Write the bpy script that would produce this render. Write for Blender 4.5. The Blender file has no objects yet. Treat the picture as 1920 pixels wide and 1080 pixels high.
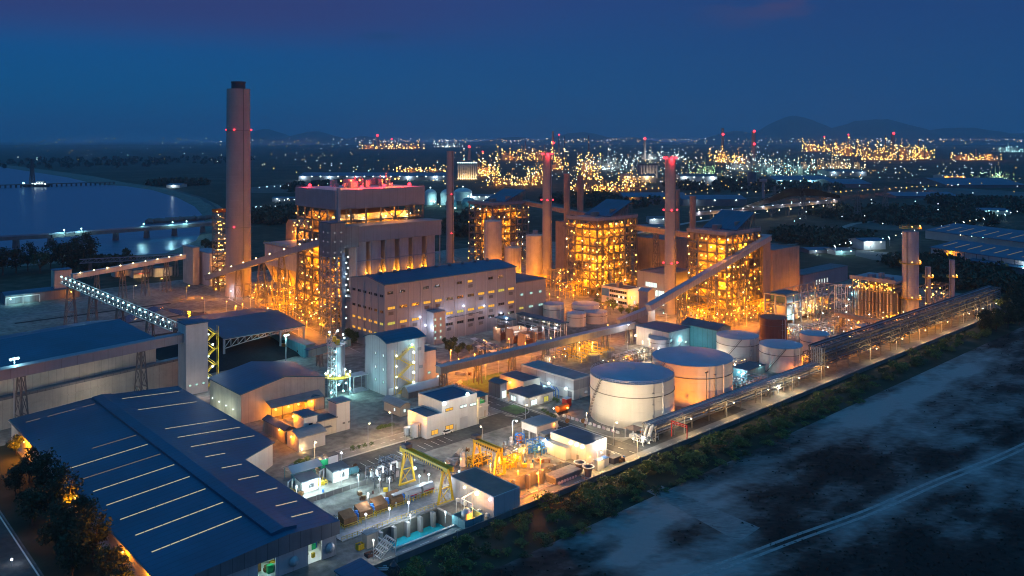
import bpy, bmesh, math, random
from mathutils import Vector, Matrix
from mathutils import noise as mnoise
random.seed(7)
R = random.random
def rr(a, b): return a + (b - a) * R()
# ------------------------------------------------------------------ survey: camera height, focal length, plant axes
F = 1565.; H = 110.; HY = 262.
AZ = math.atan2(2680 - 960, F)
U = (math.sin(AZ), math.cos(AZ)); V = (-U[1], U[0])
RZ = math.pi / 2 - AZ
def G(px, py, z=0):
    Y = F * (H - z) / (py - HY); return ((px - 960) / F * Y, Y)
def UV(px, py, z=0):
    x, y = G(px, py, z); return (x * U[0] + y * U[1], x * V[0] + y * V[1])
def W(u, v, z=0): return Vector((u * U[0] + v * V[0], u * U[1] + v * V[1], z))
def u_of(px, v):
    k = (px - 960) / F; return v * (U[1] + k * U[0]) / (U[0] - k * U[1])
def v_of(px, u):
    k = (px - 960) / F; return u * (U[0] - k * U[1]) / (U[1] + k * U[0])
def zt(py, u, v):
    y = u * U[1] + v * U[0]; return H - (py - HY) * y / F
sc = bpy.context.scene
C = bpy.data.collections.new("plant"); sc.collection.children.link(C)
# ------------------------------------------------------------------ materials
def mk(name, col, rough=.65, metal=0., var=.18, vs=.15, seam=0., streak=0., bump=0., bs=2., spec=.4, seamdark=.6, sax=0):
    m = bpy.data.materials.new(name); m.use_nodes = True
    nt = m.node_tree; N = nt.nodes; L = nt.links
    b = N['Principled BSDF']; b.inputs['Roughness'].default_value = rough; b.inputs['Metallic'].default_value = metal
    b.inputs['Specular IOR Level'].default_value = spec
    tc = N.new('ShaderNodeTexCoord')
    n1 = N.new('ShaderNodeTexNoise'); n1.inputs['Scale'].default_value = vs; n1.inputs['Detail'].default_value = 6; n1.inputs['Roughness'].default_value = .65
    L.new(tc.outputs['Object'], n1.inputs['Vector'])
    mr = N.new('ShaderNodeMapRange'); mr.inputs[1].default_value = .3; mr.inputs[2].default_value = .7
    mr.inputs[3].default_value = 1 - var; mr.inputs[4].default_value = 1 + var
    L.new(n1.outputs['Fac'], mr.inputs[0])
    val = mr.outputs[0]
    def mul(a, b_):
        x = N.new('ShaderNodeMath'); x.operation = 'MULTIPLY'; L.new(a, x.inputs[0])
        L.new(b_, x.inputs[1]); return x.outputs[0]
    if streak:
        mp = N.new('ShaderNodeMapping'); mp.inputs['Scale'].default_value = (.9, .9, .05); L.new(tc.outputs['Object'], mp.inputs['Vector'])
        n2 = N.new('ShaderNodeTexNoise'); n2.inputs['Scale'].default_value = 1.; n2.inputs['Detail'].default_value = 4; L.new(mp.outputs[0], n2.inputs['Vector'])
        m2 = N.new('ShaderNodeMapRange'); m2.inputs[1].default_value = .35; m2.inputs[2].default_value = .7; m2.inputs[3].default_value = 1.; m2.inputs[4].default_value = 1 - streak
        L.new(n2.outputs['Fac'], m2.inputs[0]); val = mul(val, m2.outputs[0])
    if seam:
        sx = N.new('ShaderNodeSeparateXYZ'); L.new(tc.outputs['Object'], sx.inputs[0])
        ad = N.new('ShaderNodeMath'); ad.operation = 'ADD'; L.new(sx.outputs[1 if sax else 0], ad.inputs[0])
        if sax: ad.inputs[1].default_value = 500.
        else: L.new(sx.outputs[1], ad.inputs[1])
        pp = N.new('ShaderNodeMath'); pp.operation = 'PINGPONG'; L.new(ad.outputs[0], pp.inputs[0]); pp.inputs[1].default_value = seam / 2
        m3 = N.new('ShaderNodeMapRange'); m3.inputs[1].default_value = .05; m3.inputs[2].default_value = .16; m3.inputs[3].default_value = seamdark; m3.inputs[4].default_value = 1
        L.new(pp.outputs[0], m3.inputs[0]); val = mul(val, m3.outputs[0])
    mx = N.new('ShaderNodeVectorMath'); mx.operation = 'SCALE'; mx.inputs[0].default_value = col; L.new(val, mx.inputs['Scale'])
    L.new(mx.outputs[0], b.inputs['Base Color'])
    if bump:
        n3 = N.new('ShaderNodeTexNoise'); n3.inputs['Scale'].default_value = bs; n3.inputs['Detail'].default_value = 5
        L.new(tc.outputs['Object'], n3.inputs['Vector'])
        bp = N.new('ShaderNodeBump'); bp.inputs['Strength'].default_value = bump; bp.inputs['Distance'].default_value = .3
        L.new(n3.outputs['Fac'], bp.inputs['Height']); L.new(bp.outputs[0], b.inputs['Normal'])
    return m
def em(name, col, s):
    m = bpy.data.materials.new(name); m.use_nodes = True
    N = m.node_tree.nodes; N.remove(N['Principled BSDF'])
    e = N.new('ShaderNodeEmission'); e.inputs[0].default_value = (*col, 1); e.inputs[1].default_value = s
    m.node_tree.links.new(e.outputs[0], N['Material Output'].inputs[0])
    m.cycles.emission_sampling = 'NONE'
    return m
M = dict(
    conc=mk('concrete', (.34, .33, .31), .8, streak=.3, var=.15), concd=mk('dark_concrete', (.16, .155, .15), .85, var=.3),
    stack=mk('stack_concrete', (.33, .3, .285), .85, streak=.06, var=.12, vs=.05),
    cream=mk('cream_cladding', (.5, .46, .38), .6, streak=.1, seam=3., seamdark=.8), white=mk('white_wall', (.56, .56, .54), .6, streak=.1, var=.1),
    grey=mk('grey_cladding', (.36, .36, .38), .55, seam=5.6, streak=.12, var=.08), lgrey=mk('light_grey_cladding', (.45, .45, .46), .55, seam=4., streak=.07, var=.1, seamdark=.8),
    dgrey=mk('dark_grey_cladding', (.17, .175, .19), .55, seam=3., streak=.15), mauve=mk('dull_grey_cladding', (.235, .24, .275), .55, seam=6., streak=.08, var=.08, seamdark=.72),
    bunk=mk('silo_steel', (.36, .38, .43), .5, streak=.18, var=.12),
    roofb=mk('blue_metal_roof', (.006, .085, .15), .5, var=.22, vs=.05, seam=2.4, seamdark=.62, sax=1), roofd=mk('dark_roof', (.1, .11, .13), .7, var=.25, seam=1.5, seamdark=.85),
    roofg=mk('grey_roof', (.24, .245, .25), .65, var=.2, seam=2., seamdark=.85), roofr=mk('brown_roof', (.2, .15, .13), .75, var=.25),
    steel=mk('structural_steel', (.15, .14, .13), .6, var=.1), steelb=mk('blue_grey_steel', (.2, .24, .3), .5, var=.1), galv=mk('galvanised_steel', (.45, .46, .47), .45, metal=.3, var=.12),
    dark=mk('dark_steel', (.07, .07, .08), .6, var=.2), yel=mk('yellow_paint', (.62, .42, .03), .5, var=.15, vs=.6), blue=mk('blue_paint', (.03, .16, .5), .5), orange=mk('orange_paint', (.62, .16, .02), .5),
    red=mk('red_paint', (.45, .03, .025), .5), green=mk('green_paint', (.02, .42, .16), .5), whitep=mk('white_paint', (.78, .78, .76), .4, var=.06), pipe=mk('pipe_lagging', (.42, .41, .39), .4, metal=.4, var=.2),
    tank=mk('tank_paint', (.62, .6, .55), .5, var=.06, streak=.06, vs=.1), tankr=mk('tank_roof_paint', (.3, .36, .42), .5, var=.14, vs=.1), tankd=mk('rusty_tank_paint', (.2, .1, .08), .7, streak=.3),
    brick=mk('brown_lagging', (.3, .24, .2), .7, streak=.2), conv=mk('conveyor_cladding', (.24, .28, .34), .5, seam=2.4, var=.12), tealw=mk('teal_cladding', (.1, .26, .3), .55, seam=3.),
    coal=mk('coal', (.012, .012, .013), .9, var=.4, vs=.5, bump=.8), asph=mk('asphalt', (.06, .058, .055), .85, var=.3, vs=.12), kerb=mk('kerb_concrete', (.4, .39, .36), .85), road=mk('concrete_road', (.24, .225, .2), .85, var=.3, vs=.09, seam=8., seamdark=.75),
    line=mk('road_paint', (.7, .68, .6), .6), glass=mk('dark_glass', (.02, .025, .03), .15, spec=.8), rubber=mk('rubber', (.02, .02, .02), .8), bark=mk('bark', (.08, .06, .045), .9),
    leaf=mk('leaf', (.055, .085, .03), .7, var=.5, vs=.6), leafl=mk('light_leaf', (.11, .16, .04), .7, var=.45, vs=.6), leafd=mk('dark_leaf', (.03, .05, .022), .75, var=.5, vs=.6),
    grass=mk('grass', (.05, .1, .025), .9, var=.5, vs=.4), brown=mk('brown_screen', (.24, .12, .05), .75, streak=.3), boil=mk('boiler_lagging', (.42, .35, .25), .55, var=.25, vs=.2, streak=.2), sludge=mk('wet_concrete', (.13, .12, .1), .4, var=.35),
    hull=mk('dark_hull', (.05, .05, .06), .6), solar=mk('dark_panel', (.03, .04, .08), .25, spec=.7), pink=mk('pale_cloth', (.6, .5, .55), .8), plat=mk('deck_grating', (.2, .18, .15), .7, var=.2),
    far=mk('far_cladding', (.12, .13, .15), .7, var=.3, vs=.03), farw=mk('far_pale_cladding', (.34, .34, .34), .7, var=.2, vs=.03))
NA = (1., .285, .004); WARM = (1., .62, .24); MH = (.74, .93, 1.); CY = (.42, .95, 1.); BLW = (.72, .8, 1.); RED = (1., .02, .03)
EM = dict(na=em("sodium_glow", (1., .55, .11), 6.), warm=em('warm_glow', (1., .78, .42), 6.), mh=em('white_glow', (.74, .97, 1.), 6.), cy=em('cyan_glow', (.5, 1., 1.), 6.), bl=em('blue_white_glow', (.78, .82, 1.), 8.), red=em('red_glow', (1., .03, .05), 6.),
          wwarm=em('lit_window_warm', (1., .52, .07), .95), wcool=em('lit_window_cool', (.55, .9, .8), .8), wyel=em('lit_window_yellow', (.85, .75, .15), .7), wdim=em('lit_window_dim', (.6, .62, .68), .35), sky=em('lit_skylight', (.82, .78, .52), .62),
          skyd=em('faint_skylight', (.75, .6, .45), .26), lcd=em('lit_interior_white', (.85, 1., .95), 1.2), grn=em('green_glow', (.55, 1., .45), 3.), tube=em('fluorescent_tube', (.85, .95, 1.), 4.))
LC = dict(na=NA, warm=WARM, mh=MH, cy=CY, bl=BLW, red=RED)
# ------------------------------------------------------------------ mesh builder
class MB:
    def __init__(s): s.v = []; s.f = []
    def add(s, vs, fs):
        o = len(s.v); s.v += [tuple(x) for x in vs]; s.f += [tuple(i + o for i in f) for f in fs]; return s
    def box(s, x0, x1, y0, y1, z0, z1, top=True, bot=True):
        f = [(0, 1, 5, 4), (1, 2, 6, 5), (2, 3, 7, 6), (3, 0, 4, 7)]
        if top: f.append((4, 5, 6, 7))
        if bot: f.append((3, 2, 1, 0))
        return s.add([(x0, y0, z0), (x1, y0, z0), (x1, y1, z0), (x0, y1, z0), (x0, y0, z1), (x1, y0, z1), (x1, y1, z1), (x0, y1, z1)], f)
    def beam(s, p, q, w, h=None):
        p = Vector(p); q = Vector(q); h = h or w; d = q - p
        if d.length < 1e-6: return s
        d.normalize(); up = Vector((0, 0, 1)) if abs(d.z) < .95 else Vector((1, 0, 0))
        a = d.cross(up).normalized() * (w / 2); b = a.cross(d).normalized() * (h / 2)
        vs = [p - a - b, p + a - b, p + a + b, p - a + b, q - a - b, q + a - b, q + a + b, q - a + b]
        return s.add(vs, [(0, 1, 5, 4), (1, 2, 6, 5), (2, 3, 7, 6), (3, 0, 4, 7), (0, 3, 2, 1), (4, 5, 6, 7)])
    def tube(s, pts, r, n=8, cap=True):
        pts = [Vector(p) for p in pts]; rings = []
        for i, p in enumerate(pts):
            d = (pts[min(i + 1, len(pts) - 1)] - pts[max(i - 1, 0)]).normalized()
            up = Vector((0, 0, 1)) if abs(d.z) < .95 else Vector((1, 0, 0))
            a = d.cross(up).normalized(); b = a.cross(d)
            rad = r[i] if isinstance(r, (list, tuple)) else r
            rings.append([p + a * rad * math.cos(2 * math.pi * k / n) + b * rad * math.sin(2 * math.pi * k / n) for k in range(n)])
        vs = [v for q in rings for v in q]; fs = []
        for i in range(len(rings) - 1):
            for k in range(n): fs.append((i * n + k, i * n + (k + 1) % n, (i + 1) * n + (k + 1) % n, (i + 1) * n + k))
        if cap: fs += [tuple(range(n))[::-1], tuple(range((len(rings) - 1) * n, len(rings) * n))]
        return s.add(vs, fs)
    def lathe(s, prof, n=32, cx=0, cy=0, cap=True):
        vs = []; fs = []
        for r, z in prof:
            for k in range(n): vs.append((cx + r * math.cos(2 * math.pi * k / n), cy + r * math.sin(2 * math.pi * k / n), z))
        for i in range(len(prof) - 1):
            for k in range(n): fs.append((i * n + k, i * n + (k + 1) % n, (i + 1) * n + (k + 1) % n, (i + 1) * n + k))
        if cap: fs += [tuple(range(n))[::-1], tuple(range((len(prof) - 1) * n, len(prof) * n))]
        return s.add(vs, fs)
    def prism(s, poly, z0, z1, top=True):
        n = len(poly); vs = [(x, y, z0) for x, y in poly] + [(x, y, z1) for x, y in poly]
        fs = [(i, (i + 1) % n, n + (i + 1) % n, n + i) for i in range(n)] + [tuple(range(n))[::-1]]
        if top: fs.append(tuple(range(n, 2 * n)))
        return s.add(vs, fs)
    def frustum(s, x0, x1, y0, y1, z0, X0, X1, Y0, Y1, z1):
        return s.add([(x0, y0, z0), (x1, y0, z0), (x1, y1, z0), (x0, y1, z0), (X0, Y0, z1), (X1, Y0, z1), (X1, Y1, z1), (X0, Y1, z1)],
                     [(0, 1, 5, 4), (1, 2, 6, 5), (2, 3, 7, 6), (3, 0, 4, 7), (4, 5, 6, 7), (3, 2, 1, 0)])
    def rail(s, pts, h=1.1, w=.07, step=2.):
        for a, b in zip(pts, pts[1:]):
            a = Vector(a); b = Vector(b); up = Vector((0, 0, h))
            s.beam(a + up, b + up, w); s.beam(a + up * .5, b + up * .5, w)
            n = max(1, int((b - a).length / step))
            for i in range(n + 1):
                p = a.lerp(b, i / n); s.beam(p, p + up, w)
        return s
    def lattice(s, x, y, z0, z1, a0, a1=None, step=4., w=.16):
        a1 = a1 or a0; n = max(1, round((z1 - z0) / step)); c = [(-1, -1), (1, -1), (1, 1), (-1, 1)]
        P = lambda i, k: Vector((x + c[k][0] * (a0 + (a1 - a0) * i / n) / 2, y + c[k][1] * (a0 + (a1 - a0) * i / n) / 2, z0 + (z1 - z0) * i / n))
        for i in range(n):
            for k in range(4):
                s.beam(P(i, k), P(i + 1, k), w * 1.5); s.beam(P(i, k), P(i + 1, (k + 1) % 4), w); s.beam(P(i + 1, k), P(i + 1, (k + 1) % 4), w)
        return s
def me(name, mb, mat, smooth=None):
    d = bpy.data.meshes.new(name); d.from_pydata(mb.v, [], mb.f)
    mats = mat if isinstance(mat, (list, tuple)) else [mat]
    for m in mats: d.materials.append(M[m] if isinstance(m, str) and m in M else (EM[m] if isinstance(m, str) else m))
    if smooth:
        d.shade_smooth(); d.set_sharp_from_angle(angle=math.radians(smooth))
    d.update(); return d
def ob(name, mb, mat, par=None, smooth=None, loc=None):
    d = mb if isinstance(mb, bpy.types.Mesh) else me(name, mb, mat, smooth)
    o = bpy.data.objects.new(name, d); C.objects.link(o)
    if par: o.parent = par
    if loc is not None: o.location = loc
    return o
def tag(o, label, cat, group=None, kind=None):
    if label: o['label'] = label
    if cat: o['category'] = cat
    if group: o['group'] = group
    if kind: o['kind'] = kind
    return o
def thing(name, label, cat, u=0, v=0, z=0, rz=None, group=None, world=None):
    o = bpy.data.objects.new(name, None); C.objects.link(o); o.empty_display_size = 1
    o.location = world if world is not None else W(u, v, z); o.rotation_euler.z = RZ if rz is None else rz
    return tag(o, label, cat, group)
def struct(name, mb, mat): return tag(ob(name, mb, mat), None, None, kind='structure')
def bulb_mesh(kind, r):
    k = ('bulb', kind, round(r, 2))
    if k not in CA:
        mb = MB(); mb.lathe([(r * .5, -r * .8), (r, -r * .2), (r * .9, r * .4), (r * .4, r * .9)], 8); CA[k] = me('lamp', mb, EM[kind])
    return CA[k]
CA = {}; NL = [0]
def light(par, x, y, z, P, col, rad=.4):
    k = ('L', P, col, rad)
    if k not in CA:
        d = bpy.data.lights.new('lamp_or_fill_light', 'POINT'); d.energy = P; d.color = col; d.shadow_soft_size = rad; CA[k] = d
    o = bpy.data.objects.new('lamp_or_fill_light', CA[k]); C.objects.link(o)  # also used without a bulb, as fill standing in for nearby lamps
    if par is None:                     # an added fill light, given a post and bulb to carry it
        kd = 'na' if col[2] < .15 else ('warm' if col[2] < .72 else ('cy' if col[0] < .6 else 'mh')); q = (kd, round(z, 1))
        par = thing('fill_lamp', 'small %s fill lamp on a thin post, added among the plant equipment' % {'na': 'amber', 'warm': 'yellow', 'cy': 'cyan', 'mh': 'white'}[kd], 'lamp', world=(x, y, 0), rz=0, group='small %s added fill lamps' % {'na': 'amber', 'warm': 'yellow', 'cy': 'cyan', 'mh': 'white'}[kd])
        if ('post', q) not in CA: CA['post', q] = me('post', MB().tube([(0, 0, 0), (0, 0, z)], .07, 6), 'galv')
        ob('post', CA['post', q], None, par); ob('lamp', bulb_mesh(kd, .26), None, par, loc=(0, 0, z + .2)); x, y, z = 0, -.35, z - .25
    o.location = (x, y, z); o.parent = par
    NL[0] += 1; return o
def spot(par, loc, tgt, P, col, ang=100, rad=.4):
    d = bpy.data.lights.new('flood_light', 'SPOT'); d.energy = P; d.color = col; d.shadow_soft_size = rad; d.spot_size = math.radians(ang); d.spot_blend = .6
    o = bpy.data.objects.new('flood_light', d); C.objects.link(o); o.location = loc
    o.rotation_euler = (Vector(tgt) - Vector(loc)).to_track_quat('-Z', 'Y').to_euler()
    if par: o.parent = par
    NL[0] += 1; return o
def lamp(par, x, y, z, kind='na', P=0, r=.34, name='lamp', off=(0, 0, -.7)):
    o = ob(name, bulb_mesh(kind, r), None, par, loc=(x, y, z))
    if P: light(par, x + off[0], y + off[1], z + off[2], P, LC[kind])
    return o
# ------------------------------------------------------------------ buildings (local x = along the boundary road, y = away from it)
def shed(t, Lu, Lv, prof, axis, wm, rm, ov=.5, th=.35, z0=0, wall='wall', roof='roof'):
    """walls and roof of a building whose cross-section is prof [(s, z) ...] running along axis"""
    L = Lu if axis == 'u' else Lv; m = (lambda s, a, z: (a, s, z)) if axis == 'u' else (lambda s, a, z: (s, a, z))
    w = MB(); n = len(prof); S = prof[-1][0]
    ends = [(0, z0)] + list(prof) + [(S, z0)]
    for a in (0, L): w.add([m(s, a, z) for s, z in ends], [tuple(range(len(ends)))])
    w.add([m(0, 0, z0), m(0, L, z0), m(0, L, prof[0][1]), m(0, 0, prof[0][1])], [(0, 1, 2, 3)])
    w.add([m(S, 0, z0), m(S, L, z0), m(S, L, prof[-1][1]), m(S, 0, prof[-1][1])], [(0, 1, 2, 3)])
    ob(wall, w, wm, t)
    p = [list(q) for q in prof]
    d0 = (p[1][1] - p[0][1]) / max(.01, p[1][0] - p[0][0]); d1 = (p[-1][1] - p[-2][1]) / max(.01, p[-1][0] - p[-2][0])
    p[0] = [p[0][0] - ov, p[0][1] - ov * d0]; p[-1] = [p[-1][0] + ov, p[-1][1] + ov * d1]
    r = MB(); vs = []
    for a in (-ov, L + ov):
        for s, z in p: vs.append(m(s, a, z + .02))
        for s, z in p: vs.append(m(s, a, z + th))
    fs = []
    for i in range(n - 1):
        fs += [(i, i + 1, 2 * n + i + 1, 2 * n + i), (n + i, n + i + 1, 3 * n + i + 1, 3 * n + i), (i, i + 1, n + i + 1, n + i), (2 * n + i, 2 * n + i + 1, 3 * n + i + 1, 3 * n + i)]
    fs += [(0, n, 3 * n, 2 * n), (n - 1, 2 * n - 1, 4 * n - 1, 3 * n - 1)]
    r.add(vs, fs); o = ob(roof, r, rm, t, smooth=30)
    bm = bmesh.new(); bm.from_mesh(o.data); bmesh.ops.recalc_face_normals(bm, faces=bm.faces); bm.to_mesh(o.data); bm.free()
    return t
def prof_of(style, S, h, rise):
    if style == 'flat': return [(0, h), (S, h)]
    if style == 'mono': return [(0, h), (S, h + rise)]
    if style == 'gable': return [(0, h), (S / 2, h + rise), (S, h)]
    return [(S * i / 8, h + rise * math.sin(math.pi * i / 8)) for i in range(9)]
def building(name, label, cat, u, v, Lu, Lv, h, wm='white', rm='roofd', style='flat', axis='u', rise=1.5, ov=.4, group=None, parapet=0, rz=None, world=None):
    t = thing(name, label, cat, u, v, 0, rz, group, world)
    if parapet:
        shed(t, Lu, Lv, prof_of('flat', Lv if axis == 'u' else Lu, h, 0), axis, wm, rm, ov=-.35, th=.3)
        b = MB()
        for a in ((-.06, Lu + .06, -.06, .3), (-.06, Lu + .06, Lv - .3, Lv + .06), (-.06, .3, .3, Lv - .3), (Lu - .3, Lu + .06, .3, Lv - .3)): b.box(*a, h - .4, h + parapet)
        ob('parapet', b, wm, t)
    else: shed(t, Lu, Lv, prof_of(style, Lv if axis == 'u' else Lu, h, rise), axis, wm, rm, ov)
    return t
def pxb(near, rx, lx, ty=None, z=0):
    """plan position, lengths and height from the near ground corner, the pixel columns of the far ends and the row of the top"""
    u, v = UV(near[0], near[1], z)
    return u, v, max(1., u_of(rx, v) - u), max(1., v_of(lx, u) - v), (zt(ty, u, v) if ty else None)
def window(t, face, a, z, w, h, kind='dark', name='window'):
    k = ('win', face, w, h); k2 = ('pane', face, w, h, kind)
    if k not in CA:
        b = MB(); f = .14
        bx = (lambda a0, a1, z0, z1, d: b.box(a0, a1, -d, .03, z0, z1)) if face == 'F' else (lambda a0, a1, z0, z1, d: b.box(-d, .03, a0, a1, z0, z1))
        bx(-f, 0, -f, h + f, .12); bx(w, w + f, -f, h + f, .12); bx(0, w, -f, 0, .18); bx(0, w, h, h + f, .12)
        n = max(1, int(w / 1.3))
        for i in range(1, n): bx(w * i / n - .05, w * i / n + .05, 0, h, .1)
        CA[k] = me('window', b, 'dgrey')
    if k2 not in CA:
        b = MB()
        if face == 'F': b.box(0, w, -.05, .0, 0, h)
        else: b.box(-.05, .0, 0, w, 0, h)
        CA[k2] = me('pane', b, {'dark': 'glass', 'warm': 'wwarm', 'cool': 'wcool', 'yel': 'wyel', 'dim': 'wdim', 'lcd': 'lcd'}[kind])
    o = ob(name, CA[k], None, t, loc=(a, 0, z) if face == 'F' else (0, a, z)); ob('pane', CA[k2], None, o)
    return o
def door(t, face, a, w, h, m='dgrey', name='door'):
    b = MB(); b.box(*((a, a + w, -.08, .02) if face == 'F' else (-.08, .02, a, a + w)), 0, h); return ob(name, b, m, t)
def louvre(t, face, a, z, w, h):
    b = MB()
    for i in range(int(h / .35)):
        zz = z + i * .35
        b.box(*((a, a + w, -.14, .02) if face == 'F' else (-.14, .02, a, a + w)), zz, zz + .22)
    return ob('vent_louvre', b, 'dark', t)
def zigzag(t, x, y, z0, z1, fl=3., L=5., face='F', m='yel', name='staircase'):
    """open zig-zag stair against a wall"""
    b = MB(); n = max(1, round((z1 - z0) / fl)); d = (z1 - z0) / n
    P = (lambda a, o, z: (x + a, y - o, z)) if face == 'F' else (lambda a, o, z: (x - o, y + a, z))
    for i in range(n):
        za = z0 + i * d; a0, a1 = (0, L) if i % 2 == 0 else (L, 0)
        for o in (.4, 1.5):
            b.beam(P(a0, o, za), P(a1, o, za + d), .14, .3); b.beam(P(a0, o, za + 1.1), P(a1, o, za + d + 1.1), .08)
        for k in range(9): 
            q = a0 + (a1 - a0) * (k + .5) / 9; b.beam(P(q, .4, za + d * (k + .5) / 9), P(q, 1.5, za + d * (k + .5) / 9), .3, .06)
        s = 1 if a1 > a0 else -1
        p0 = P(a1, 1.7, za + d); b.beam(P(a1, .9, za + d), P(a1 + s * 1.6, .9, za + d), 1.7, .12)
        b.rail([P(a1, 1.7, za + d), P(a1 + s * 1.6, 1.7, za + d), P(a1 + s * 1.6, .1, za + d)])
    for a in (-1.6, L + 1.6):
        for o in (.1, 1.75): b.beam(P(a, o, 0), P(a, o, z1), .16)
    return ob(name, b, m, t)
# ------------------------------------------------------------------ camera, dusk sky, afterglow
cd = bpy.data.cameras.new('camera'); cam = bpy.data.objects.new('camera', cd); C.objects.link(cam)
cd.sensor_width = 36; cd.lens = 36 * F / 1920; cd.shift_y = -(540 - HY) / 1920; cd.clip_start = 1; cd.clip_end = 200000
cam.location = (0, 0, H); cam.rotation_euler = (math.pi / 2, 0, 0); sc.camera = cam
sc.view_settings.view_transform = 'Standard'; sc.view_settings.look = 'None'; sc.view_settings.exposure = 0; sc.view_settings.gamma = 1
sc.cycles.max_bounces = 5; sc.cycles.diffuse_bounces = 2; sc.cycles.glossy_bounces = 2; sc.cycles.transmission_bounces = 2; sc.cycles.volume_bounces = 0
sc.cycles.caustics_reflective = False; sc.cycles.caustics_refractive = False; sc.cycles.sample_clamp_indirect = 4; sc.cycles.use_denoising = True; sc.cycles.filter_width = 1.05
w = bpy.data.worlds.new('World'); sc.world = w; w.use_nodes = True
N = w.node_tree.nodes; L = w.node_tree.links; bg = N['Background']
SUN_EL, SUN_RO = math.radians(-5), math.radians(150)
sky = N.new('ShaderNodeTexSky'); sky.sky_type = 'NISHITA'; sky.sun_disc = False; sky.sun_elevation = SUN_EL; sky.sun_rotation = SUN_RO; sky.altitude = 100
tc = N.new('ShaderNodeTexCoord'); sp = N.new('ShaderNodeSeparateXYZ'); L.new(tc.outputs['Generated'], sp.inputs[0])
def ramp(inp, stops):
    r = N.new('ShaderNodeValToRGB'); e = r.color_ramp.elements
    while len(e) < len(stops): e.new(.5)
    for q, (p, c) in zip(e, stops): q.position = p; q.color = (*c, 1)
    L.new(inp, r.inputs[0]); return r.outputs[0]
el = ramp(sp.outputs['Z'], [(0, (.002, .085, .225)), (.05, (.001, .088, .245)), (.1, (.004, .078, .25)), (.165, (.024, .055, .22)), (.4, (.02, .165, .4)), (1, (.022, .215, .5))])
er = ramp(sp.outputs['Z'], [(0, (.014, .062, .19)), (.06, (.009, .06, .19)), (.165, (.013, .047, .175)), (.4, (.02, .165, .4)), (1, (.022, .215, .5))])
mr = N.new('ShaderNodeMapRange'); mr.inputs[1].default_value = -.4; mr.inputs[2].default_value = .35; L.new(sp.outputs['X'], mr.inputs[0])
mx = N.new('ShaderNodeMix'); mx.data_type = 'RGBA'; L.new(mr.outputs[0], mx.inputs['Factor']); L.new(el, mx.inputs['A']); L.new(er, mx.inputs['B'])
# mauve afterglow high on the left, faint clouds high on the right
def prod(a, b):
    x = N.new('ShaderNodeMath'); x.operation = 'MULTIPLY'; L.new(a, x.inputs[0]); L.new(b, x.inputs[1]); return x.outputs[0]
def rng(inp, a, b, c=0., d=1.):
    m = N.new('ShaderNodeMapRange'); m.interpolation_type = 'SMOOTHSTEP'; m.inputs[1].default_value = a; m.inputs[2].default_value = b; m.inputs[3].default_value = c; m.inputs[4].default_value = d; L.new(inp, m.inputs[0]); return m.outputs[0]
def addc(base, fac, col):
    a = N.new('ShaderNodeMix'); a.data_type = 'RGBA'; L.new(fac, a.inputs['Factor']); L.new(base, a.inputs['A']); a.inputs['B'].default_value = (*col, 1); return a.outputs['Result']
gl = prod(prod(rng(sp.outputs['Z'], .09, .15), rng(sp.outputs['X'], .15, -.3)), rng(sp.outputs['Z'], .3, .19))
c1 = addc(mx.outputs['Result'], gl, (.03, .042, .165))
mp = N.new('ShaderNodeMapping'); mp.inputs['Scale'].default_value = (4, 4, 16); L.new(tc.outputs['Generated'], mp.inputs['Vector'])
cn = N.new('ShaderNodeTexNoise'); cn.inputs['Scale'].default_value = 2.2; cn.inputs['Detail'].default_value = 5; L.new(mp.outputs[0], cn.inputs['Vector'])
cl = prod(prod(rng(cn.outputs['Fac'], .5, .68), rng(sp.outputs['Z'], .11, .16)), rng(sp.outputs['X'], .15, .35))
c2 = addc(c1, prod(cl, rng(sp.outputs['Z'], .6, .2)), (.055, .05, .145))
def mth(op, a, b):
    x = N.new('ShaderNodeMath'); x.operation = op
    for i, q in enumerate((a, b)):
        if isinstance(q, (int, float)): x.inputs[i].default_value = q
        else: L.new(q, x.inputs[i])
    return x.outputs[0]
ea = mth('POWER', mth('ABSOLUTE', mth('DIVIDE', mth('ADD', sp.outputs['X'], .155), .034), 0), 2.); eb = mth('POWER', mth('ABSOLUTE', mth('DIVIDE', mth('ADD', sp.outputs['Z'], -.1215), .0062), 0), 2.)
dc = mth('MULTIPLY', rng(mth('ADD', mth('ADD', ea, eb), mth('MULTIPLY', cn.outputs['Fac'], .9)), 1.4, .4), .45)
c2 = addc(c2, dc, (.008, .045, .13))
ss = N.new('ShaderNodeVectorMath'); ss.operation = 'SCALE'; ss.inputs['Scale'].default_value = .1; L.new(sky.outputs[0], ss.inputs[0])
sa = N.new('ShaderNodeVectorMath'); sa.operation = 'ADD'; L.new(ss.outputs[0], sa.inputs[0]); L.new(c2, sa.inputs[1])
L.new(sa.outputs[0], bg.inputs['Color']); bg.inputs['Strength'].default_value = 1.086
sd = bpy.data.lights.new('afterglow', 'SUN'); sd.energy = .045; sd.color = (1, .66, .7); sd.angle = math.radians(25)
so = bpy.data.objects.new('afterglow', sd); C.objects.link(so); so.rotation_euler = Vector((-.6, .75, -.28)).to_track_quat('-Z', 'Y').to_euler()
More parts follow.
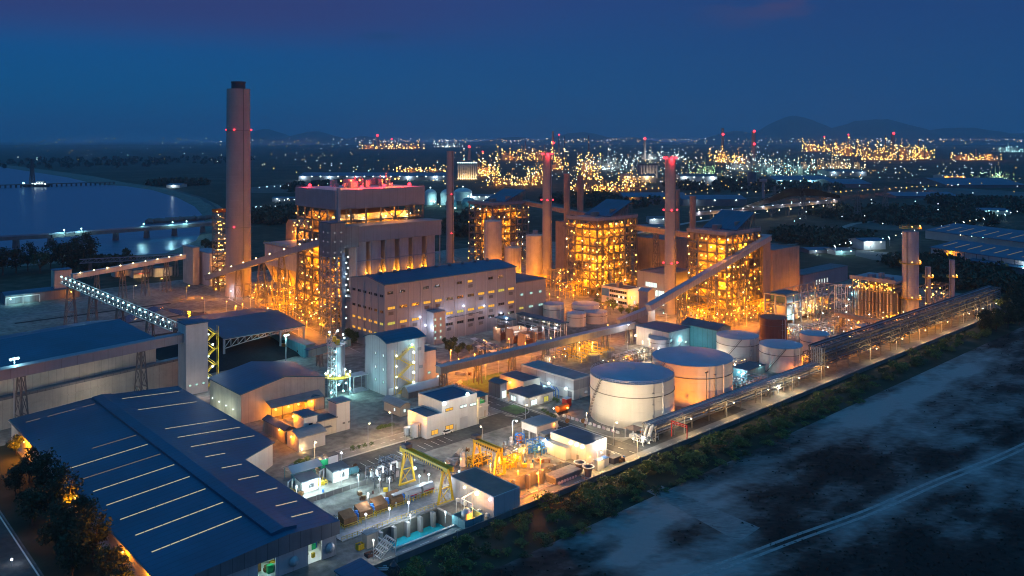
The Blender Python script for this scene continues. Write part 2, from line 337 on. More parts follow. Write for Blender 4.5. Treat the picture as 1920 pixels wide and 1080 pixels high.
# ------------------------------------------------------------------ setting: land with a hole where the yard lies, sea, sand field
YU0, YU1, YV0, YV1 = 40., 640., 181., 660.
coast = [(-6000, 303), (-1500, 306), (0, 310), (80, 321), (150, 331), (205, 343), (250, 347), (300, 354), (350, 368), (385, 384), (404, 401), (412, 420), (398, 447), (335, 474), (200, 482), (60, 492), (-200, 515), (-1500, 560)]
cp = [G(*p) for p in coast]
outer = cp + [(-3000, -2500), (50000, -2500), (50000, 50000), (-50000, 50000)]
def fill(loops, z, name, mat):
    bm = bmesh.new(); es = []
    for lp in loops:
        vs = [bm.verts.new((x, y, z)) for x, y in lp]
        for i in range(len(vs)): es.append(bm.edges.new((vs[i], vs[(i + 1) % len(vs)])))
    bmesh.ops.triangle_fill(bm, edges=es, use_beauty=True, normal=(0, 0, 1)); bmesh.ops.recalc_face_normals(bm, faces=bm.faces)
    if sum(f.normal.z for f in bm.faces) < 0: bmesh.ops.reverse_faces(bm, faces=bm.faces)
    d = bpy.data.meshes.new(name); bm.to_mesh(d); bm.free(); d.materials.append(mat)
    return tag(ob(name, d, None), None, None, kind='structure')
def ground_mat(name, stops, s1, s2, stretch=(1, 1, 1), rough=.9, attr=None):
    m = bpy.data.materials.new(name); m.use_nodes = True; nt = m.node_tree; n = nt.nodes; l = nt.links; b = n['Principled BSDF']
    b.inputs['Roughness'].default_value = rough; b.inputs['Specular IOR Level'].default_value = .15
    tc = n.new('ShaderNodeTexCoord'); mp = n.new('ShaderNodeMapping'); mp.inputs['Rotation'].default_value = (0, 0, -RZ); mp.inputs['Scale'].default_value = stretch; l.new(tc.outputs['Object'], mp.inputs['Vector'])
    a = n.new('ShaderNodeTexNoise'); a.inputs['Scale'].default_value = s1; a.inputs['Detail'].default_value = 7; a.inputs['Roughness'].default_value = .7; l.new(mp.outputs[0], a.inputs['Vector'])
    c = n.new('ShaderNodeTexNoise'); c.inputs['Scale'].default_value = s2; c.inputs['Detail'].default_value = 5; l.new(mp.outputs[0], c.inputs['Vector'])
    mi = n.new('ShaderNodeMix'); mi.inputs['Factor'].default_value = .4; l.new(a.outputs['Fac'], mi.inputs['A']); l.new(c.outputs['Fac'], mi.inputs['B']); f = mi.outputs['Result']
    if attr:
        at = n.new('ShaderNodeAttribute'); at.attribute_name = attr; m2 = n.new('ShaderNodeMix'); m2.inputs['Factor'].default_value = .5; l.new(f, m2.inputs['A']); l.new(at.outputs['Fac'], m2.inputs['B']); f = m2.outputs['Result']
    r = n.new('ShaderNodeValToRGB'); e = r.color_ramp.elements
    while len(e) < len(stops): e.new(.5)
    for q, (p, cc) in zip(e, stops): q.position = p; q.color = (*cc, 1)
    l.new(f, r.inputs[0]); l.new(r.outputs[0], b.inputs['Base Color'])
    bp = n.new('ShaderNodeBump'); bp.inputs['Strength'].default_value = .5; bp.inputs['Distance'].default_value = .4; l.new(c.outputs['Fac'], bp.inputs['Height']); l.new(bp.outputs[0], b.inputs['Normal'])
    return m
yard_c = [W(a, b)[:2] for a, b in ((YU0, YV0), (YU1, YV0), (YU1, YV1), (YU0, YV1))]
land_m = ground_mat('dark_earth', [(.36, (.016, .022, .012)), (.5, (.035, .04, .024)), (.58, (.07, .065, .045)), (.7, (.14, .13, .11))], .006, .09)
fill([outer, yard_c], 0., 'terrain', land_m)
PITS = [(128., 151., 187., 199.), (173., 204., 188., 200.)]
def holed(name, rect, holes, z, mat):
    us = sorted({rect[0], rect[1]} | {q for h in holes for q in h[:2]}); vs = sorted({rect[2], rect[3]} | {q for h in holes for q in h[2:]})
    mb = MB()
    for i in range(len(us) - 1):
        for j in range(len(vs) - 1):
            cu, cv = (us[i] + us[i + 1]) / 2, (vs[j] + vs[j + 1]) / 2
            if any(h[0] < cu < h[1] and h[2] < cv < h[3] for h in holes): continue
            mb.add([W(us[i], vs[j], z), W(us[i + 1], vs[j], z), W(us[i + 1], vs[j + 1], z), W(us[i], vs[j + 1], z)], [(0, 1, 2, 3)])
    return struct(name, mb, mat)
yard_m = ground_mat('yard_concrete', [(.32, (.075, .07, .062)), (.46, (.17, .16, .14)), (.54, (.24, .23, .205)), (.68, (.33, .31, .275))], .03, .35)
holed('yard_ground', (YU0, YU1, YV0, YV1), PITS, 0., yard_m)
def sheet(name, pts, z, mat):
    mb = MB(); mb.add([W(a, b, z) for a, b in pts], [tuple(range(len(pts)))]); return struct(name, mb, mat)
def rect(name, u0, u1, v0, v1, z, mat): return sheet(name, [(u0, v0), (u1, v0), (u1, v1), (u0, v1)], z, mat)
# sea, beach
sm = bpy.data.materials.new('sea_water'); sm.use_nodes = True; b = sm.node_tree.nodes['Principled BSDF']; n = sm.node_tree.nodes; l = sm.node_tree.links
b.inputs['Base Color'].default_value = (.004, .095, .18, 1); b.inputs['Roughness'].default_value = .3; b.inputs['Specular IOR Level'].default_value = .6
t_ = n.new('ShaderNodeTexCoord'); mp_ = n.new('ShaderNodeMapping'); mp_.inputs['Scale'].default_value = (.5, 1, 1); l.new(t_.outputs['Object'], mp_.inputs['Vector'])
no = n.new('ShaderNodeTexNoise'); no.inputs['Scale'].default_value = .13; no.inputs['Detail'].default_value = 6; no.inputs['Roughness'].default_value = .6; l.new(mp_.outputs[0], no.inputs['Vector'])
bp_ = n.new('ShaderNodeBump'); bp_.inputs['Strength'].default_value = .55; bp_.inputs['Distance'].default_value = 1.6; l.new(no.outputs['Fac'], bp_.inputs['Height']); l.new(bp_.outputs[0], b.inputs['Normal'])
struct('sea', MB().add([(-50000, -2000, -2), (-160, -2000, -2), (-160, 50000, -2), (-50000, 50000, -2)], [(0, 1, 2, 3)]), sm)
bb = MB(); vs = []
for i, (x, y) in enumerate(cp):
    a = Vector(cp[max(0, i - 1)]); c = Vector(cp[min(len(cp) - 1, i + 1)]); d = (c - a).normalized(); nrm = Vector((d.y, -d.x)); wd = 22 if i > 5 else 40
    if True: nrm = -nrm if False else nrm
    vs += [(x - nrm.x * -wd, y - nrm.y * -wd, -2.6), (x, y, .25), (x + nrm.x * -wd * .9, y + nrm.y * -wd * .9, .12)]
bb.add(vs, [(3 * i + k, 3 * i + 3 + k, 3 * i + 4 + k, 3 * i + 1 + k) for i in range(len(cp) - 1) for k in (0, 1)])
struct('beach', bb, ground_mat('beach_sand', [(.35, (.1, .095, .08)), (.6, (.22, .2, .17))], .05, .4))
# sandy field with a mask of scrub
FU0, FU1, FV0, FV1 = 60., 760., -140., 161.
nx, ny = 280, 130; fm = MB(); mask = []
TP = [UV(*p) for p in ((1180, 1120), (1440, 1031), (1598, 971), (1736, 915), (1920, 837), (2150, 742))]
def TRK(u):
    for (a, b), (c, d) in zip(TP, TP[1:]):
        if u <= c or (c, d) == TP[-1]: return b + (d - b) * (u - a) / (c - a)
def scrub(u, v):
    p = Vector((u * .011, v * .019, 3.1)); a = mnoise.fractal(p, .9, 2.1, 5) ; bq = mnoise.noise(Vector((u * .035, v * .09, 8.)))
    m = .5 - a * .5 + bq * .22 + .22 * mnoise.fractal(Vector((u * .05, v * .16, 5)), .8, 2.1, 4)
    m -= .5 * math.exp(-((u - 140) / 30) ** 2 - ((v - 96) / 26) ** 2)
    m += .35 * math.exp(-((u - 168 - (v - 110) * .05) / 11) ** 2) * (1 if 60 < v < 145 else 0)
    m += .22 * math.exp(-((v - 150) / 7.) ** 2)
    tr = TRK(u)
    d = v - tr; m -= .26 * max(0., min(1., (-2 - d) / 14)); m += .13 * math.exp(-(d / 4.) ** 2)
    m -= .8 * max(0, min(1, (u - 640) / 60)) 
    return max(0., min(1., m))
for j in range(ny + 1):
    for i in range(nx + 1):
        u = FU0 + (FU1 - FU0) * i / nx; v = FV0 + (FV1 - FV0) * j / ny; mask.append(scrub(u, v)); fm.v.append(tuple(W(u, v, .05)))
for j in range(ny):
    for i in range(nx): q = j * (nx + 1) + i; fm.f.append((q, q + 1, q + nx + 2, q + nx + 1))
field_m = ground_mat('sandy_ground', [(.36, (.026, .017, .014)), (.44, (.055, .038, .033)), (.485, (.1, .078, .07)), (.53, (.145, .12, .112)), (.59, (.2, .178, .168)), (.68, (.3, .278, .265))], .085, .42, (.75, 1.3, 1), attr='scrub')
fo = struct('sandy_field', fm, field_m); at = fo.data.attributes.new('scrub', 'FLOAT', 'POINT'); at.data.foreach_set('value', mask)
tuft = MB(); n_t = 0
for _ in range(60000):
    u = rr(90, 560); v = rr(-40, 160)
    if R() > max(0, .62 - scrub(u, v)) ** 1.5 * 2.2 or n_t > 17000: continue
    px = 960 + F * (u * U[0] + v * V[0]) / max(1, u * U[1] + v * V[1])
    if px < 600 or px > 2000: continue
    n_t += 1; p = W(u, v, .05); s = rr(.15, .5); a = rr(0, 6.28); dx, dy = math.cos(a) * s, math.sin(a) * s; hh = rr(.12, .45)
    tuft.add([(p.x - dx, p.y - dy, .05), (p.x + dx, p.y + dy, .05), (p.x + dx * .7 + rr(-.3, .3), p.y + dy * .7, .05 + hh), (p.x - dx * .6, p.y - dy * .6 + rr(-.3, .3), .05 + hh * .8)], [(0, 1, 2, 3)])
tag(ob('scrub', tuft, mk('dry_scrub', (.05, .036, .026), .95, var=.5, vs=.3)), 'low dry brown scrub scattered over the sandy field', 'scrub', kind='stuff')
def strip(name, pts, wd, z, mat):
    mb = MB(); vs = []
    for i, p in enumerate(pts):
        a = Vector(pts[max(0, i - 1)]); c = Vector(pts[min(len(pts) - 1, i + 1)]); d = (c - a).normalized(); nn = Vector((-d.y, d.x)) * wd / 2
        vs += [W(p[0] - nn.x, p[1] - nn.y, z), W(p[0] + nn.x, p[1] + nn.y, z)]
    mb.add(vs, [(2 * i, 2 * i + 2, 2 * i + 3, 2 * i + 1) for i in range(len(pts) - 1)])
    return struct(name, mb, mat)
path_m = ground_mat('pale_track', [(.3, (.22, .205, .195)), (.6, (.37, .35, .335))], .1, .8)
trk = [(120 + 8 * i, TRK(120 + 8 * i) + .4 * math.sin(i * .7)) for i in range(60)]
for o in (-1.2, 1.2): strip('track', [(a, b + o) for a, b in trk], 1.1, .09, path_m)
# sand clearing beside the field's plot
sheet('sand_clearing', [UV(*p) for p in ((1212, 921), (1385, 1017), (1425, 990), (1240, 911))], .08, ground_mat('bare_sand', [(.36, (.1, .085, .08)), (.46, (.2, .185, .178)), (.65, (.31, .295, .285))], .09, 1.2, (.45, 1.7, 1)))
# roads inside the plant
road_m, asph_m = M['road'], ground_mat('worn_asphalt', [(.32, (.05, .048, .044)), (.5, (.085, .08, .072)), (.66, (.13, .125, .11))], .05, .5)
rect('boundary_road', 120, 620, 181.6, 187.2, .03, road_m)
rect('service_road', 131, 222, 252, 259, .03, road_m)
rect('cross_road', 224, 234, 187.4, 330, .03, asph_m)
rect('tank_road', 234.2, 300, 187.4, 198, .03, asph_m)
strip('chimney_road', [(226, 372), (230, 407), (240, 480), (250, 560), (258, 640)], 11, .03, road_m)
rect('square', 138, 223, 238, 251.8, .026, asph_m)
rect('green_plot', 236, 262, 268, 296, .03, M['grass'])
rect('lawn', 226, 233.6, 246, 256, .05, M['grass'])
rect('unit_road', 380, 560, 335, 345, .03, road_m)
kb = MB()
def kerbline(pts, z=.14, wd=.3):
    for a, b in zip(pts, pts[1:]): kb.beam(W(*a, z / 2), W(*b, z / 2), wd, z)
arc = lambda cu, cv, r, a0, a1, n=10: [(cu + r * math.cos(math.radians(a0 + (a1 - a0) * i / n)), cv + r * math.sin(math.radians(a0 + (a1 - a0) * i / n))) for i in range(n + 1)]
kerbline([(131, 251.6), (214, 251.6)] + arc(214, 257.6, 6, -90, 0) + [(220, 300)]); kerbline([(131, 259.3), (206, 259.3)])
kerbline([(120, 187.5), (216, 187.5)] + arc(216, 195.5, 8, -90, 0) + [(224, 236)]); kerbline([(234.5, 330), (234.5, 206)] + arc(242, 206, 7.5, 180, 270) + [(300, 198.5)]); kerbline([(120, 181.4), (620, 181.4)])
kerbline([(223.6, 262), (223.6, 330)]); kerbline(arc(228, 250, 6.5, 200, 340)); kerbline([(220, 372), (224, 407), (234, 480), (244, 560)]); kerbline([(232, 372), (236, 407), (246, 480), (256, 560)])
struct('kerb', kb, 'kerb')
# hills along the horizon
def hills(px0, px1, Y, ridge, seed):
    nxx = 90; depth = 4000; mb = MB()
    for j in range(7):
        for i in range(nxx + 1):
            px = px0 + (px1 - px0) * i / nxx; top = 0
            for (c, wd, py) in ridge: top = max(top, (HY - py) * math.exp(-((px - c) / wd) ** 2))
            z = H * 0 + top * Y / F * (1 + .12 * mnoise.noise(Vector((px * .02, seed, 0))) + .06 * mnoise.noise(Vector((px * .07, seed, 2))))
            s = math.sin(math.pi * j / 6); yy = Y - depth / 2 + depth * j / 6 + 200 * mnoise.noise(Vector((px * .03, j * 1.3, seed)))
            mb.v.append(((px - 960) / F * Y, yy, -30 + (z + 30) * s))
    for j in range(6):
        for i in range(nxx): q = j * (nxx + 1) + i; mb.f.append((q, q + 1, q + nxx + 2, q + nxx + 1))
    o = struct('hills', mb, mk('hill_forest', (.03, .045, .03), .95, var=.4, vs=.002)); o.data.shade_smooth()
hills(1080, 2150, 23000, [(1490, 75, 210), (1380, 60, 238), (1640, 120, 216), (1800, 130, 232), (1960, 160, 240)], 1)
hills(430, 760, 24000, [(500, 45, 235), (590, 60, 239), (680, 40, 248)], 5)
hills(820, 1260, 24500, [(1090, 70, 241), (960, 60, 250), (1180, 50, 250)], 9)
# ------------------------------------------------------------------ chimneys
def chimney(label, px, py, ptop, wpx_b, wpx_t, red=(), flue=False, topred=False, mat='stack', seg=40):
    u, v = UV(px, py); Y = G(px, py)[1]; h = zt(ptop, u, v); rb = wpx_b / F * Y / 2; rt = wpx_t / F * Y / 2
    t = thing('chimney', label, 'chimney', u, v, group='power station chimneys')
    mb = MB(); n = 26
    prof = []
    for i in range(n + 1):
        z = h * i / n; r = rb + (rt - rb) * i / n; prof.append((r, z))
        if 0 < i < n: prof.append((r, z + .12)); prof.append((r - .05, z + .2))
    prof += [(rt - .5, h), (rt - .5, h - 2)]
    mb.lathe(prof, seg); ob('shaft', mb, mat, t, smooth=30)
    if flue:
        f = MB(); f.lathe([(rt * .6, h - 2), (rt * .6, h + 4.2), (rt * .64, h + 4.3), (rt * .64, h + 5.2), (rt * .5, h + 5.2), (rt * .5, h + 3)], 28); ob('flue', f, 'dark', t, smooth=30)
    bands = MB()
    for (pz, kk) in red:
        z = zt(pz, u, v); r = rb + (rt - rb) * z / h
        m2 = MB(); m2.lathe([(r + .02, z - .5), (r + .45, z - .5), (r + .45, z - .3), (r + .02, z - .3)], 32, cap=False)
        ob('platform', m2, 'steel', t)
        for a in kk: lamp(t, (r + .8) * math.cos(a - RZ), (r + .8) * math.sin(a - RZ), z + .2, 'red', 0, .62)
    if topred:
        for k in range(8): lamp(t, (rt + .5) * math.cos(k * .785), (rt + .5) * math.sin(k * .785), h - 1.0, 'red', 0, .72)
        for k in range(3): light(t, (rt + 1.6) * math.cos(k * 2.1 - 2.2), (rt + 1.6) * math.sin(k * 2.1 - 2.2), h - 2, 3200, RED)
    ld = MB(); ld.beam((0, -rb - .25, 0), (0, -rt - .25, h), .3, .12); ob('ladder', ld, 'dark', t)
    return t
fr3 = (-math.pi / 2, 0, math.pi)
chimney('tallest grey concrete chimney, with a dark flue tip, standing by the bay', 447, 553, 167, 47, 42, [(244, (-math.pi / 2, .1, math.pi - .1)), (424, (-math.pi / 2,))], flue=True, seg=48)
chimney('thin brown chimney just right of the big boiler house', 844, 492, 283, 15, 13.5, [(364, (-1.2,)), (437, (-1.2,))])
chimney('grey chimney with red crown lights, between the two open boiler frames', 1026, 531, 286, 19, 17, [(375, fr3)], topred=True)
chimney('grey chimney with red crown lights, nearest to the inclined conveyor', 1257, 588, 293, 22, 20, [(394, fr3), (493, fr3)], topred=True)
# ------------------------------------------------------------------ open-frame boiler house
def boiler_house(name, label, u, v, Lu, Lv, H_, nf, nx=5, ny=4, lamps=70, lit=22, kind='na', roof='fly', P=2600, z00=0, mh=False, brace=.5, body=True, group=None):
    t = thing(name, label, 'boiler house', u, v, group=group)
    fr = MB(); xs = [Lu * i / nx for i in range(nx + 1)]; ys = [Lv * i / ny for i in range(ny + 1)]; zs = [z00 + (H_ - z00) * i / nf for i in range(nf + 1)]
    per = [(x, y) for x in xs for y in ys if x in (0, Lu) or y in (0, Lv)]
    for x, y in per: fr.beam((x, y, 0), (x, y, H_), .9)
    for z in zs[1:]:
        for y in (0, Lv): fr.beam((0, y, z), (Lu, y, z), .5, .9)
        for x in (0, Lu): fr.beam((x, 0, z), (x, Lv, z), .5, .9)
    for i in range(nf):
        for k in range(nx):
            if R() < brace:
                a, b = (xs[k], xs[k + 1]) if R() < .5 else (xs[k + 1], xs[k]); fr.beam((a, 0, zs[i]), (b, 0, zs[i + 1]), .42)
        for k in range(ny):
            if R() < brace:
                a, b = (ys[k], ys[k + 1]) if R() < .5 else (ys[k + 1], ys[k]); fr.beam((0, a, zs[i]), (0, b, zs[i + 1]), .42)
    ob('steel_frame', fr, 'steel', t)
    g = min(5.5, Lu * .16)
    for z in zs[1:-1]:
        p = MB(); p.box(.5, Lu - .5, .5, g, z + .3, z + .45); p.box(.5, g, g + .01, Lv - .5, z + .3, z + .45); p.box(Lu - g, Lu - .5, g + .01, Lv - .5, z + .3, z + .45)
        o = ob('platform', p, 'plat', t); q = MB(); q.rail([(.3, Lv, z + .45), (.3, .3, z + .45), (Lu - .3, .3, z + .45)], 1.1, .09, 2.5)
        ob('handrail', q, 'yel', o)
    if body:
        b = MB(); b.box(g + 1, Lu - g - 1, g + 1, Lv - 2, zs[0] + 12, H_ - 4); b.frustum(Lu * .4, Lu * .6, g + 4, Lv - 4, zs[0] + 3, g + 1, Lu - g - 1, g + 1, Lv - 2, zs[0] + 11.98)
        z = zs[0] + 14
        while z < H_ - 5: b.box(g + .6, Lu - g - .6, g + .6, Lv - 1.8, z, z + .6); z += 3.2
        o = ob('boiler', b, 'boil', t); d = MB()
        for k in range(4): x = g + 3 + (Lu - 2 * g - 6) * k / 3; d.tube([(x, g + .1, 4), (x, g + .1, H_ * rr(.5, .85)), (x + rr(-2, 2), g + .8, H_ * .9)], rr(.35, .8), 8)
        for k in range(3): y = g + 3 + (Lv - g - 7) * k / 2; d.tube([(g - .1, y, 4), (g - .1, y, H_ * rr(.5, .9))], rr(.35, .8), 8)
        for k in range(6): z = zs[1 + k % (nf - 1)] + 2.6; d.tube([(1.5, g * .5, z), (Lu * rr(.5, .95), g * .5, z), (Lu * .9, g, z + 3)], .35, 6)
        d.tube([(Lu * .3, -1.4, 2), (Lu * .3, -1.4, 16), (Lu * .3, g, 18)], 1.1, 10); d.tube([(Lu * .72, g * .4, zs[2]), (Lu * .72, g * .4, H_ - 7), (Lu * .72, g + 3, H_ - 4)], 1.3, 12)
        ob('pipework', d, 'pipe', t)
        e = MB()
        for k in range(26):
            z = zs[1 + int(R() * (nf - 1))] + .45; x = rr(1, Lu - 4); y = rr(.8, g - 1.5)
            if k % 3 == 0: x = rr(.8, g - 1.5); y = rr(2, Lv - 3)
            hh = rr(1., 3.); e.box(x, x + rr(.8, 2.6), y, y + rr(.6, 1.4), z, z + hh)
        ob('equipment', e, 'pipe', t)
    for k in range(2):
        st = MB(); x = Lu * (.12 if k else .84)
        for i in range(nf):
            a, b_ = (x, x + 4.5) if i % 2 else (x + 4.5, x)
            for y in (-.9, -2.0): st.beam((a, y, zs[i] + .4), (b_, y, zs[i + 1] + .4), .14, .3); st.beam((a, y, zs[i] + 1.5), (b_, y, zs[i + 1] + 1.5), .09)
            st.box(x - 1.4, x + 5.9, -2.2, -.7, zs[i + 1] + .25, zs[i + 1] + .38); 
        for q in (x - 1.4, x + 5.9):
            for y in (-.8, -2.2): st.beam((q, y, 0), (q, y, H_), .22)
        ob('stair_tower', st, 'steel', t)
    n = 0; rows = []
    for i in range(nf):
        for k in range(nx + 1): rows.append((xs[k] + rr(-.8, .8), -.5 if R() < .6 else g * .6, zs[i] + rr(2.2, 3.4)))
        for k in range(ny + 1): rows.append((-.5 if R() < .6 else g * .6, ys[k] + rr(-.8, .8), zs[i] + rr(2.2, 3.4)))
    random.shuffle(rows); rows = rows[:lamps]
    for i, (x, y, z) in enumerate(rows): lamp(t, x, y, z, 'mh' if (mh and i % 9 == 0) else ('warm' if i % 6 == 0 else kind), 0, rr(.38, .62))
    for i in range(lit):
        k = i % 3; z = zs[i * nf // lit] + (H_ - z00) / nf * .7
        if k == 0: light(t, Lu * rr(.1, .9), g * .55, z, P, LC[kind])
        elif k == 1: light(t, g * .55, Lv * rr(.1, .9), z, P, LC[kind])
        else: light(t, Lu * rr(.1, .9), g * .8, z - 2, P * .6, LC[kind])
    rf = MB()
    if roof == 'fly':
        rf.box(-1, Lu + 1, -1, Lv + 1, H_ + .3, H_ + 1.6); ob('roof', rf, 'mauve', t)
        pm = MB(); pm.box(-1.1, Lu + 1.1, -1.1, -.6, H_ + 1.2, H_ + 2.6); pm.box(-1.1, -.6, -.6, Lv + 1.1, H_ + 1.2, H_ + 2.6); pm.rail([(-.8, Lv, H_ + 2.6), (-.8, -.8, H_ + 2.6), (Lu + .8, -.8, H_ + 2.6)], 1., .1, 3); ob('parapet', pm, 'mauve', t)
        x0, x1, y0, y1, z0, z1 = Lu * .38, Lu * .97, 2.5, Lv - 1, H_ + 1.62, H_ + 12
        m = MB(); m.add([(x0, y0 - .5, z0 + .4), (x1, y0 - .5, z1), (x1, y1, z1), (x0, y1, z0 + .4), (x0, y0 - .5, z0 + .9), (x1, y0 - .5, z1 + .5), (x1, y1, z1 + .5), (x0, y1, z0 + .9)], [(0, 1, 5, 4), (1, 2, 6, 5), (2, 3, 7, 6), (3, 0, 4, 7), (4, 5, 6, 7), (3, 2, 1, 0)])
        ob('monitor_roof', m, 'roofb', t)
        k = MB()
        for i in range(6): x = x0 + (x1 - x0) * (i + 1) / 6; z = z0 + .4 + (z1 - z0 - .4) * (i + 1) / 6 - .1; k.beam((x, y0, z0), (x, y0, z), .3); k.beam((x - (x1 - x0) / 6, y0, z0), (x, y0, z), .22); k.beam((x, y1 - .6, z0), (x, y1 - .6, z), .3)
        k.beam((x0, y0, z0 + .2), (x1, y0, z0 + .2), .4); ob('roof_truss', k, 'steel', t)
        ob('back_screen', MB().box(x0 + 4, x1 - .5, y0 + 3, y0 + 3.4, z0, z0 + 5.5), 'brick', t); ob('rooftop_cabin', MB().box(x0 - 3, x0 + 2, Lv * .5, Lv * .5 + 4, z0, z0 + 3.2), 'brick', t)
    return t
b2 = boiler_house('boiler_house', 'farthest of the three orange-lit boiler frames, with some white lamps, left of the grey chimney', 480, 553, 43, 32, 52, 8, nx=6, ny=4, lamps=70, lit=28, mh=True, brace=.6, P=3400, group='open boiler frames')
b3 = boiler_house('boiler_house', 'middle orange-lit boiler frame with a blue mono-pitch roof, right of the grey chimney', 435, 390, 42, 28, 53, 9, nx=7, ny=4, lamps=92, lit=56, P=5000, group='open boiler frames')
b4 = boiler_house('boiler_house', 'nearest orange-lit boiler frame, crossed by the inclined conveyor', 442, 290, 36, 28, 51, 9, nx=6, ny=4, lamps=92, lit=56, P=5000, group='open boiler frames')
# transfer head on the nearest unit, dust-collector boxes beside each unit
building('transfer_tower', 'tall brown transfer head at the top of the inclined conveyor', 'tower', 480, 288, 9, 12, 48, 'brick', 'mauve', 'flat')
for (nm, uu, vv, Lu, Lv, hh) in (('plain brown filter house right of the nearest boiler frame', 512, 300, 36, 30, 34), ('plain brown filter house between the fourth chimney and the middle boiler frame', 492, 372, 30, 32, 36), ('plain brown filter house just right of the third chimney', 505, 470, 34, 30, 40)):
    t = building('filter_house', nm, 'filter house', uu, vv, Lu, Lv, hh, 'brick', 'roofd', 'flat', parapet=1., group='filter houses')
    ho = MB()
    for k in range(4): x = Lu * (k + .5) / 4; ho.box(x - .12, x + .12, -.15, .05, 0, hh - 3)
    ob('wall_rib', ho, 'brick', t)
    light(t, Lu * .3, -9, 4, 3600, NA); light(t, Lu * .8, -9, 6, 2200, NA)
for (nm, px, py, r, h) in (('squat concrete silo left of the grey chimney', 924, 508, 7.5, 42), ('shorter round silo behind the turbine hall roof end', 962, 520, 6.5, 24), ('fluted concrete silo close to the left of the grey chimney', 1004, 528, 7.5, 36)):
    u, v = UV(px, py); t = thing('silo', nm, 'silo', u, v, group='ash silos')
    m = MB(); m.lathe([(r, 0), (r, h), (r - .6, h + .3), (.6, h + 1.4)], 30); ob('shell', m, 'cream', t, smooth=30)
    m = MB(); m.rail([((r - .3) * math.cos(a * .393), (r - .3) * math.sin(a * .393), h + .3) for a in range(17)], 1.1, .09); m.box(-1.5, 1.5, -1.5, 1.5, h + 1., h + 4); ob('roof_cabin', m, 'mauve', t)
    light(t, -r - 4, -r - 3, 3, 9000, NA); light(t, r * .4, -r - 5, 4, 8000, NA)
for (nm, px, py, r, h) in (('thin brick-red stack, left of a pair behind the middle boiler frame', 1063, 520, 2.6, 82), ('thin brick-red stack, right of a pair behind the middle boiler frame', 1088, 518, 2.6, 80), ('thin stack rising behind the nearest boiler frame', 1299, 545, 2.3, 68), ('thin orange stack behind the fourth chimney', 1269, 540, 2.2, 72)):
    u, v = UV(px, py); t = thing('vent_stack', nm, 'stack', u, v); m = MB(); m.lathe([(r, 0), (r, h), (r + .25, h), (r + .25, h + 1), (r - .3, h + 1)], 20); ob('shaft', m, 'brick', t, smooth=30); m = MB(); m.lathe([(r, h * .5), (r + .9, h * .5), (r + .9, h * .5 + .2), (r, h * .5 + .2)], 20, cap=False); ob('platform', m, 'steel', t)
# ------------------------------------------------------------------ the big boiler house by the tall chimney
u0, v0 = 253., 432.
big = boiler_house('boiler_house', 'largest boiler house, grey clad top with red roof lights over an orange-lit frame', u0, v0, 63, 46, 69, 9, nx=6, ny=5, lamps=96, lit=56, roof="none", P=4800, brace=.6)
cl = MB(); cl.box(-1, 64, -1, 47, 69, 80.3, top=False); ob('cladding', cl, 'mauve', big); rf = MB(); rf.box(-.98, 63.98, -.98, 46.98, 79.6, 80.2); ob('roof', rf, 'lgrey', big)
eq = MB()
for k in range(26): x = rr(18, 58); y = rr(16, 40); eq.box(x, x + rr(1, 5), y, y + rr(1, 4), 80.2, 80.2 + rr(1.5, 5.5))
for k in range(10): x = rr(20, 60); eq.tube([(x, 24, 80.2), (x, 24, 85 + rr(0, 4))], .5, 8)
eq.rail([(-.6, 46, 80.3), (-.6, -.6, 80.3), (63.4, -.6, 80.3)], 1, .1, 3); ob('rooftop_plant', eq, 'pipe', big)
for x, y in ((3, 36), (17, -1.5), (36, 3), (57, 6)): lamp(big, x, y, 81.6, 'red', 6000, 1.15, off=(0, 2.5, .6))
for x in (20, 34, 50): light(big, x, 5, 82.4, 6000, RED)
for x in (12, 18, 24, 44, 50, 54): lamp(big, x, rr(11, 14), 85, 'na', 1500, .5)
for k in range(8): lamp(big, 4 + 8 * k, 1.2, 63 - (k % 2) * 6, 'warm', 2600, .45, off=(0, 1.5, -.6))
# bunker bay with its row of silos
bb_ = thing('bunker_bay', 'grey clad coal bunker bay over a row of tall steel silos', 'bunker bay', 256, 415)
m = MB(); m.box(0, 62, 0, 15, 50.8, 59.6); ob('cladding', m, 'mauve', bb_); m = MB(); m.box(-.5, 62.5, -.5, 15.5, 59.62, 60.1); ob('roof', m, 'roofg', bb_)
m = MB()
for i in range(7): x = 1 + 60 * i / 6; m.beam((x, .3, 0), (x, .3, 50.8), .5); m.beam((x, 14, 0), (x, 14, 50.8), .5)
for z in (12, 26, 40): m.beam((1, .3, z), (61, .3, z), .35, .5)
for i in (1, 3, 4): m.beam((1 + 10 * i, .3, 26), (11 + 10 * i, .3, 40), .3)
ob('steel_frame', m, 'steelb', bb_)
for i in range(6):
    x = 2.2 + 10 * i; m = MB(); m.box(x, x + 7, 3, 11, 24, 50.6); m.frustum(x + 2, x + 5, 5, 9, 13, x, x + 7, 3, 11, 23.98); ob('coal_silo', m, 'bunk', bb_)
m = MB(); m.box(1, 61, 12.4, 12.8, 12, 50.6); ob('gap_screen', m, 'dgrey', bb_)  # added dark panel blocking the glow of the lit frame between the silos
for i in range(5): lamp(bb_, 9.7 + 10 * i, 3.4, 32, 'na', 2400, .5, off=(.3, -1.1, .6))
for k in range(12): lamp(bb_, rr(1, 61), rr(.0, .6), rr(6, 12), 'na', 0, .35)
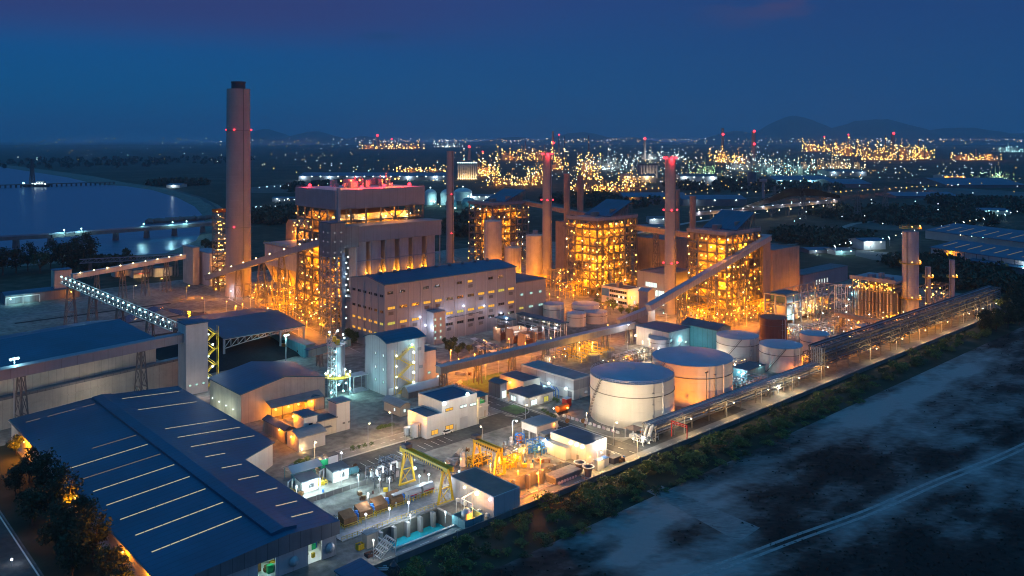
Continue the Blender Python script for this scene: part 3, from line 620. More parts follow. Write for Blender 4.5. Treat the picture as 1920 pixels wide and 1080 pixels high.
# conveyor transfer tower in front, on an open lattice with white stair lights
tt = thing('transfer_tower', 'blue-grey transfer tower with rows of small lit windows, raised on a tall lattice', 'tower', 236, 408)
m = MB(); m.box(0, 9, 0, 12.5, 45, 63.6); m.box(9.02, 20, 3, 11, 49, 61); ob('cladding', m, 'dgrey', tt); m = MB(); m.prism([(-.4, -.4), (9.4, -.4), (9.4, 12.9), (-.4, 12.9)], 63.62, 64.1); ob('roof', m, 'roofb', tt)
for z in (47, 53, 58):
    for a in (2, 6): window(tt, 'F', a, z, .9, .8, 'dim')
    for a in (2.5, 7.5): window(tt, 'L', a, z, .9, .8, 'dim')
m = MB(); m.lattice(4.5, 4.5, 0, 45, 9, step=6, w=.3); m.lattice(4.5, 10, 0, 45, 7, step=6, w=.25); ob('steel_frame', m, 'steelb', tt)
m = MB(); m.box(6.8, 8.8, -.2, 1.6, 0, 47); ob('lift_shaft', m, 'steelb', tt); m = MB(); m.beam((5.5, 1, 64), (5.5, 1, 83), 1.6); ob('vent_duct', m, 'steelb', tt)
for i in range(14): lamp(tt, 9.6 + (i % 2), -.4, 4 + 3.1 * i, 'mh', 1100 if i % 3 == 1 else 0, .42, off=(.5, -.5, 0))
# precipitator, ducts and hoppers between the tall chimney and the boiler
pc = thing('precipitator', 'long grey precipitator casing with hoppers on orange-lit legs', 'precipitator', 262, 496)
m = MB(); m.box(0, 34, 0, 46, 24, 38); ob('casing', m, 'bunk', pc); m = MB(); m.box(-.8, 34.8, -.8, 46.8, 38.02, 39); ob('roof', m, 'roofg', pc)
for i in range(3):
    for j in range(4): m = MB(); m.frustum(11.4 * i + 4.5, 11.4 * i + 6, 11.5 * j + 4.5, 11.5 * j + 6, 12, 11.4 * i + .3, 11.4 * i + 11, 11.5 * j + .3, 11.5 * j + 11, 23.98); ob('hopper', m, 'boil', pc)
m = MB()
for i in range(4):
    for j in range(5): m.beam((11.3 * i, 11.5 * j, 0), (11.3 * i, 11.5 * j, 24), .6)
for j in range(4): m.beam((0, 11.5 * j, 2), (0, 11.5 * j + 11.5, 22), .3); m.beam((0, 11.5 * j + 11.5, 12), (0, 11.5 * j, 12), .4)
for i in range(3): m.beam((11.3 * i, 0, 2), (11.3 * i + 11.3, 0, 22), .3); m.beam((11.3 * i, 0, 12), (11.3 * i + 11.3, 0, 12), .4)
ob('steel_frame', m, 'steel', pc)
m = MB(); m.rail([(-.5, 46, 39), (-.5, -.5, 39), (34, -.5, 39)], 1.2, .1, 3); ob('handrail', m, 'yel', pc)
for k in range(60): lamp(pc, rr(-2, 34), rr(-4, 46) if k % 2 else rr(-5, 0), rr(2.5, 22), 'na' if k % 5 else 'warm', 0, rr(.4, .62))
for k in range(16): light(pc, rr(2, 30), rr(-4, 44), rr(3, 9), 6500, NA)
for k in range(6): light(pc, 3, 4 + 7 * k, rr(8, 12), 4000, NA); 
for k in range(4): light(pc, 4 + 8 * k, 3, rr(8, 12), 4000, NA)
dk = thing('flue_duct', 'big pale arched flue duct running behind the tall chimney', 'duct', 300, 548)
m = MB(); m.add([(x, y, z) for x in (-12, 30) for y, z in ((0, 34), (14, 34), (14, 48), (10, 52), (4, 52), (0, 48))], [(0, 1, 2, 3, 4, 5)[::-1], (6, 7, 8, 9, 10, 11)] + [(i, (i + 1) % 6, 6 + (i + 1) % 6, 6 + i) for i in range(6)]); ob('duct', m, 'brick', dk)
m = MB(); [m.beam((x, y, 0), (x, y, 34), .6) for x in (-10, 4, 16, 28) for y in (1, 13)]; [m.beam((x, 1, 4), (x + 13, 1, 30), .35) for x in (-10, 4, 16)]; ob('support', m, 'steel', dk)
for k in range(18): lamp(dk, rr(-16, 0), rr(-2, 0), rr(32, 54), 'na', 0, .42)
for k in range(4): light(dk, -14 + 10 * k, -3, 42 - 6 * (k % 2), 8000, NA)
# orange-lit lattice tower left of the tall chimney, clad blocks at its foot
u, v = UV(413, 540); lt = thing('stair_tower', 'slim orange-lit lattice stair tower left of the tall chimney', 'stair tower', u, v)
m = MB(); m.lattice(0, 0, 0, 56, 8, step=4, w=.3); [m.box(-4, 4, -4, 4, z, z + .15) for z in range(4, 57, 4)]; ob('steel_frame', m, 'steel', lt); m = MB(); m.box(-4.4, 4.4, -4.4, 4.4, 56.4, 58.6, top=False); ob('parapet', m, 'orange', lt)
for k in range(44): lamp(lt, rr(-4.2, 4.2), -4.3 if k % 2 else rr(-4, 4), rr(3, 58), 'na' if k % 4 else 'warm', 0, .42)
for k in range(8): light(lt, -2 + 4 * (k % 2), -1, 3 + 7 * k, 1700, NA)
u, v, Lu, Lv, h = pxb((393, 537), 425, 362, 476); t = building('service_block', 'pale block with a dark canopy at the foot of the slim stair tower', 'block', u, v, Lu, Lv, h, 'white', 'mauve'); m = MB(); m.box(.5, Lu, -5, -.1, 9, 9.6); ob('canopy', m, 'roofr', t); light(t, 4, -9, 6, 2000, WARM); light(t, 14, -9, 6, 3000, NA)
u, v, Lu, Lv, h = pxb((362, 535), 374, 343, 465); building('transfer_tower', 'narrow cream transfer tower at the end of the lamp-lined gallery', 'tower', u, v, Lu, Lv, h, 'cream', 'mauve')
# ------------------------------------------------------------------ turbine hall
th = building('turbine_hall', 'huge grey turbine hall with a blue roof and rows of lit window strips', 'hall', 242.5, 364.5, 92, 33, 34.6, 'mauve', 'roofb', 'gable', 'u', rise=2.6, ov=.6)
m = MB(); m.box(92.02, 118, 1, 30, 0, 24.5); m.box(-.02 + 3, 60, 33.02, 47, 0, 22); ob('annex', m, 'mauve', th); m = MB(); m.box(92.1, 118.4, .6, 30.4, 24.52, 25); m.box(2.6, 60.4, 33.1, 47.4, 22.02, 22.5); ob('annex_roof', m, 'roofd', th)
m = MB(); m.box(27, 35, -6, -.02, 0, 17); m.box(26.7, 35.3, -6.3, -.02, 17.02, 17.5); ob('stair_block', m, 'grey', th)
m = MB(); [m.box(92 * i / 12 - .12, 92 * i / 12 + .12, -.2, .02, 0, 34) for i in range(13)]; [m.box(-.2, .02, 33 * i / 5 - .12, 33 * i / 5 + .12, 0, 34) for i in range(6)]; ob('wall_rib', m, 'grey', th)
m = MB()
for i in range(9): m.lathe([(.9, 36.6), (.9, 38.2), (1.4, 38.3), (.2, 39)], 12, 8 + 9.5 * i, 16.5)
ob('roof_vent', m, 'dgrey', th)
for r_, z in ((0, 29.5), (1, 21.5), (2, 13.5), (3, 7.5)):
    for i in range(12):
        a = 92 * (i + .22) / 12
        if r_ > 1 and 3 <= i <= 4: continue
        q = R(); k = 'warm' if q < .62 else ('yel' if q < .7 else 'dark')
        if r_ == 0: k = 'warm' if q < .3 else 'dark'
        if r_ == 0 and i % 3 == 2: continue
        if r_ == 3 and i > 4: k = 'dark'
        window(th, 'F', a, z, 4.6 if r_ else 3.4, 1.35, k)
        if q < .55: louvre(th, 'F', a + .6, z - 2.9, 3., 1.8)
for z, ks in ((28, 'dddddd'), (19.8, 'dddddd'), (13.4, 'ywwwww'), (7.6, 'yywwmm')):
    for i, k in enumerate(ks): window(th, 'L', 1.5 + 5.4 * i, z, 2.9, 1.2, {'d': 'dark', 'y': 'yel', 'w': 'warm', 'm': 'warm'}[k])
for i in range(3): window(th, 'F', 95 + 8 * i, 9, 3.4, 1.2, 'cool' if i else 'yel'); window(th, 'F', 96 + 7.6 * i, 17, 2.2, 1.2, 'cool')
for i in range(8): ob('window', me('window', MB().box(27.6 + 3.6 * (i % 2), 28.6 + 3.6 * (i % 2), -6.1, -5.98, 3 + 3.3 * (i // 2), 4.3 + 3.3 * (i // 2)), 'wcool'), None, th)
for x, z, P in ((22, 15, 900), (25.5, 10, 1200), (38, 13.2, 2600), (52, 17, 1200), (67, 15, 900), (80, 9, 700)): lamp(th, x, -.7, z, 'bl', P, .5, off=(0, -4.5, -.6))
m = MB(); m.beam((36, -1.6, 12), (62, -1.6, 12), .3); [m.beam((36 + 5.2 * i, -.1, 12), (36 + 5.2 * i, -1.6, 12), .2) for i in range(6)]; ob('pipe_bracket', m, 'dark', th)
# ------------------------------------------------------------------ conveyor galleries
def gallery(name, label, p0, p1, wd=3.4, ht=3., mat='conv', rm='roofb', tre=(), trw=5., lamps=0, lk='mh', zg=0, P=0, open_=False, group=None, roofup=.0):
    p0 = Vector(p0); p1 = Vector(p1); d = p1 - p0; L = d.length; hd = Vector((d.x, d.y, 0)).normalized(); sd_ = Vector((-hd.y, hd.x, 0))
    t = thing(name, label, 'conveyor', world=(p0.x, p0.y, 0), rz=math.atan2(hd.y, hd.x), group=group); lx = Vector((d.x, d.y, 0)).length; z0, z1 = p0.z, p1.z
    m = MB()
    if not open_:
        m.beam((0, 0, z0), (lx, 0, z1), wd, ht); ob('gallery', m, mat, t)
        m = MB(); m.beam((-.3, 0, z0 + ht / 2 + .16), (lx + .3, 0, z1 + ht / 2 + .16), wd + .5, .28); ob('roof', m, rm, t)
    else:
        for s in (-1, 1):
            y = s * wd / 2; n = max(2, int(L / 4)); m.beam((0, y, z0 - ht / 2), (lx, y, z1 - ht / 2), .3); m.beam((0, y, z0 + ht / 2), (lx, y, z1 + ht / 2), .3)
            for i in range(n): a = i / n; b = (i + 1) / n; m.beam((lx * a, y, z0 + (z1 - z0) * a - ht / 2), (lx * b, y, z0 + (z1 - z0) * b + ht / 2), .2); m.beam((lx * b, y, z0 + (z1 - z0) * b - ht / 2), (lx * b, y, z0 + (z1 - z0) * b + ht / 2), .2)
        ob('truss', m, mat, t); m = MB(); m.beam((0, 0, z0 - ht / 2), (lx, 0, z1 - ht / 2), wd - .3, .25); m.beam((0, .5, z0 - ht / 2 + .8), (lx, .5, z1 - ht / 2 + .8), 1.2, .3); ob('belt', m, 'dark', t)
    for f in tre:
        x = lx * f; z = z0 + (z1 - z0) * f - ht / 2 - .1; m = MB(); w2 = min(trw, 2 + z * .16)
        for s in (-1, 1):
            for e in (-1, 1): m.beam((x + e * w2 * .3, s * w2 * .55, 0), (x + e * .6, s * wd * .42, z), .4)
            m.beam((x - .9, s * wd * .42, z), (x + .9, s * wd * .42, z), .4)
        n = max(1, int(z / 7))
        for i in range(n):
            a, b = i / n, (i + 1) / n; ya = w2 * .55 * (1 - a) + wd * .42 * a; yb = w2 * .55 * (1 - b) + wd * .42 * b; xa = w2 * .3 * (1 - a) + .6 * a; xb = w2 * .3 * (1 - b) + .6 * b
            for e in (-1, 1): m.beam((x + e * xa, -ya, z * a), (x + e * xb, yb, z * b), .2); m.beam((x + e * xb, -yb, z * b), (x + e * xb, yb, z * b), .25)
            for s in (-1, 1): m.beam((x - xa, s * ya, z * a), (x + xb, s * yb, z * b), .2)
        ob('trestle', m, 'steel', t)
    for i in range(lamps):
        f = (i + .5) / lamps; lamp(t, lx * f, -wd / 2 - .2, z0 + (z1 - z0) * f + ht / 2 + .6, lk, P if i % 2 == 0 else 0, .5, off=(0, -.8, .3))
    return t
GP = lambda px, py, z: Vector((*G(px, py, z), z))
A = W(238, 414, 54); B_ = Vector((*G(388, 521, 7), 7))
gallery('conveyor', 'long blue-grey inclined conveyor passing in front of the tall chimney', B_, A, 3.6, 3.4, 'conv', 'conv', (.1, .32, .52, .68, .82), 7, 9, 'warm')
# conveyor rising to the nearest boiler frame
k0 = W(*UV(1216, 578, 17), 17); k1 = W(484, 286, 47)
gallery('conveyor', 'dark inclined conveyor rising from the small transfer house to the nearest boiler frame', k0, k1, 3.6, 3.4, 'conv', 'conv', (.25, .5, .75), 7)
j0 = Vector((*G(1160, 605, 8), 8)); gallery('conveyor', 'short dark conveyor climbing into the small transfer house below the offices', j0, W(*UV(1212, 583, 13), 13), 3.4, 3.2, 'conv', 'conv', (.4,))
u, v = UV(1216, 606); t = building('transfer_house', 'small grey transfer house where the two inclined conveyors meet', 'transfer house', u - 2, v - 1, 7, 7, 19, 'mauve', 'conv', 'gable', 'v', rise=1.5)
gallery('conveyor', 'high trussed conveyor bridge between the far boiler frame and the middle one', W(523, 560, 52.5), W(477, 420, 50), 4, 3.4, 'brick', 'brick', (.35,), 6)
gallery('conveyor', 'high trussed conveyor bridge from the middle boiler frame to the nearest one', W(477, 392, 46), W(470, 318, 44.5), 4, 3.4, 'brick', 'brick', (.3, .72), 6)
m0 = UV(822, 694, 10); m1 = UV(1152, 621, 10)
gl = gallery('conveyor', 'long level conveyor gallery crossing the middle of the yard above the lit road', W(*m0, 10), W(m1[0] + 18, m0[1], 10), 3.6, 3., 'brick', 'conv', (.02, .17, .33, .5, .66, .83, .98), 5)
# ------------------------------------------------------------------ left side: big flat warehouse in front
WL, WR1, WR2, V0, VN, VB = 70., 114.5, 130., 195., 252., 349.
wz = lambda u: 9.8 - abs(u - 100.5) * .075
t = thing('warehouse', 'wide flat blue-roofed warehouse with a long ridge vent and rows of lit skylight strips', 'warehouse', WL, V0)
X = lambda u: u - WL; Yy = lambda v: v - V0
m = MB(); m.box(-.0, .3, 0, Yy(VB), 0, 7.2); m.box(0, X(WR2), Yy(VB) - .3, Yy(VB), 0, 7.2); m.box(X(WR2) - .3, X(WR2), Yy(263), Yy(VB), 0, 7.2); m.box(X(WR1) - .3, X(WR1), 0, Yy(252), 0, 8.4)
m.add([(X(WR1), Yy(VN), 0), (X(WR2), Yy(263), 0), (X(WR2), Yy(263), 7.4), (X(WR1), Yy(VN), 8.5)], [(0, 1, 2, 3)])
ob('wall', m, 'lgrey', t)
oa, ob_, oc, od = 92.5, 97.2, 106.2, 110.2
m = MB(); m.box(0, X(WR1), .0, .3, 5.6, 7.3)
for a, b in ((WL, oa), (ob_, oc), (od, WR1)): m.box(X(a), X(b), 0, .3, 0, 5.58)
ob('front_wall', m, 'lgrey', t)
m = MB(); us = [WL - .6, 100.5, WR1 + .6]
def rp(mb, u0, v0, u1, v1): mb.add([(X(u0), Yy(v0), wz(u0)), (X(u1), Yy(v0), wz(u1)), (X(u1), Yy(v1), wz(u1)), (X(u0), Yy(v1), wz(u0))] + [(X(u0), Yy(v0), wz(u0) + .25), (X(u1), Yy(v0), wz(u1) + .25), (X(u1), Yy(v1), wz(u1) + .25), (X(u0), Yy(v1), wz(u0) + .25)], [(4, 5, 6, 7), (3, 2, 1, 0), (0, 1, 5, 4), (1, 2, 6, 5), (2, 3, 7, 6), (3, 0, 4, 7)])
rp(m, WL - .6, V0 - .6, 100.5, VB + .6); rp(m, 100.5, V0 - .6, WR1 + .6, VN)
m.add([(X(a), Yy(b), wz(a) + c) for c in (0, .25) for a, b in ((100.5, VN), (WR1 + .6, VN), (WR2 + .6, 262.6), (WR2 + .6, VB + .6), (100.5, VB + .6))], [(0, 1, 2, 3, 4)[::-1], (5, 6, 7, 8, 9), (0, 1, 6, 5), (1, 2, 7, 6), (2, 3, 8, 7), (3, 4, 9, 8), (4, 0, 5, 9)])
ob('roof', m, 'roofb', t)
m = MB(); m.box(-.9, -.5, -.6, Yy(VB) + .6, wz(70) - .35, wz(70) + .05); ob('gutter', m, 'dgrey', t)
m = MB(); m.add([(X(a), Yy(b), z) for b in (V0 + 2, VB - 1) for a, z in ((97, 9.6), (97, 10.5), (100.5, 10.9), (104, 10.5), (104, 9.6))], [(0, 1, 2, 3, 4)[::-1], (5, 6, 7, 8, 9)] + [(i, i + 1, 6 + i, 5 + i) for i in range(4)]); ob('ridge_vent', m, 'roofb', t)
m = MB(); m.add([(X(a), -.66, z) for a, z in ((69.4, 5.2), (115.1, 5.6), (115.1, wz(115) + .3), (100.5, wz(100.5) + .3), (69.4, wz(69.4) + .3))], [(0, 1, 2, 3, 4)]); m.box(X(WR1) + .62, X(WR1) + .68, -.6, Yy(VN), 6.4, wz(115) + .3); ob('fascia', m, 'dgrey', t)
sk_v = [v_of(px, 97) for px in (183, 260, 282, 306, 332, 361, 391, 424, 459)]
for i, v in enumerate(sk_v):
    n = 10
    m = MB()
    for k in range(n):
        if (i < 1 and k in (2, 7)) or (i == 1 and k < 4): continue
        a, b = 73 + 23.4 * k / n, 73 + 23.4 * (k + .93) / n; m.add([(X(a), Yy(v), wz(a) + .3), (X(b), Yy(v), wz(b) + .3), (X(b), Yy(v) + .55, wz(b) + .3), (X(a), Yy(v) + .55, wz(a) + .3)], [(0, 1, 2, 3)])
    ob('skylight', m, 'skyd' if i in (0, 1, 3) else 'sky', t)
for i, v in enumerate(sk_v[:1] + [sk_v[0] - 18] + sk_v[1:] + [sk_v[-1] - 9]):
    e = (WR2 if v > 263 else WR1) - 2; m = MB(); n = 8 if v > 263 else 4
    for k in range(n):
        a, b = 106 + (e - 106) * k / n, 106 + (e - 106) * (k + .93) / n; m.add([(X(a), Yy(v), wz(a) + .3), (X(b), Yy(v), wz(b) + .3), (X(b), Yy(v) + .55, wz(b) + .3), (X(a), Yy(v) + .55, wz(a) + .3)], [(0, 1, 2, 3)])
    ob('skylight', m, 'sky', t)
m = MB(); m.box(X(88), X(WR1) - .4, 9, 9.2, 0, 7); m.box(X(88), X(88.2), .4, 9, 0, 7); m.box(X(88), X(WR1) - .4, .4, 9, .02, .06); ob('inner_wall', m, 'whitep', t)
for k in range(30): x = X(rr(90, 112)); y = rr(1.2, 7.6); m = MB(); s = rr(.4, 1.3); m.box(x, x + s * 1.4, y, y + s, .06, .06 + rr(.4, 2.2)); o = ob('stored_crate', m, ['whitep', 'yel', 'brown', 'green', 'galv', 'blue'][k % 6], None); o.parent = t
light(t, X(108), 3, 5.2, 900, (.85, 1, .9)); light(t, X(95), 3, 5.2, 600, (.6, 1, .85))
m = MB(); m.lathe([(1.3, 0), (1.3, .5), (.6, 1.4), (.2, 1.5)], 14); o = ob('wall_fan', m, 'galv', t); o.location = (X(112.4), -.1, 2.6); o.rotation_euler = (math.pi / 2, 0, 0); o2 = ob('wall_fan', o.data, None, t); o2.location = (X(102), -.1, 2.6); o2.rotation_euler = (math.pi / 2, 0, 0)
for px, py, z, P in ((45, 830, 6.4, 9000), (230, 1035, 6.4, 9000), (140, 935, 6.4, 7000), (275, 1080, 6.4, 6000)):
    v = v_of(px, 68.8); lamp(t, -1.2, v - V0, 6.4, 'na', P, .3, off=(-1.2, 0, -.6))
u, v = UV(640, 1065, 4); building('lean_to', 'low blue-roofed lean-to beside the open warehouse doors', 'shed', u - 1.5, v - 12, 7, 12, 3.6, 'lgrey', 'roofb', 'mono', 'v', rise=.5)
# ------------------------------------------------------------------ coal store with a gallery in front, set at an angle to the plant
RZ2 = math.radians(90 - 37.7); ax = Vector((.6115, .791, 0)); bx = Vector((-.791, .6115, 0)); E0 = Vector((-157, 368, 0))
t = thing('coal_store', 'long blue-roofed coal store with a banded pale wall behind an overhead gallery', 'coal store', world=E0 - ax * 150, rz=RZ2)
m = MB(); m.box(0, 150, 0, .5, 8, 21.6); m.box(149.5, 150, .5, 34, 0, 21.6); m.add([(150, 0, 21.6), (150, 34, 21.6), (150, 34, 25.6)], [(0, 1, 2)]); ob('wall', m, 'cream', t)
m = MB(); m.box(0, 163, -3, -.1, 0, 11.2); m.box(0, 163, -3.2, -.05, 7.4, 7.9); ob('lower_wall', m, 'cream', t); light(t, 120, -16, 9, 2600, (1, .85, .65)); light(t, 75, -16, 9, 2600, (1, .85, .65)); m = MB(); m.box(0, 163, -3.4, .2, 11.22, 12.2); ob('ledge', m, 'dgrey', t)  # two bulbless fill lights added to brighten the lower wall
m = MB(); m.add([(-1, -1.4, 21.4), (151, -1.4, 21.4), (151, 34, 26), (-1, 34, 26), (-1, 64, 21), (151, 64, 21)] + [(-1, -1.4, 21.8), (151, -1.4, 21.8), (151, 34, 26.4), (-1, 34, 26.4), (-1, 64, 21.4), (151, 64, 21.4)], [(6, 7, 8, 9), (9, 8, 11, 10), (0, 1, 7, 6), (1, 2, 8, 7), (2, 5, 11, 8), (3, 2, 1, 0), (4, 5, 2, 3)]); ob('roof', m, 'roofb', t)
gp = Vector((*G(348, 632, 24), 24)); g0 = gp - ax * 175
gallery('conveyor', 'long overhead gallery running in front of the banded coal store wall', g0, gp, 4, 3.6, 'mauve', 'mauve', (.02, .34, .62, .885), 7)
pp = gp - ax * 68; mast = thing('light_mast', 'floodlight bracket glowing on the gallery in front of the coal store', 'floodlight', world=(pp.x, pp.y, 0), rz=RZ2); m = MB(); m.beam((0, 2.4, 0), (0, 2.4, 29), .4); m.beam((-2, 2.4, 28.6), (2, 2.4, 28.6), .2); ob('mast', m, 'galv', mast); [lamp(mast, x, 2.3, 28.2, 'cy', 1500 if x == 0 else 0, .55, off=(0, -1.4, -.4)) for x in (-1.2, 0, 1.2)]
u, v, Lu, Lv, h = pxb((349, 742), 390, 334, 610)
t = building('transfer_tower', 'tall pale transfer tower with a white-lit yellow stair beside the coal canopy', 'tower', u, v, Lu, Lv, h, 'white', 'roofb', 'flat'); m = MB()
st = zigzag(t, Lu + .3, .5, 0, h - 3, 3.4, 4, 'F', 'yel'); st.location = (0, Lv * .45, 0)
for k in range(5): lamp(t, Lu + .6 + (k % 2) * 2, -.6 + Lv * .2, 5.4 + 4.8 * k, 'mh', 600, .45, off=(.6, -.8, 0))
for x in (1.2, 4, 7): window(t, 'F', x, 3.6, 1.1, .8, 'cool')
light(t, 4, -9, 4, 900, (1, .75, .6))
# open canopy over the coal heap
t = thing('coal_canopy', 'blue sheet canopy on trusses over the dark coal heap', 'canopy', 172, 400)
m = MB(); L_, Wd = 44, 62; m.add([(0, 0, 11.5), (L_, 0, 11.5), (L_, Wd * .5, 15), (0, Wd * .5, 15), (L_, Wd, 11.5), (0, Wd, 11.5)] + [(0, 0, 11.9), (L_, 0, 11.9), (L_, Wd * .5, 15.4), (0, Wd * .5, 15.4), (L_, Wd, 11.9), (0, Wd, 11.9)], [(6, 7, 8, 9), (9, 8, 10, 11), (0, 1, 7, 6), (1, 2, 8, 7), (2, 4, 10, 8), (0, 3, 9, 6), (3, 5, 11, 9), (3, 2, 1, 0), (5, 4, 2, 3)]); ob('roof', m, 'roofb', t)
m = MB(); n = 12
zb = lambda a: 11.2 - 3.6 * (1 - a) ** 2 - .8
for i in range(n): a, b = i / n, (i + 1) / n; m.beam((L_ * a, .4, 11.3), (L_ * b, .4, 11.3), .35); m.beam((L_ * a, .4, zb(a)), (L_ * b, .4, zb(b)), .35); m.beam((L_ * a, .4, zb(a)), (L_ * b, .4, 11.3), .25); m.beam((L_ * b, .4, zb(b)), (L_ * b, .4, 11.3), .25)
ob('truss', m, 'galv', t)
for x, y in ((0, .6), (30, .6), (L_ - .6, .6), (0, 31), (L_ - .6, 31), (0, 61), (L_ - .6, 61)): m = MB(); m.box(x, x + .9, y, y + .9, 0, 11.4); ob('column', m, 'galv', t)
hp = MB(); n = 26
for j in range(n + 1):
    for i in range(n + 1):
        a, b = i / n, j / n; z = 6.5 * math.sin(math.pi * a) ** .8 * math.sin(math.pi * b) ** .6 + .8 * mnoise.noise(Vector((a * 7, b * 9, 1))); p = W(150 + 68 * a, 386 + 84 * b, max(.06, z)); hp.v.append(tuple(p))
for j in range(n):
    for i in range(n): q = j * (n + 1) + i; hp.f.append((q, q + 1, q + n + 2, q + n + 1))
tag(ob('coal_heap', hp, 'coal', smooth=60), 'black coal heap under the blue canopy', 'coal heap')
def flood_mast(label, px, py, ptop, kind, P, n=3, u=None, v=None, r=.45, h=None, low=0.):
    if px is not None: u, v = UV(px, py)
    h = h or zt(ptop, u, v); t = thing('floodlight_mast', label, 'floodlight', u, v, group='floodlight masts'); m = MB(); m.tube([(0, 0, 0), (0, 0, h)], [.28, .16], 8); ob('pole', m, 'galv', t); m = MB(); m.beam((-1.1, 0, h - .2), (1.1, 0, h - .2), .15); m.box(-1.4, -.6, -.5, .1, h - .2, h + .3); m.box(.6, 1.4, -.5, .1, h - .2, h + .3); ob('bracket', m, 'galv', t)
    for i in range(n): lamp(t, -1 + 2 * i / max(1, n - 1), -.75, h, kind, P if i == 0 else 0, r, off=(.8, -1., -.6))
    return t
flood_mast('floodlight mast at the corner of the coal canopy', 536, 677, 628, 'cy', 4200, 3)
u, v, Lu, Lv, h = pxb((573, 672), 590, 506, 657); building('coal_shed', 'low teal-lit shed with a flat grey roof behind the coal canopy', 'shed', u, v, Lu, Lv, 6.5, 'tealw', 'roofg', 'flat')
a = UV(575, 665, 7); gallery('conveyor', 'teal level conveyor from the low coal shed to the tall stair-faced building', W(*a, 7.5), W(a[0] + 24, a[1] + 1, 9), 3, 3.4, 'tealw', 'roofb', (.3, .8), 4)
def excavator(label, u, v, rz):
    t = thing('excavator', label, 'excavator', u, v, 1.5, rz, group='excavators on the coal'); m = MB(); m.box(-2, 2, -1.7, -.9, 0, 1); m.box(-2, 2, .9, 1.7, 0, 1); ob('track', m, 'rubber', t); m = MB(); m.box(-2, 1.4, -1.4, 1.4, 1.05, 2.3); m.box(-2.4, -1, -1.3, 1.3, 1.3, 2.6); ob('body', m, 'orange', t); m = MB(); m.box(.1, 1.5, .2, 1.4, 2.32, 3.8); ob('cabin', m, 'glass', t); m = MB(); m.beam((1.2, -.3, 2), (4.2, -.3, 5), .5, .7); m.beam((4.2, -.3, 5), (6.8, -.3, 2.6), .4, .6); ob('arm', m, 'orange', t); m = MB(); m.frustum(6.2, 7.2, -.9, .3, .8, 6.4, 7.6, -.9, .3, 2.6); ob('bucket', m, 'dark', t)
excavator('orange excavator by the floodlight mast at the coal canopy', 208, 388, -.3); excavator('orange excavator working under the coal canopy edge', 205, 402, 1.2)
# conveyors and small buildings further left, by the shore
a = Vector((*G(118, 524, 26), 26)); b_ = Vector((*G(330, 614, 17), 17))
gallery('conveyor', 'open trussed conveyor thick with white lamps, descending from the shore tower', a, b_, 3.6, 3.6, 'galv', 'dark', (.08, .3, .55, .8), 6, 22, 'cy', P=380, open_=True)
lc_ = C.objects[-1]
ex = [o for o in C.objects if o.name.startswith('conveyor') and o.get('label', '').startswith('open trussed')][0]
dx = (b_ - a); lx = Vector((dx.x, dx.y)).length
for i in range(26): f = (i + .5) / 26; lamp(ex, lx * f, -1.4, a.z + (b_.z - a.z) * f - .8, 'mh', 0, .26)
for i in range(9): f = (i + .5) / 9; light(ex, lx * f, .2, a.z + (b_.z - a.z) * f + 1, 160, CY)
a2 = Vector((*G(135, 519, 20), 20)); b2_ = Vector((*G(347, 481, 24), 24))
gallery('conveyor', 'pale tubular conveyor lined with yellow-white lamps towards the slim stair tower', a2, b2_, 3, 3, 'lgrey', 'lgrey', (.2, .42, .62, .82), 6, 9, 'warm', P=300)
u, v = UV(102, 560); building('transfer_tower', 'small cream tower at the head of the lamp-covered conveyor near the shore trees', 'tower', u, v, 11, 9, zt(508, u, v), 'cream', 'roofb')
u, v = UV(60, 566); t = building('shore_shed', 'low blue-roofed shed with turquoise-lit bays near the shore trees', 'shed', u - 16, v, 46, 14, 6, 'dgrey', 'roofb', 'gable', 'u', rise=1.5); light(t, 4, -4, 3, 1500, CY); light(t, 13, -4, 3, 1200, CY); light(t, 38, -5, 3, 1300, NA); lamp(t, 40, -1, 4, 'na', 0, .5); lamp(t, 3, -1.4, 3.6, 'cy', 0, .5)
m = MB(); m.beam((0, -3, 5), (20, -3, 5), .5); [m.beam((x, -3, 0), (x, -3, 5), .4) for x in (0, 10, 20)]; ob('bay_frame', m, 'whitep', t)
for i, (px, py, w_) in enumerate(((215, 520, 16), (250, 522, 22), (290, 520, 14))):
    u, v = UV(px, py); t = building('shore_block', ['dim yellow-lit block under the lamp-lined gallery', 'low block with a lit red awning under the lamp-lined gallery', 'small block with a dark roof beside the shore pipes'][i], 'block', u, v, w_, 9, 5 + i, 'cream', 'roofd'); light(t, 5, -4, 3, 1100, WARM if i else NA)
    if i == 1: m = MB(); m.box(0, 12, -3, -.1, 3.4, 3.7); ob('awning', m, 'red', t)
gallery('conveyor', 'dark pipe bridge on frames behind the lamp-lined gallery', Vector((*G(150, 490, 14), 14)), Vector((*G(340, 480, 16), 16)), 3, 3, 'steelb', 'dark', (.1, .4, .7, .95), 5, open_=True)
for i in range(9):
    p0 = W(136 + 4 * i, 510 - i * 9, .02); rect('rail_bed', 110 + i * 6, 205 + i * 3, 590 - 22 * i, 594 - 22 * i, .02, M['coal'] if i % 2 else M['concd'])
strip('dark_channel', [(150, 520), (196, 560), (206, 520), (214, 480), (208, 470), (190, 500)], 14, .03, M['glass'])
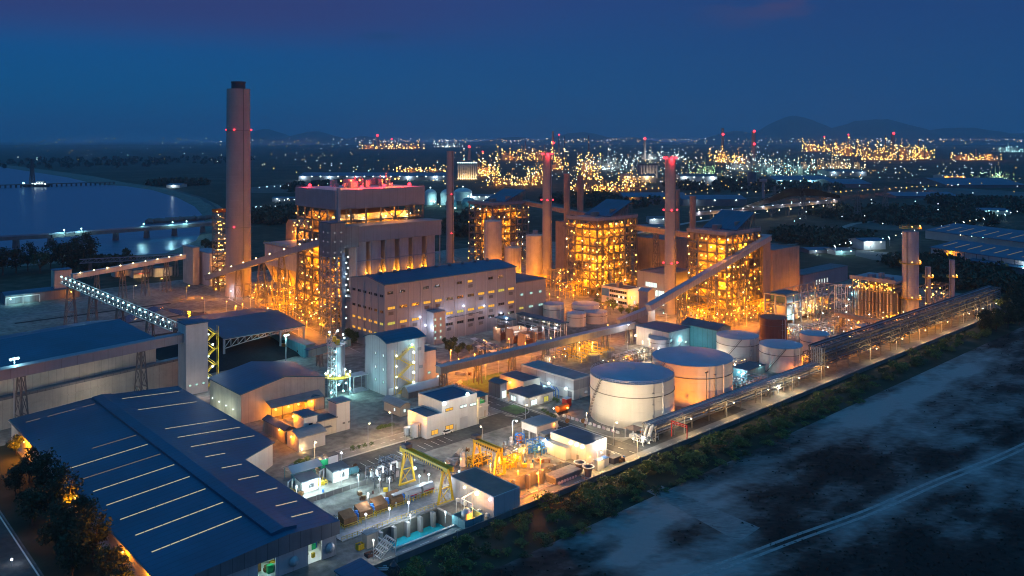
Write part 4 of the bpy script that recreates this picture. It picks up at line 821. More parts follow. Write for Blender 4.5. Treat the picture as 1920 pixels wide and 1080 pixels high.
# ------------------------------------------------------------------ beige gabled warehouse, silo tower, stair-faced building
u, v, Lu, Lv, h = pxb((452, 796), 609, 394, 740)
t = building('warehouse', 'beige gabled warehouse with a low-pitched teal-blue roof and a lean-to canopy', 'warehouse', u, v, Lu, Lv, h, 'cream', 'roofb', 'gable', 'v', rise=3.4, ov=.6); wb = (u, v, Lu, Lv, h)
m = MB(); x0, x1 = Lu * .28, Lu * .92; m.add([(x0, -.05, 6.6), (x1, -.05, 6.6), (x1, -5, 5), (x0, -5, 5), (x0, -.05, 6.9), (x1, -.05, 6.9), (x1, -5, 5.3), (x0, -5, 5.3)], [(0, 1, 5, 4), (1, 2, 6, 5), (2, 3, 7, 6), (3, 0, 4, 7), (4, 5, 6, 7), (3, 2, 1, 0)]); ob('canopy', m, 'roofg', t)
m = MB(); [m.beam((x0 + (x1 - x0) * i / 5, -4.8, 0), (x0 + (x1 - x0) * i / 5, -4.8, 5), .25) for i in range(6)]; ob('canopy_post', m, 'steel', t)
for x in (.35, .5, .62): lamp(t, Lu * x, -3.4, 3.8, 'na', 2600, .4, off=(0, -.6, -.3))
light(t, -6, Lv * .3, 3, 1300, (.9, 1, .75)); light(t, -5, Lv * .7, 3, 900, (.9, 1, .75))
for k in range(4): lamp(t, -.6, 6 + Lv * k / 4.5, 4.5, 'mh', 0, .22)
u, v, Lu, Lv, h = pxb((725, 743), 796, 684, 644)
t = building('stair_building', 'tall grey process building with a floodlit yellow zig-zag stair on its front', 'process building', u, v, Lu, Lv, h, 'grey', 'roofb', 'arch', 'u', rise=2.2, ov=.5)
zigzag(t, Lu * .28, 0, 0, h - 3.5, 3.6, Lu * .3, 'F', 'yel')
for k in range(4): lamp(t, Lu * .62, -2.4, 4 + 4.4 * k, 'mh', 420, .55, off=(.8, -1.6, .2)); lamp(t, Lu * .22, -1., 3 + 4.6 * k, 'mh', 200, .4, off=(-.4, -1.2, .2))
lamp(t, Lu * .62, -1, h - 2.4, 'cy', 700, .5, off=(0, -1.4, 0))
for z in (5, 10.5, 16.5):
    for a in (2, 8): window(t, 'L', a, z, 1., 1., 'lcd' if z > 6 else 'cool')
for a, z in ((Lu * .82, 17), (Lu * .86, 9), (Lu * .4, 17)): window(t, 'F', a, z, 1.6, 1., 'dim')
door(t, 'F', 1, 2.4, 3, 'whitep'); light(t, -6, 6, 7, 800, CY)
u2, v2 = u + Lu + .1, v + 1.5; Lx = u_of(817, v2) - u2; t = building('annex_block', 'lower grey annex with a teal roof joined to the stair-faced building', 'annex', u2, v2, Lx, 10, h - 7.5, 'lgrey', 'roofb'); window(t, 'F', Lx * .4, 5, 1.4, .9, 'cool')
t = building('annex_block', 'small brown annex at the foot of the level conveyor gallery', 'annex', u2 + Lx + .2, v2 + 1, 4.5, 8, 7, 'cream', 'roofb'); window(t, 'F', 1, 2, 1.5, .9, 'lcd')
us_, vs_ = UV(632, 742); t = thing('silo_tower', 'brightly floodlit ash silo with a lattice stair tower and a ring of lamps', 'silo', us_, vs_)
m = MB(); m.lathe([(2.2, 8.6), (2.2, 21.6), (1.6, 22.2), (.3, 22.6)], 28, 1.4, 0); m.lathe([(.5, 4.5), (2.2, 8.6)], 28, 1.4, 0, cap=False); ob('shell', m, 'mauve', t, smooth=30)
m = MB(); m.lattice(-2.4, 0, 0, 25, 2.6, step=2.6, w=.18); ob('lattice_tower', m, 'galv', t)
m = MB(); m.lathe([(5.6, 8.2), (5.6, 8.5), (2.3, 8.5), (2.3, 8.2)], 28, .4, 0, cap=False); m.rail([(.4 + 5.5 * math.cos(a * .3927), 5.5 * math.sin(a * .3927), 8.5) for a in range(17)], 1.2, .09, 2); ob('ring_platform', m, 'yel', t)
m = MB(); [m.beam((x, y, 0), (x, y, 8.4), .35) for x in (-2, 4.6) for y in (-2.8, 2.8)]; m.rail([(-3.6, -3.2, 22), (3, -3.2, 22), (3, 3, 22)], 1.1, .08); m.box(-3.6, 1, -3, 3, 21.8, 22); m.beam((-2.4, 0, 25), (-4, -1, 28), .15); m.beam((-2.4, 0, 25), (0, 0, 28), .15); ob('steel_frame', m, 'galv', t)
m = MB(); m.box(-1.2, .4, -1.6, 0, 22.02, 24.4); m.lathe([(.8, 24), (.8, 26)], 12, -2.2, -1.5); ob('head_machinery', m, 'yel', t)
for a in range(8): lamp(t, .4 + 5.2 * math.cos(a * .785 - .4), 5.2 * math.sin(a * .785 - .4), 9.9, 'mh', 800 if a % 2 == 0 else 0, .42, off=(-.6 * math.cos(a * .785 - .4), -.6 * math.sin(a * .785 - .4), .5))
for x, y, z in ((-1, -3, 5.6), (2.6, -3, 5.6), (-4, -2, 2.6), (1, -3.4, 2.6), (4.6, -3, 2.8)): lamp(t, x, y, z, 'cy', 800, .46, off=(0, -.9, 0))
for x, z in ((-4, 28.1), (0, 28.1), (2.6, 26), (3.2, 24.4)): lamp(t, x, -.6, z, 'mh', 260, .4)
for k in range(4): lamp(t, -2.4 + (k % 2), -1.6, 10.4 + 3 * k, 'cy', 320, .34, off=(0, -.6, 0))
u, v = us_ + 7, vs_ - 2; t = building('loading_canopy', 'pale canopy on posts at the foot of the floodlit silo', 'canopy', u, v, 7, 5, .01, 'galv', 'galv'); m = MB(); m.box(-.4, 7.4, -.4, 5.4, 7, 7.3); [m.beam((x, y, 0), (x, y, 7), .3) for x in (0, 7) for y in (0, 5)]; ob('frame', m, 'galv', t)
# cluster of small blocks in front of the beige warehouse
u, v, Lu, Lv, h = pxb((631, 811), 656, 616, 757); t = building('block', 'tall beige block with a flat blue roof in front of the floodlit silo', 'block', u, v, Lu, Lv, h, 'lgrey', 'roofb'); light(t, -4, 2, 5, 700, NA); louvre(t, 'F', 2.6, 2.6, 1, 1); louvre(t, 'F', 5, 2.6, 1, 1)
w0 = u_of(595, v); t2 = building('block', 'low grey-roofed link between two beige blocks', 'block', w0, v + .02, u - w0 - .02, Lv, h * .52, 'cream', 'roofd'); m = MB(); m.box(2, 5.4, -1.6, -.1, 3.2, 3.4); ob('porch', m, 'dgrey', t2)
w1 = u_of(570, v); t3 = building('block', 'cream block with a navy roof, left of the low grey-roofed link', 'block', w1, v + .04, w0 - w1 - .02, Lv + 2, h * .78, 'white', 'roofb'); lamp(t3, -.7, Lv + 1, h * .7, 'na', 2200, .45, off=(-.8, .2, -.3)); window(t3, 'F', 2, 5, 1.4, .9, 'dark')
u, v, Lu, Lv, h = pxb((560, 848), 610, 538, 822); t = building('block', 'arched-roof grey shed nearest the service road, with a wall lamp on its end', 'block', u, v, Lu, Lv, h, 'lgrey', 'roofg', 'arch', 'u', rise=1.2); lamp(t, -.6, Lv * .5, h * .9, 'na', 1300, .38, off=(-.9, 0, -.4)); lamp(t, .9, -.6, .9, 'warm', 400, .32, off=(.3, -.7, .4)); window(t, 'F', Lu * .55, 1.6, 1.2, .8, 'dim')
u, v, Lu, Lv, h = pxb((534, 832), 552, 494, 808); t = building('block', 'long low brown-lit shed left of the arched grey shed', 'block', u, v, Lu, Lv, h, 'brick', 'roofd', 'gable', 'v', rise=1.); lamp(t, -.6, 3, 4.4, 'na', 1800, .42, off=(-1, 0, -.4)); light(t, 2, Lv * .6, 7.5, 700, NA)
u, v = UV(600, 770); t = building('block', 'small vaulted navy-roofed store behind the cream block', 'block', u - 5, v + 2, 8, 7, 4.2, 'cream', 'roofb', 'arch', 'v', rise=1.6); lamp(t, 2, -.6, 4, 'na', 1500, .42, off=(0, -.8, -.4))
# curved-roof hut, barrel-roof store, twin-height white plant building with a watch tower
u, v, Lu, Lv, h = pxb((751, 782), 769, 720, 762); t = building('hut', 'cream hut with an arched grey roof beside the stair-faced building', 'hut', u, v, Lu, Lv, h, 'cream', 'roofg', 'arch', 'v', rise=.9, ov=.8); window(t, 'L', Lv * .3, 1.4, 1.1, 1.2, 'lcd'); window(t, 'F', 1.4, 1.5, 1., 1.2, 'lcd')
u, v = UV(766, 748); t = building('barrel_store', 'long low store with a barrel-vaulted pale green roof at the foot of the stair-faced building', 'store', u, v, 17, 5, 3, 'brick', 'galv', 'arch', 'u', rise=1.8)
u, v, Lu, Lv, h = pxb((800, 824), 894, 788, 793); Lm = u_of(829, v) - u
t = building('plant_building', 'white flat-roofed water plant building in two heights with bright roof-edge floodlights', 'plant building', u + Lm, v, Lu - Lm, 15, zt(766, u, v) - 0, 'white', 'roofb', parapet=.9); hh = zt(766, u, v)
for a, z, w_, k in ((1.6, hh - 3, 3.4, 'warm'), (8.6, hh - 3.3, 3.2, 'lcd'), (13.4, hh - 3.6, 3.2, 'lcd'), (1.6, 1.2, 3.6, 'warm')): window(t, 'F', a, z, w_, .9 if z > 4 else 1.6, k)
door(t, 'F', 6, 1, 2.4, 'cream'); m = MB(); m.box(8.4, 12.2, -.1, .02, 0, 4.4); ob('roller_door', m, 'galv', t); door(t, 'F', 16.8, 1, 2.4, 'cream')
lamp(t, .6, -.5, hh + .3, 'mh', 700, .72, off=(0, -4, .2)); lamp(t, Lu - Lm - 5, -.5, hh + 1.5, 'mh', 600, .7, off=(0, -4, 0))
t = building('plant_building', 'lower white end of the water plant building, beside two grey tanks', 'plant building', u, v + .05, Lm - .05, 12, hh * .66, 'white', 'roofb', parapet=.7); window(t, 'F', 2.2, 1, 3., 1.6, 'warm'); lamp(t, -.5, .4, hh * .66, 'na', 1300, .45, off=(-.8, -.4, -.2)); lamp(t, -.5, 9, hh * .7, 'na', 1200, .45, off=(-.8, 0, -.2))
for px, py, r, hq, lb in ((779, 820, 1.8, 5.2, 'taller grey tank at the end of the white water plant building'), (763, 817, 1.2, 3.2, 'shorter grey tank at the end of the white water plant building')):
    a, b = UV(px, py); q = thing('process_tank', lb, 'tank', a, b, group='grey process tanks'); m = MB(); m.lathe([(r, .5), (r, hq), (.2, hq + .4)], 22); ob('shell', m, 'galv', q, smooth=30); m = MB(); [m.beam((r * .8 * math.cos(k * 1.57 + .7), r * .8 * math.sin(k * 1.57 + .7), 0), (r * .8 * math.cos(k * 1.57 + .7), r * .8 * math.sin(k * 1.57 + .7), .6), .2) for k in range(4)]; m.beam((0, -r - .2, 0), (0, -r - .2, hq), .3, .1); ob('leg_frame', m, 'steel', q)
u, v, Lu, Lv, h = pxb((897, 784), 915, 880, 765); t = building('watch_tower', 'white block carrying an open room under a square navy roof', 'tower', u, v, Lu, Lv, h, 'white', 'white')
ht = zt(744, u, v); m = MB(); [m.box(x, x + .7, y, y + .7, h + .4, ht) for x in (.05, Lu - .75) for y in (.05, Lv - .75)]; m.box(.8, Lu - .8, .06, .2, h + .4, h + 1.4); ob('pillar', m, 'white', t); m = MB(); m.add([(-.6, -.6, ht), (Lu + .6, -.6, ht), (Lu + .6, Lv + .6, ht), (-.6, Lv + .6, ht), (Lu / 2, Lv / 2, ht + 1.2)], [(0, 1, 4), (1, 2, 4), (2, 3, 4), (3, 0, 4), (3, 2, 1, 0)]); ob('roof', m, 'roofb', t); m = MB(); m.box(1, Lu - 1, 1, Lv - 1, h + .4, h + 2); ob('machine', m, 'green', t); lamp(t, Lu / 2, Lv / 2, ht - .4, 'mh', 120, .25, off=(0, 0, -.5)); door(t, 'F', Lu * .6, 1, 2.4, 'cream')
# ------------------------------------------------------------------ intake basins
wm_ = bpy.data.materials.new('basin_water'); wm_.use_nodes = True; b = wm_.node_tree.nodes['Principled BSDF']; b.inputs['Base Color'].default_value = (.01, .36, .42, 1); b.inputs['Roughness'].default_value = .12
nn = wm_.node_tree.nodes; nz = nn.new('ShaderNodeTexNoise'); nz.inputs['Scale'].default_value = .9; nz.inputs['Detail'].default_value = 5; bq = nn.new('ShaderNodeBump'); bq.inputs['Strength'].default_value = .6; bq.inputs['Distance'].default_value = .5
wm_.node_tree.links.new(nz.outputs['Fac'], bq.inputs['Height']); wm_.node_tree.links.new(bq.outputs[0], b.inputs['Normal'])
for i, (a0, a1, b0, b1) in enumerate(PITS):
    d = 7 if i == 0 else 4.5
    t = thing('intake_basin', ['sunken concrete basin holding turquoise water below the gantry crane', 'sunken orange-lit concrete basin, nearly dry, beside the boundary road'][i], 'basin', a0, b0, group='intake basins')
    m = MB(); Lu, Lv = a1 - a0, b1 - b0; m.box(0, .02, 0, Lv, -d, .0, bot=False); m.box(Lu - .02, Lu, 0, Lv, -d, 0, bot=False); m.box(.02, Lu - .02, 0, .02, -d, 0, bot=False); m.box(.02, Lu - .02, Lv - .02, Lv, -d, 0, bot=False); m.add([(0, 0, -d), (Lu, 0, -d), (Lu, Lv, -d), (0, Lv, -d)], [(0, 1, 2, 3)]); ob('basin_wall', m, 'conc' if i else 'sludge', t)
    m = MB(); m.box(-.5, Lu + .5, -.5, 0, 0, .35); m.box(-.5, 0, .0, Lv, 0, .35); m.box(Lu, Lu + .5, 0, Lv, 0, .35); ob('coping', m, 'kerb', t)
    for k in range(5):
        m = MB(); x = Lu * (k + .5) / 5; m.box(x - .5, x + .5, Lv - 1.6, Lv - .05, -d, -.02); ob('pier', m, 'conc', t)
    if i == 0: o = ob('water_surface', MB().add([(.03, .03, -4.2), (Lu - .03, .03, -4.2), (Lu - .03, Lv - .03, -4.2), (.03, Lv - .03, -4.2)], [(0, 1, 2, 3)]), wm_, t)
    else:
        for k in range(5): m = MB(); m.box(Lu * .62 + k * 1.6, Lu * .62 + k * 1.6 + .9, .6, 4.2, -.9, -.4); ob('stop_log', m, 'conc', t)
        m = MB(); m.box(Lu * .25, Lu * .6, .8, 3.6, -1., -.6); ob('ledge', m, 'conc', t)
light(None, *W(139, 196, 2.6), 1500, (.8, .95, 1)); light(None, *W(147, 190, 3), 900, (.8, 1, 1))
for (uu, vv) in ((180, 195), (192, 197)): light(None, *W(uu, vv, 4.5), 6500, NA)
# screening deck: row of brown travelling screens with yellow railings
def screen(label, px, py, kind='brown'):
    u, v = UV(px, py); t = thing('travelling_screen', label, 'water screen', u, v, group='travelling screens on the intake deck')
    m = MB(); m.add([(0, 0, .4), (4.2, 0, .4), (4.2, 3.2, .4), (0, 3.2, .4), (0, 0, 2.6), (4.2, 0, 2.6), (4.2, 3.2, 3.8), (0, 3.2, 3.8)], [(0, 1, 5, 4), (1, 2, 6, 5), (2, 3, 7, 6), (3, 0, 4, 7), (4, 5, 6, 7)]); [m.box(-.05, 4.25, -.06, 0, .9 + .5 * k, 1.05 + .5 * k) for k in range(4)]; ob('housing', m, kind, t)
    m = MB(); m.rail([(-.6, -1.4, .4), (4.8, -1.4, .4), (4.8, 3, .4)], 1.2, .1, 1.1); m.rail([(-.6, -1.4, .4), (-.6, 2, .4)], 1.2, .1, 1.1); ob('railing', m, 'yel', t)
    m = MB(); m.box(4.6, 5.4, 1.2, 2., .4, 3.2); m.tube([(5, .5, .4), (5, .5, 2.6), (4.2, 1.4, 3)], .22, 8); m.box(1, 2.2, 3.4, 4.4, .4, 2.2); ob('drive', m, 'blue', t)
    m = MB(); [m.tube([(rr(-.5, 4), 4.4, .4), (rr(-.5, 4), 4.6, rr(1.4, 2.6))], .2, 6) for _ in range(4)]; m.box(.2, .9, 4.6, 5.4, .4, 1.5); ob('valve_gear', m, 'galv', t)
for i, (px, py) in enumerate(((645, 992), (675, 978), (704, 966), (734, 954))): screen(['brown travelling screen nearest to the blue warehouse roof', 'brown travelling screen, second along from the blue warehouse', 'brown travelling screen, third along from the blue warehouse', 'brown travelling screen next to the grey drum pair'][i], px, py)
for i, (px, py) in enumerate(((768, 940), (793, 931))):
    u, v = UV(px, py); t = thing('rotary_drum', ['grey drum with a red stripe beside the brown screens', 'grey drum with a red stripe nearest to the gantry crane leg'][i], 'drum', u, v, group='grey drums'); m = MB(); m.tube([(0, 1, 1.9), (4.2, 1, 1.9)], 1.4, 18); ob('shell', m, 'galv', t, smooth=40); m = MB(); m.box(.1, 4.1, -.46, -.4, 1.5, 1.8); ob('stripe', m, 'red', t); m = MB(); m.box(.3, .9, 0, 2, 0, .8); m.box(3.2, 3.8, 0, 2, 0, .8); m.rail([(-.5, -1.2, .3), (4.6, -1.2, .3)], 1.2, .1, 1); ob('cradle', m, 'yel', t)
dk_ = thing('intake_deck', 'concrete intake deck edged with yellow railings and small pumps', 'deck', 119, 199.6); m = MB(); m.box(0, 41, 0, 1.2, 0, .4); m.box(0, 41, 1.22, 9, 0, .3); ob('slab', m, 'conc', dk_); m = MB(); m.rail([(0, .2, .4), (36, .2, .4)], 1.1, .09, 1.6); m.rail([(0, 12.5, .1), (38, 12.5, .1)], 1.1, .1, 1.6); ob('railing', m, 'yel', dk_); m = MB(); m.box(0, 38, 11.4, 12.2, .02, .5); ob('channel_beam', m, 'yel', dk_)
for k in range(26):
    x = rr(1, 36); y = rr(7.5, 11); m = MB(); q = R()
    if q < .4: m.lathe([(.35, .3), (.35, 1.4), (.15, 1.7)], 10, x, y)
    elif q < .7: m.box(x, x + rr(.5, 1.4), y, y + .7, .3, rr(.9, 2.))
    else: m.tube([(x, y, .3), (x, y, 1.6), (x + 1.2, y, 1.6), (x + 1.2, y, .3)], .18, 6)
    ob('pump', m, ['blue', 'galv', 'whitep', 'brown', 'galv', 'dark'][k % 6], dk_)
m = MB(); m.box(23, 36, 9.2, 11, 3.1, 3.4); [m.beam((23.3 + 3.1 * i, 10, .3), (23.3 + 3.1 * i, 10, 3.1), .2) for i in range(5)]; ob('canopy', m, 'galv', dk_)
def gantry(label, u, v, span, hh, ul=5.6, over=2.5, light_=False):
    t = thing('gantry_crane', label, 'gantry crane', u, v, group='yellow gantry cranes')
    for y, nm in ((0, 'leg_frame'), (span, 'leg_frame')):
        m = MB()
        for s in (-1, 1): m.beam((s * ul / 2, y, .3), (s * ul * .2, y, hh), .55); m.beam((s * ul * .36, y, hh * .5), (-s * ul * .42, y, 1.2) if s > 0 else (0, y, .9), .2)
        m.beam((-ul * .34, y, hh * .48), (ul * .34, y, hh * .48), .3); m.beam((-ul / 2 - .4, y, .3), (ul / 2 + .4, y, .3), .6, .5); m.beam((-ul * .34, y, hh * .48), (0, y, hh * .95), .2); m.beam((ul * .34, y, hh * .48), (0, y, hh * .95), .2); m.beam((-ul * .3, y, hh - .1), (ul * .3, y, hh - .1), .5)
        ob(nm, m, 'yel', t)
    m = MB()
    for s in (-1, 1): m.beam((s * ul * .16, -over, hh + .7), (s * ul * .16, span + over, hh + .7), .6, 1.4)
    ob('girder', m, 'yel', t); m = MB(); n = int(span / 1.1)
    for i in range(n): m.box(-ul * .16 - .42, -ul * .16 - .31, i * 1.1, i * 1.1 + .6, hh + .1, hh + .7)
    ob('cable_festoon', m, 'dark', t); m = MB(); m.box(-1.3, 1.3, span - 1, span + 1.4, hh + 1.42, hh + 2.6); m.beam((0, span * .55, hh), (0, span * .55, hh - 3), .1); m.box(-.35, .35, span * .55 - .3, span * .55 + .3, hh - 3.9, hh - 3); ob('trolley', m, 'dark', t); return t
g = gantry('big yellow gantry crane straddling the intake deck', 155, 200.2, 20, 10); lamp(g, 3, 20, 4, 'mh', 900, .5, off=(1, -1, 0))
u, v = UV(936, 892); gantry('smaller orange-lit yellow gantry over the pump pit', u, v, 11.5, 7.7, 4.4, .8)
# machinery of the pump pits
def frame_skid(name, label, px, py, Lu, Lv, h, mat, n=3, gear='galv', cat='skid', group=None):
    u, v = UV(px, py); t = thing(name, label, cat, u, v, group=group); m = MB()
    for i in range(n + 1):
        for y in (0, Lv): m.beam((Lu * i / n, y, 0), (Lu * i / n, y, h), .22)
    for z in (h * .5, h):
        for y in (0, Lv): m.beam((0, y, z), (Lu, y, z), .22)
        for i in range(n + 1): m.beam((Lu * i / n, 0, z), (Lu * i / n, Lv, z), .2)
    m.rail([(0, Lv, h), (0, 0, h), (Lu, 0, h)], 1., .07, 1.2); ob('frame', m, mat, t); m = MB()
    for _ in range(9):
        x, y = rr(.2, Lu - 1), rr(.2, Lv - .8); z = h * .5 if R() < .4 else 0
        if R() < .5: m.box(x, x + rr(.5, 1.3), y, y + rr(.4, .9), z + .1, z + rr(.8, 2))
        else: m.lathe([(.4, z + .1), (.4, z + 1.6), (.1, z + 1.9)], 10, x + .4, y + .4)
    for _ in range(5): x = rr(0, Lu); m.tube([(x, 0, rr(.4, h)), (x, Lv, rr(.4, h))], .14, 6)
    ob('equipment', m, gear, t); return t
frame_skid('filter_skid', 'dark steel filter skid with white pipe hoops, left of the gantry crane', 702, 917, 8, 5, 5.4, 'dark', 3, 'galv'); frame_skid('filter_skid', 'taller dark steel skid with white pipe hoops next to the gantry crane leg', 727, 903, 5.5, 5, 6, 'steelb', 2, 'galv')
for px, py, l in ((706, 898, 'white pipe hoop on the left dark skid'), (733, 889, 'white pipe hoop on the right dark skid')):
    u, v = UV(px, py, 4); t = thing('pipe_hoop', l, 'pipe', u, v, 5.4); m = MB(); m.tube([(0, 0, 0), (0, 0, 1.6), (.4, 0, 2.1), (2, 0, 2.1), (2.4, 0, 1.6), (2.4, 0, 0)], .32, 10); o = ob('pipe', m, 'whitep', t, smooth=40)
frame_skid('pump_module', 'bright blue open steel frame beside the big grey pump house', 1003, 858, 6.4, 4.4, 4.6, 'blue', 2, 'blue'); frame_skid('pump_module', 'grey-violet open pump frame between the yellow gantry and the blue frame', 962, 872, 6.5, 4.5, 4.8, 'steelb', 3, 'whitep'); frame_skid('pump_module', 'orange-lit yellow railings and pump frame at the pit edge', 948, 885, 7, 2.4, 4, 'yel', 3, 'yel'); frame_skid('pump_module', 'yellow stepped railing platform under the smaller gantry', 888, 880, 8, 3.2, 3.2, 'yel', 4, 'dark'); frame_skid('pump_module', 'small blue pump frame beside the raised white block', 973, 836, 2.6, 2, 3.6, 'blue', 1, 'orange')
for px, py, r, h, l, mt in ((868, 873, 1., 4.6, 'pale vertical pump casing left of the yellow stepped platform', 'white'), (958, 842, .9, 4.2, 'grey vertical pump with a white cap behind the grey-violet frame', 'galv'), (945, 846, .7, 3.4, 'dark dome-topped pump behind the yellow gantry', 'dgrey'), (978, 845, 1.3, 2.2, 'low dark round cover with a lit top near the blue frame', 'dgrey')):
    u, v = UV(px, py); t = thing('vertical_pump', l, 'pump', u, v, group='vertical pumps'); m = MB(); m.lathe([(r * 1.2, 0), (r * 1.2, .4), (r, .5), (r, h * .7), (r * .7, h * .75), (r * .7, h), (.1, h + .3)], 18); ob('casing', m, mt, t, smooth=30); m = MB(); m.tube([(r, 0, h * .3), (r + 1, 0, h * .3), (r + 1, 0, 0)], .3, 8); ob('outlet_pipe', m, 'galv', t)
for x in range(5): light(None, *W(178 + 5.5 * x, 206 + 2 * (x % 2), 4.2), 3600, (1, .38, .02))
light(None, *W(205, 208, 5), 2000, (1, .8, .45)); light(None, *W(172, 214, 5), 1200, NA)
# bright generator compound beside the blue warehouse
cmp_ = [(557, 918), (612, 898)]
for i, (px, py) in enumerate(((566, 926), (625, 906))):
    u, v = UV(px, py); t = building('kiosk', ['white floodlit kiosk with a grey roof, nearer to the blue warehouse', 'white floodlit kiosk with a grey roof, beside the green cabinet'][i], 'kiosk', u, v, 5.6, 4.4, 3.4, 'white', 'roofd', 'mono', 'u', rise=.6, group='floodlit kiosks'); lamp(t, .6, -1.2, 2.6, 'mh', 1100, .85, off=(-.4, -2.6, .8)); lamp(t, 4.4, -1., 2.2, 'mh', 500, .5, off=(.6, -1.2, .6)); louvre(t, 'F', 2.4, 1.2, 1.6, 1.4)
    q = thing('pump_skid', ['yellow-railed pump skid, at the end of the compound by the warehouse', 'yellow-railed pump skid between the two floodlit kiosks'][i], 'skid', u - 5.4, v + .4, group='yellow-railed skids'); m = MB(); m.rail([(0, 3, 0), (0, 0, 0), (3.4, 0, 0), (3.4, 3, 0)], 1.4, .12, .9); ob('railing', m, 'yel', q); m = MB(); m.box(.5, 2.8, .5, 2.4, 0, 1.2); m.lathe([(.5, 1.2), (.5, 2.2)], 12, 1, 1.4); ob('pump', m, 'yel', q); m = MB(); m.tube([(3, 4, 0), (3, 4, 3), (4.4, 4, 3.6), (4.4, 4, 0)], .3, 8); ob('pipe', m, 'galv', q)
u, v = UV(548, 905); t = thing('open_shelter', 'open shelter with a pale sloping gable roof beside the blue warehouse', 'shelter', u, v); m = MB(); m.add([(-.4, -1, 3), (10.4, -1, 3), (10.4, 2.4, 4.4), (-.4, 2.4, 4.4), (-.4, 5.6, 3), (10.4, 5.6, 3), (-.4, -1, 3.15), (10.4, -1, 3.15), (10.4, 2.4, 4.55), (-.4, 2.4, 4.55), (-.4, 5.6, 3.15), (10.4, 5.6, 3.15)], [(6, 7, 8, 9), (9, 8, 11, 10), (3, 2, 1, 0), (4, 5, 2, 3), (0, 1, 7, 6), (5, 4, 10, 11)]); ob('roof', m, 'galv', t); m = MB(); [m.beam((x, y, 0), (x, y, 3.1), .2) for x in (0, 5, 10) for y in (-.6, 5.2)]; m.box(1, 9, 1, 3, 0, 1.6); ob('frame', m, 'tealw', t)
u, v = UV(601, 880); t = thing('cabinet', 'bright green double-door cabinet behind the floodlit kiosk', 'cabinet', u, v); m = MB(); m.box(0, 2.8, 0, 1.6, 0, 3); m.box(1.35, 1.45, -.05, 0, .2, 2.8); ob('body', m, 'green', t); m = MB(); m.box(-.2, 3, -.3, 1.8, 3.02, 3.2); ob('lid', m, 'dgrey', t); lamp(t, 1.4, -.8, 3.4, 'mh', 130, .14, off=(0, -.6, -.6))
u, v = UV(614, 874); t = thing('container', 'dark container with a white open side behind the green cabinet', 'container', u, v); m = MB(); m.box(0, 4.4, 0, 3, 0, 3.2); ob('body', m, 'dark', t); m = MB(); m.box(.3, 4.1, -.08, -.01, .4, 2.9); ob('side_panel', m, 'whitep', t)
u, v = UV(651, 893); t = thing('storage_tank', 'small horizontal teal tank beside the floodlit compound', 'tank', u, v); m = MB(); m.tube([(0, 0, 1.3), (.4, 0, 1.3), (3.8, 0, 1.3), (4.2, 0, 1.3)], [.5, 1.1, 1.1, .5], 16); ob('shell', m, 'tealw', t, smooth=50); m = MB(); m.box(.6, .9, -.8, .8, 0, .6); m.box(3.2, 3.5, -.8, .8, 0, .6); ob('saddle', m, 'galv', t)
u, v = UV(560, 945); fw = thing('low_wall', 'low dark concrete wall in front of the floodlit compound', 'wall', u - 1, v - 1.4); m = MB(); m.box(0, 24, 0, .35, 0, 1.5); ob('panel', m, 'concd', fw); m = MB(); [m.box(3 * i, 3 * i + .3, -.12, 0, 0, 1.7) for i in range(9)]; ob('pilaster', m, 'conc', fw)
for i, (px, py, k) in enumerate(((712, 924, 'mh'), (804, 915, 'mh'), (786, 918, 'mh'), (730, 982, 'bl'), (766, 970, 'bl'), (686, 993, 'bl'), (640, 873, 'bl'))):
    u, v = UV(px, py); t = thing('yard_lamp', ['short yard lamp glaring between the compound and the intake deck', 'short yard lamp at the intake deck end by the gantry leg', 'short yard lamp at the canopy end of the intake deck', 'short lamp on the deck edge above the turquoise water, middle one', 'short lamp on the deck edge above the turquoise water, nearest the gantry', 'short lamp on the deck edge by the blue warehouse corner', 'violet-white lamp beside the dark container'][i], 'lamp', u, v, group='short yard lamps'); m = MB(); m.tube([(0, 0, 0), (0, 0, 4.2)], .1, 6); ob('post', m, 'galv', t); lamp(t, 0, 0, 4.3, k, [1500, 900, 700, 900, 900, 600, 350][i], .34, off=(.3, -.7, .3))
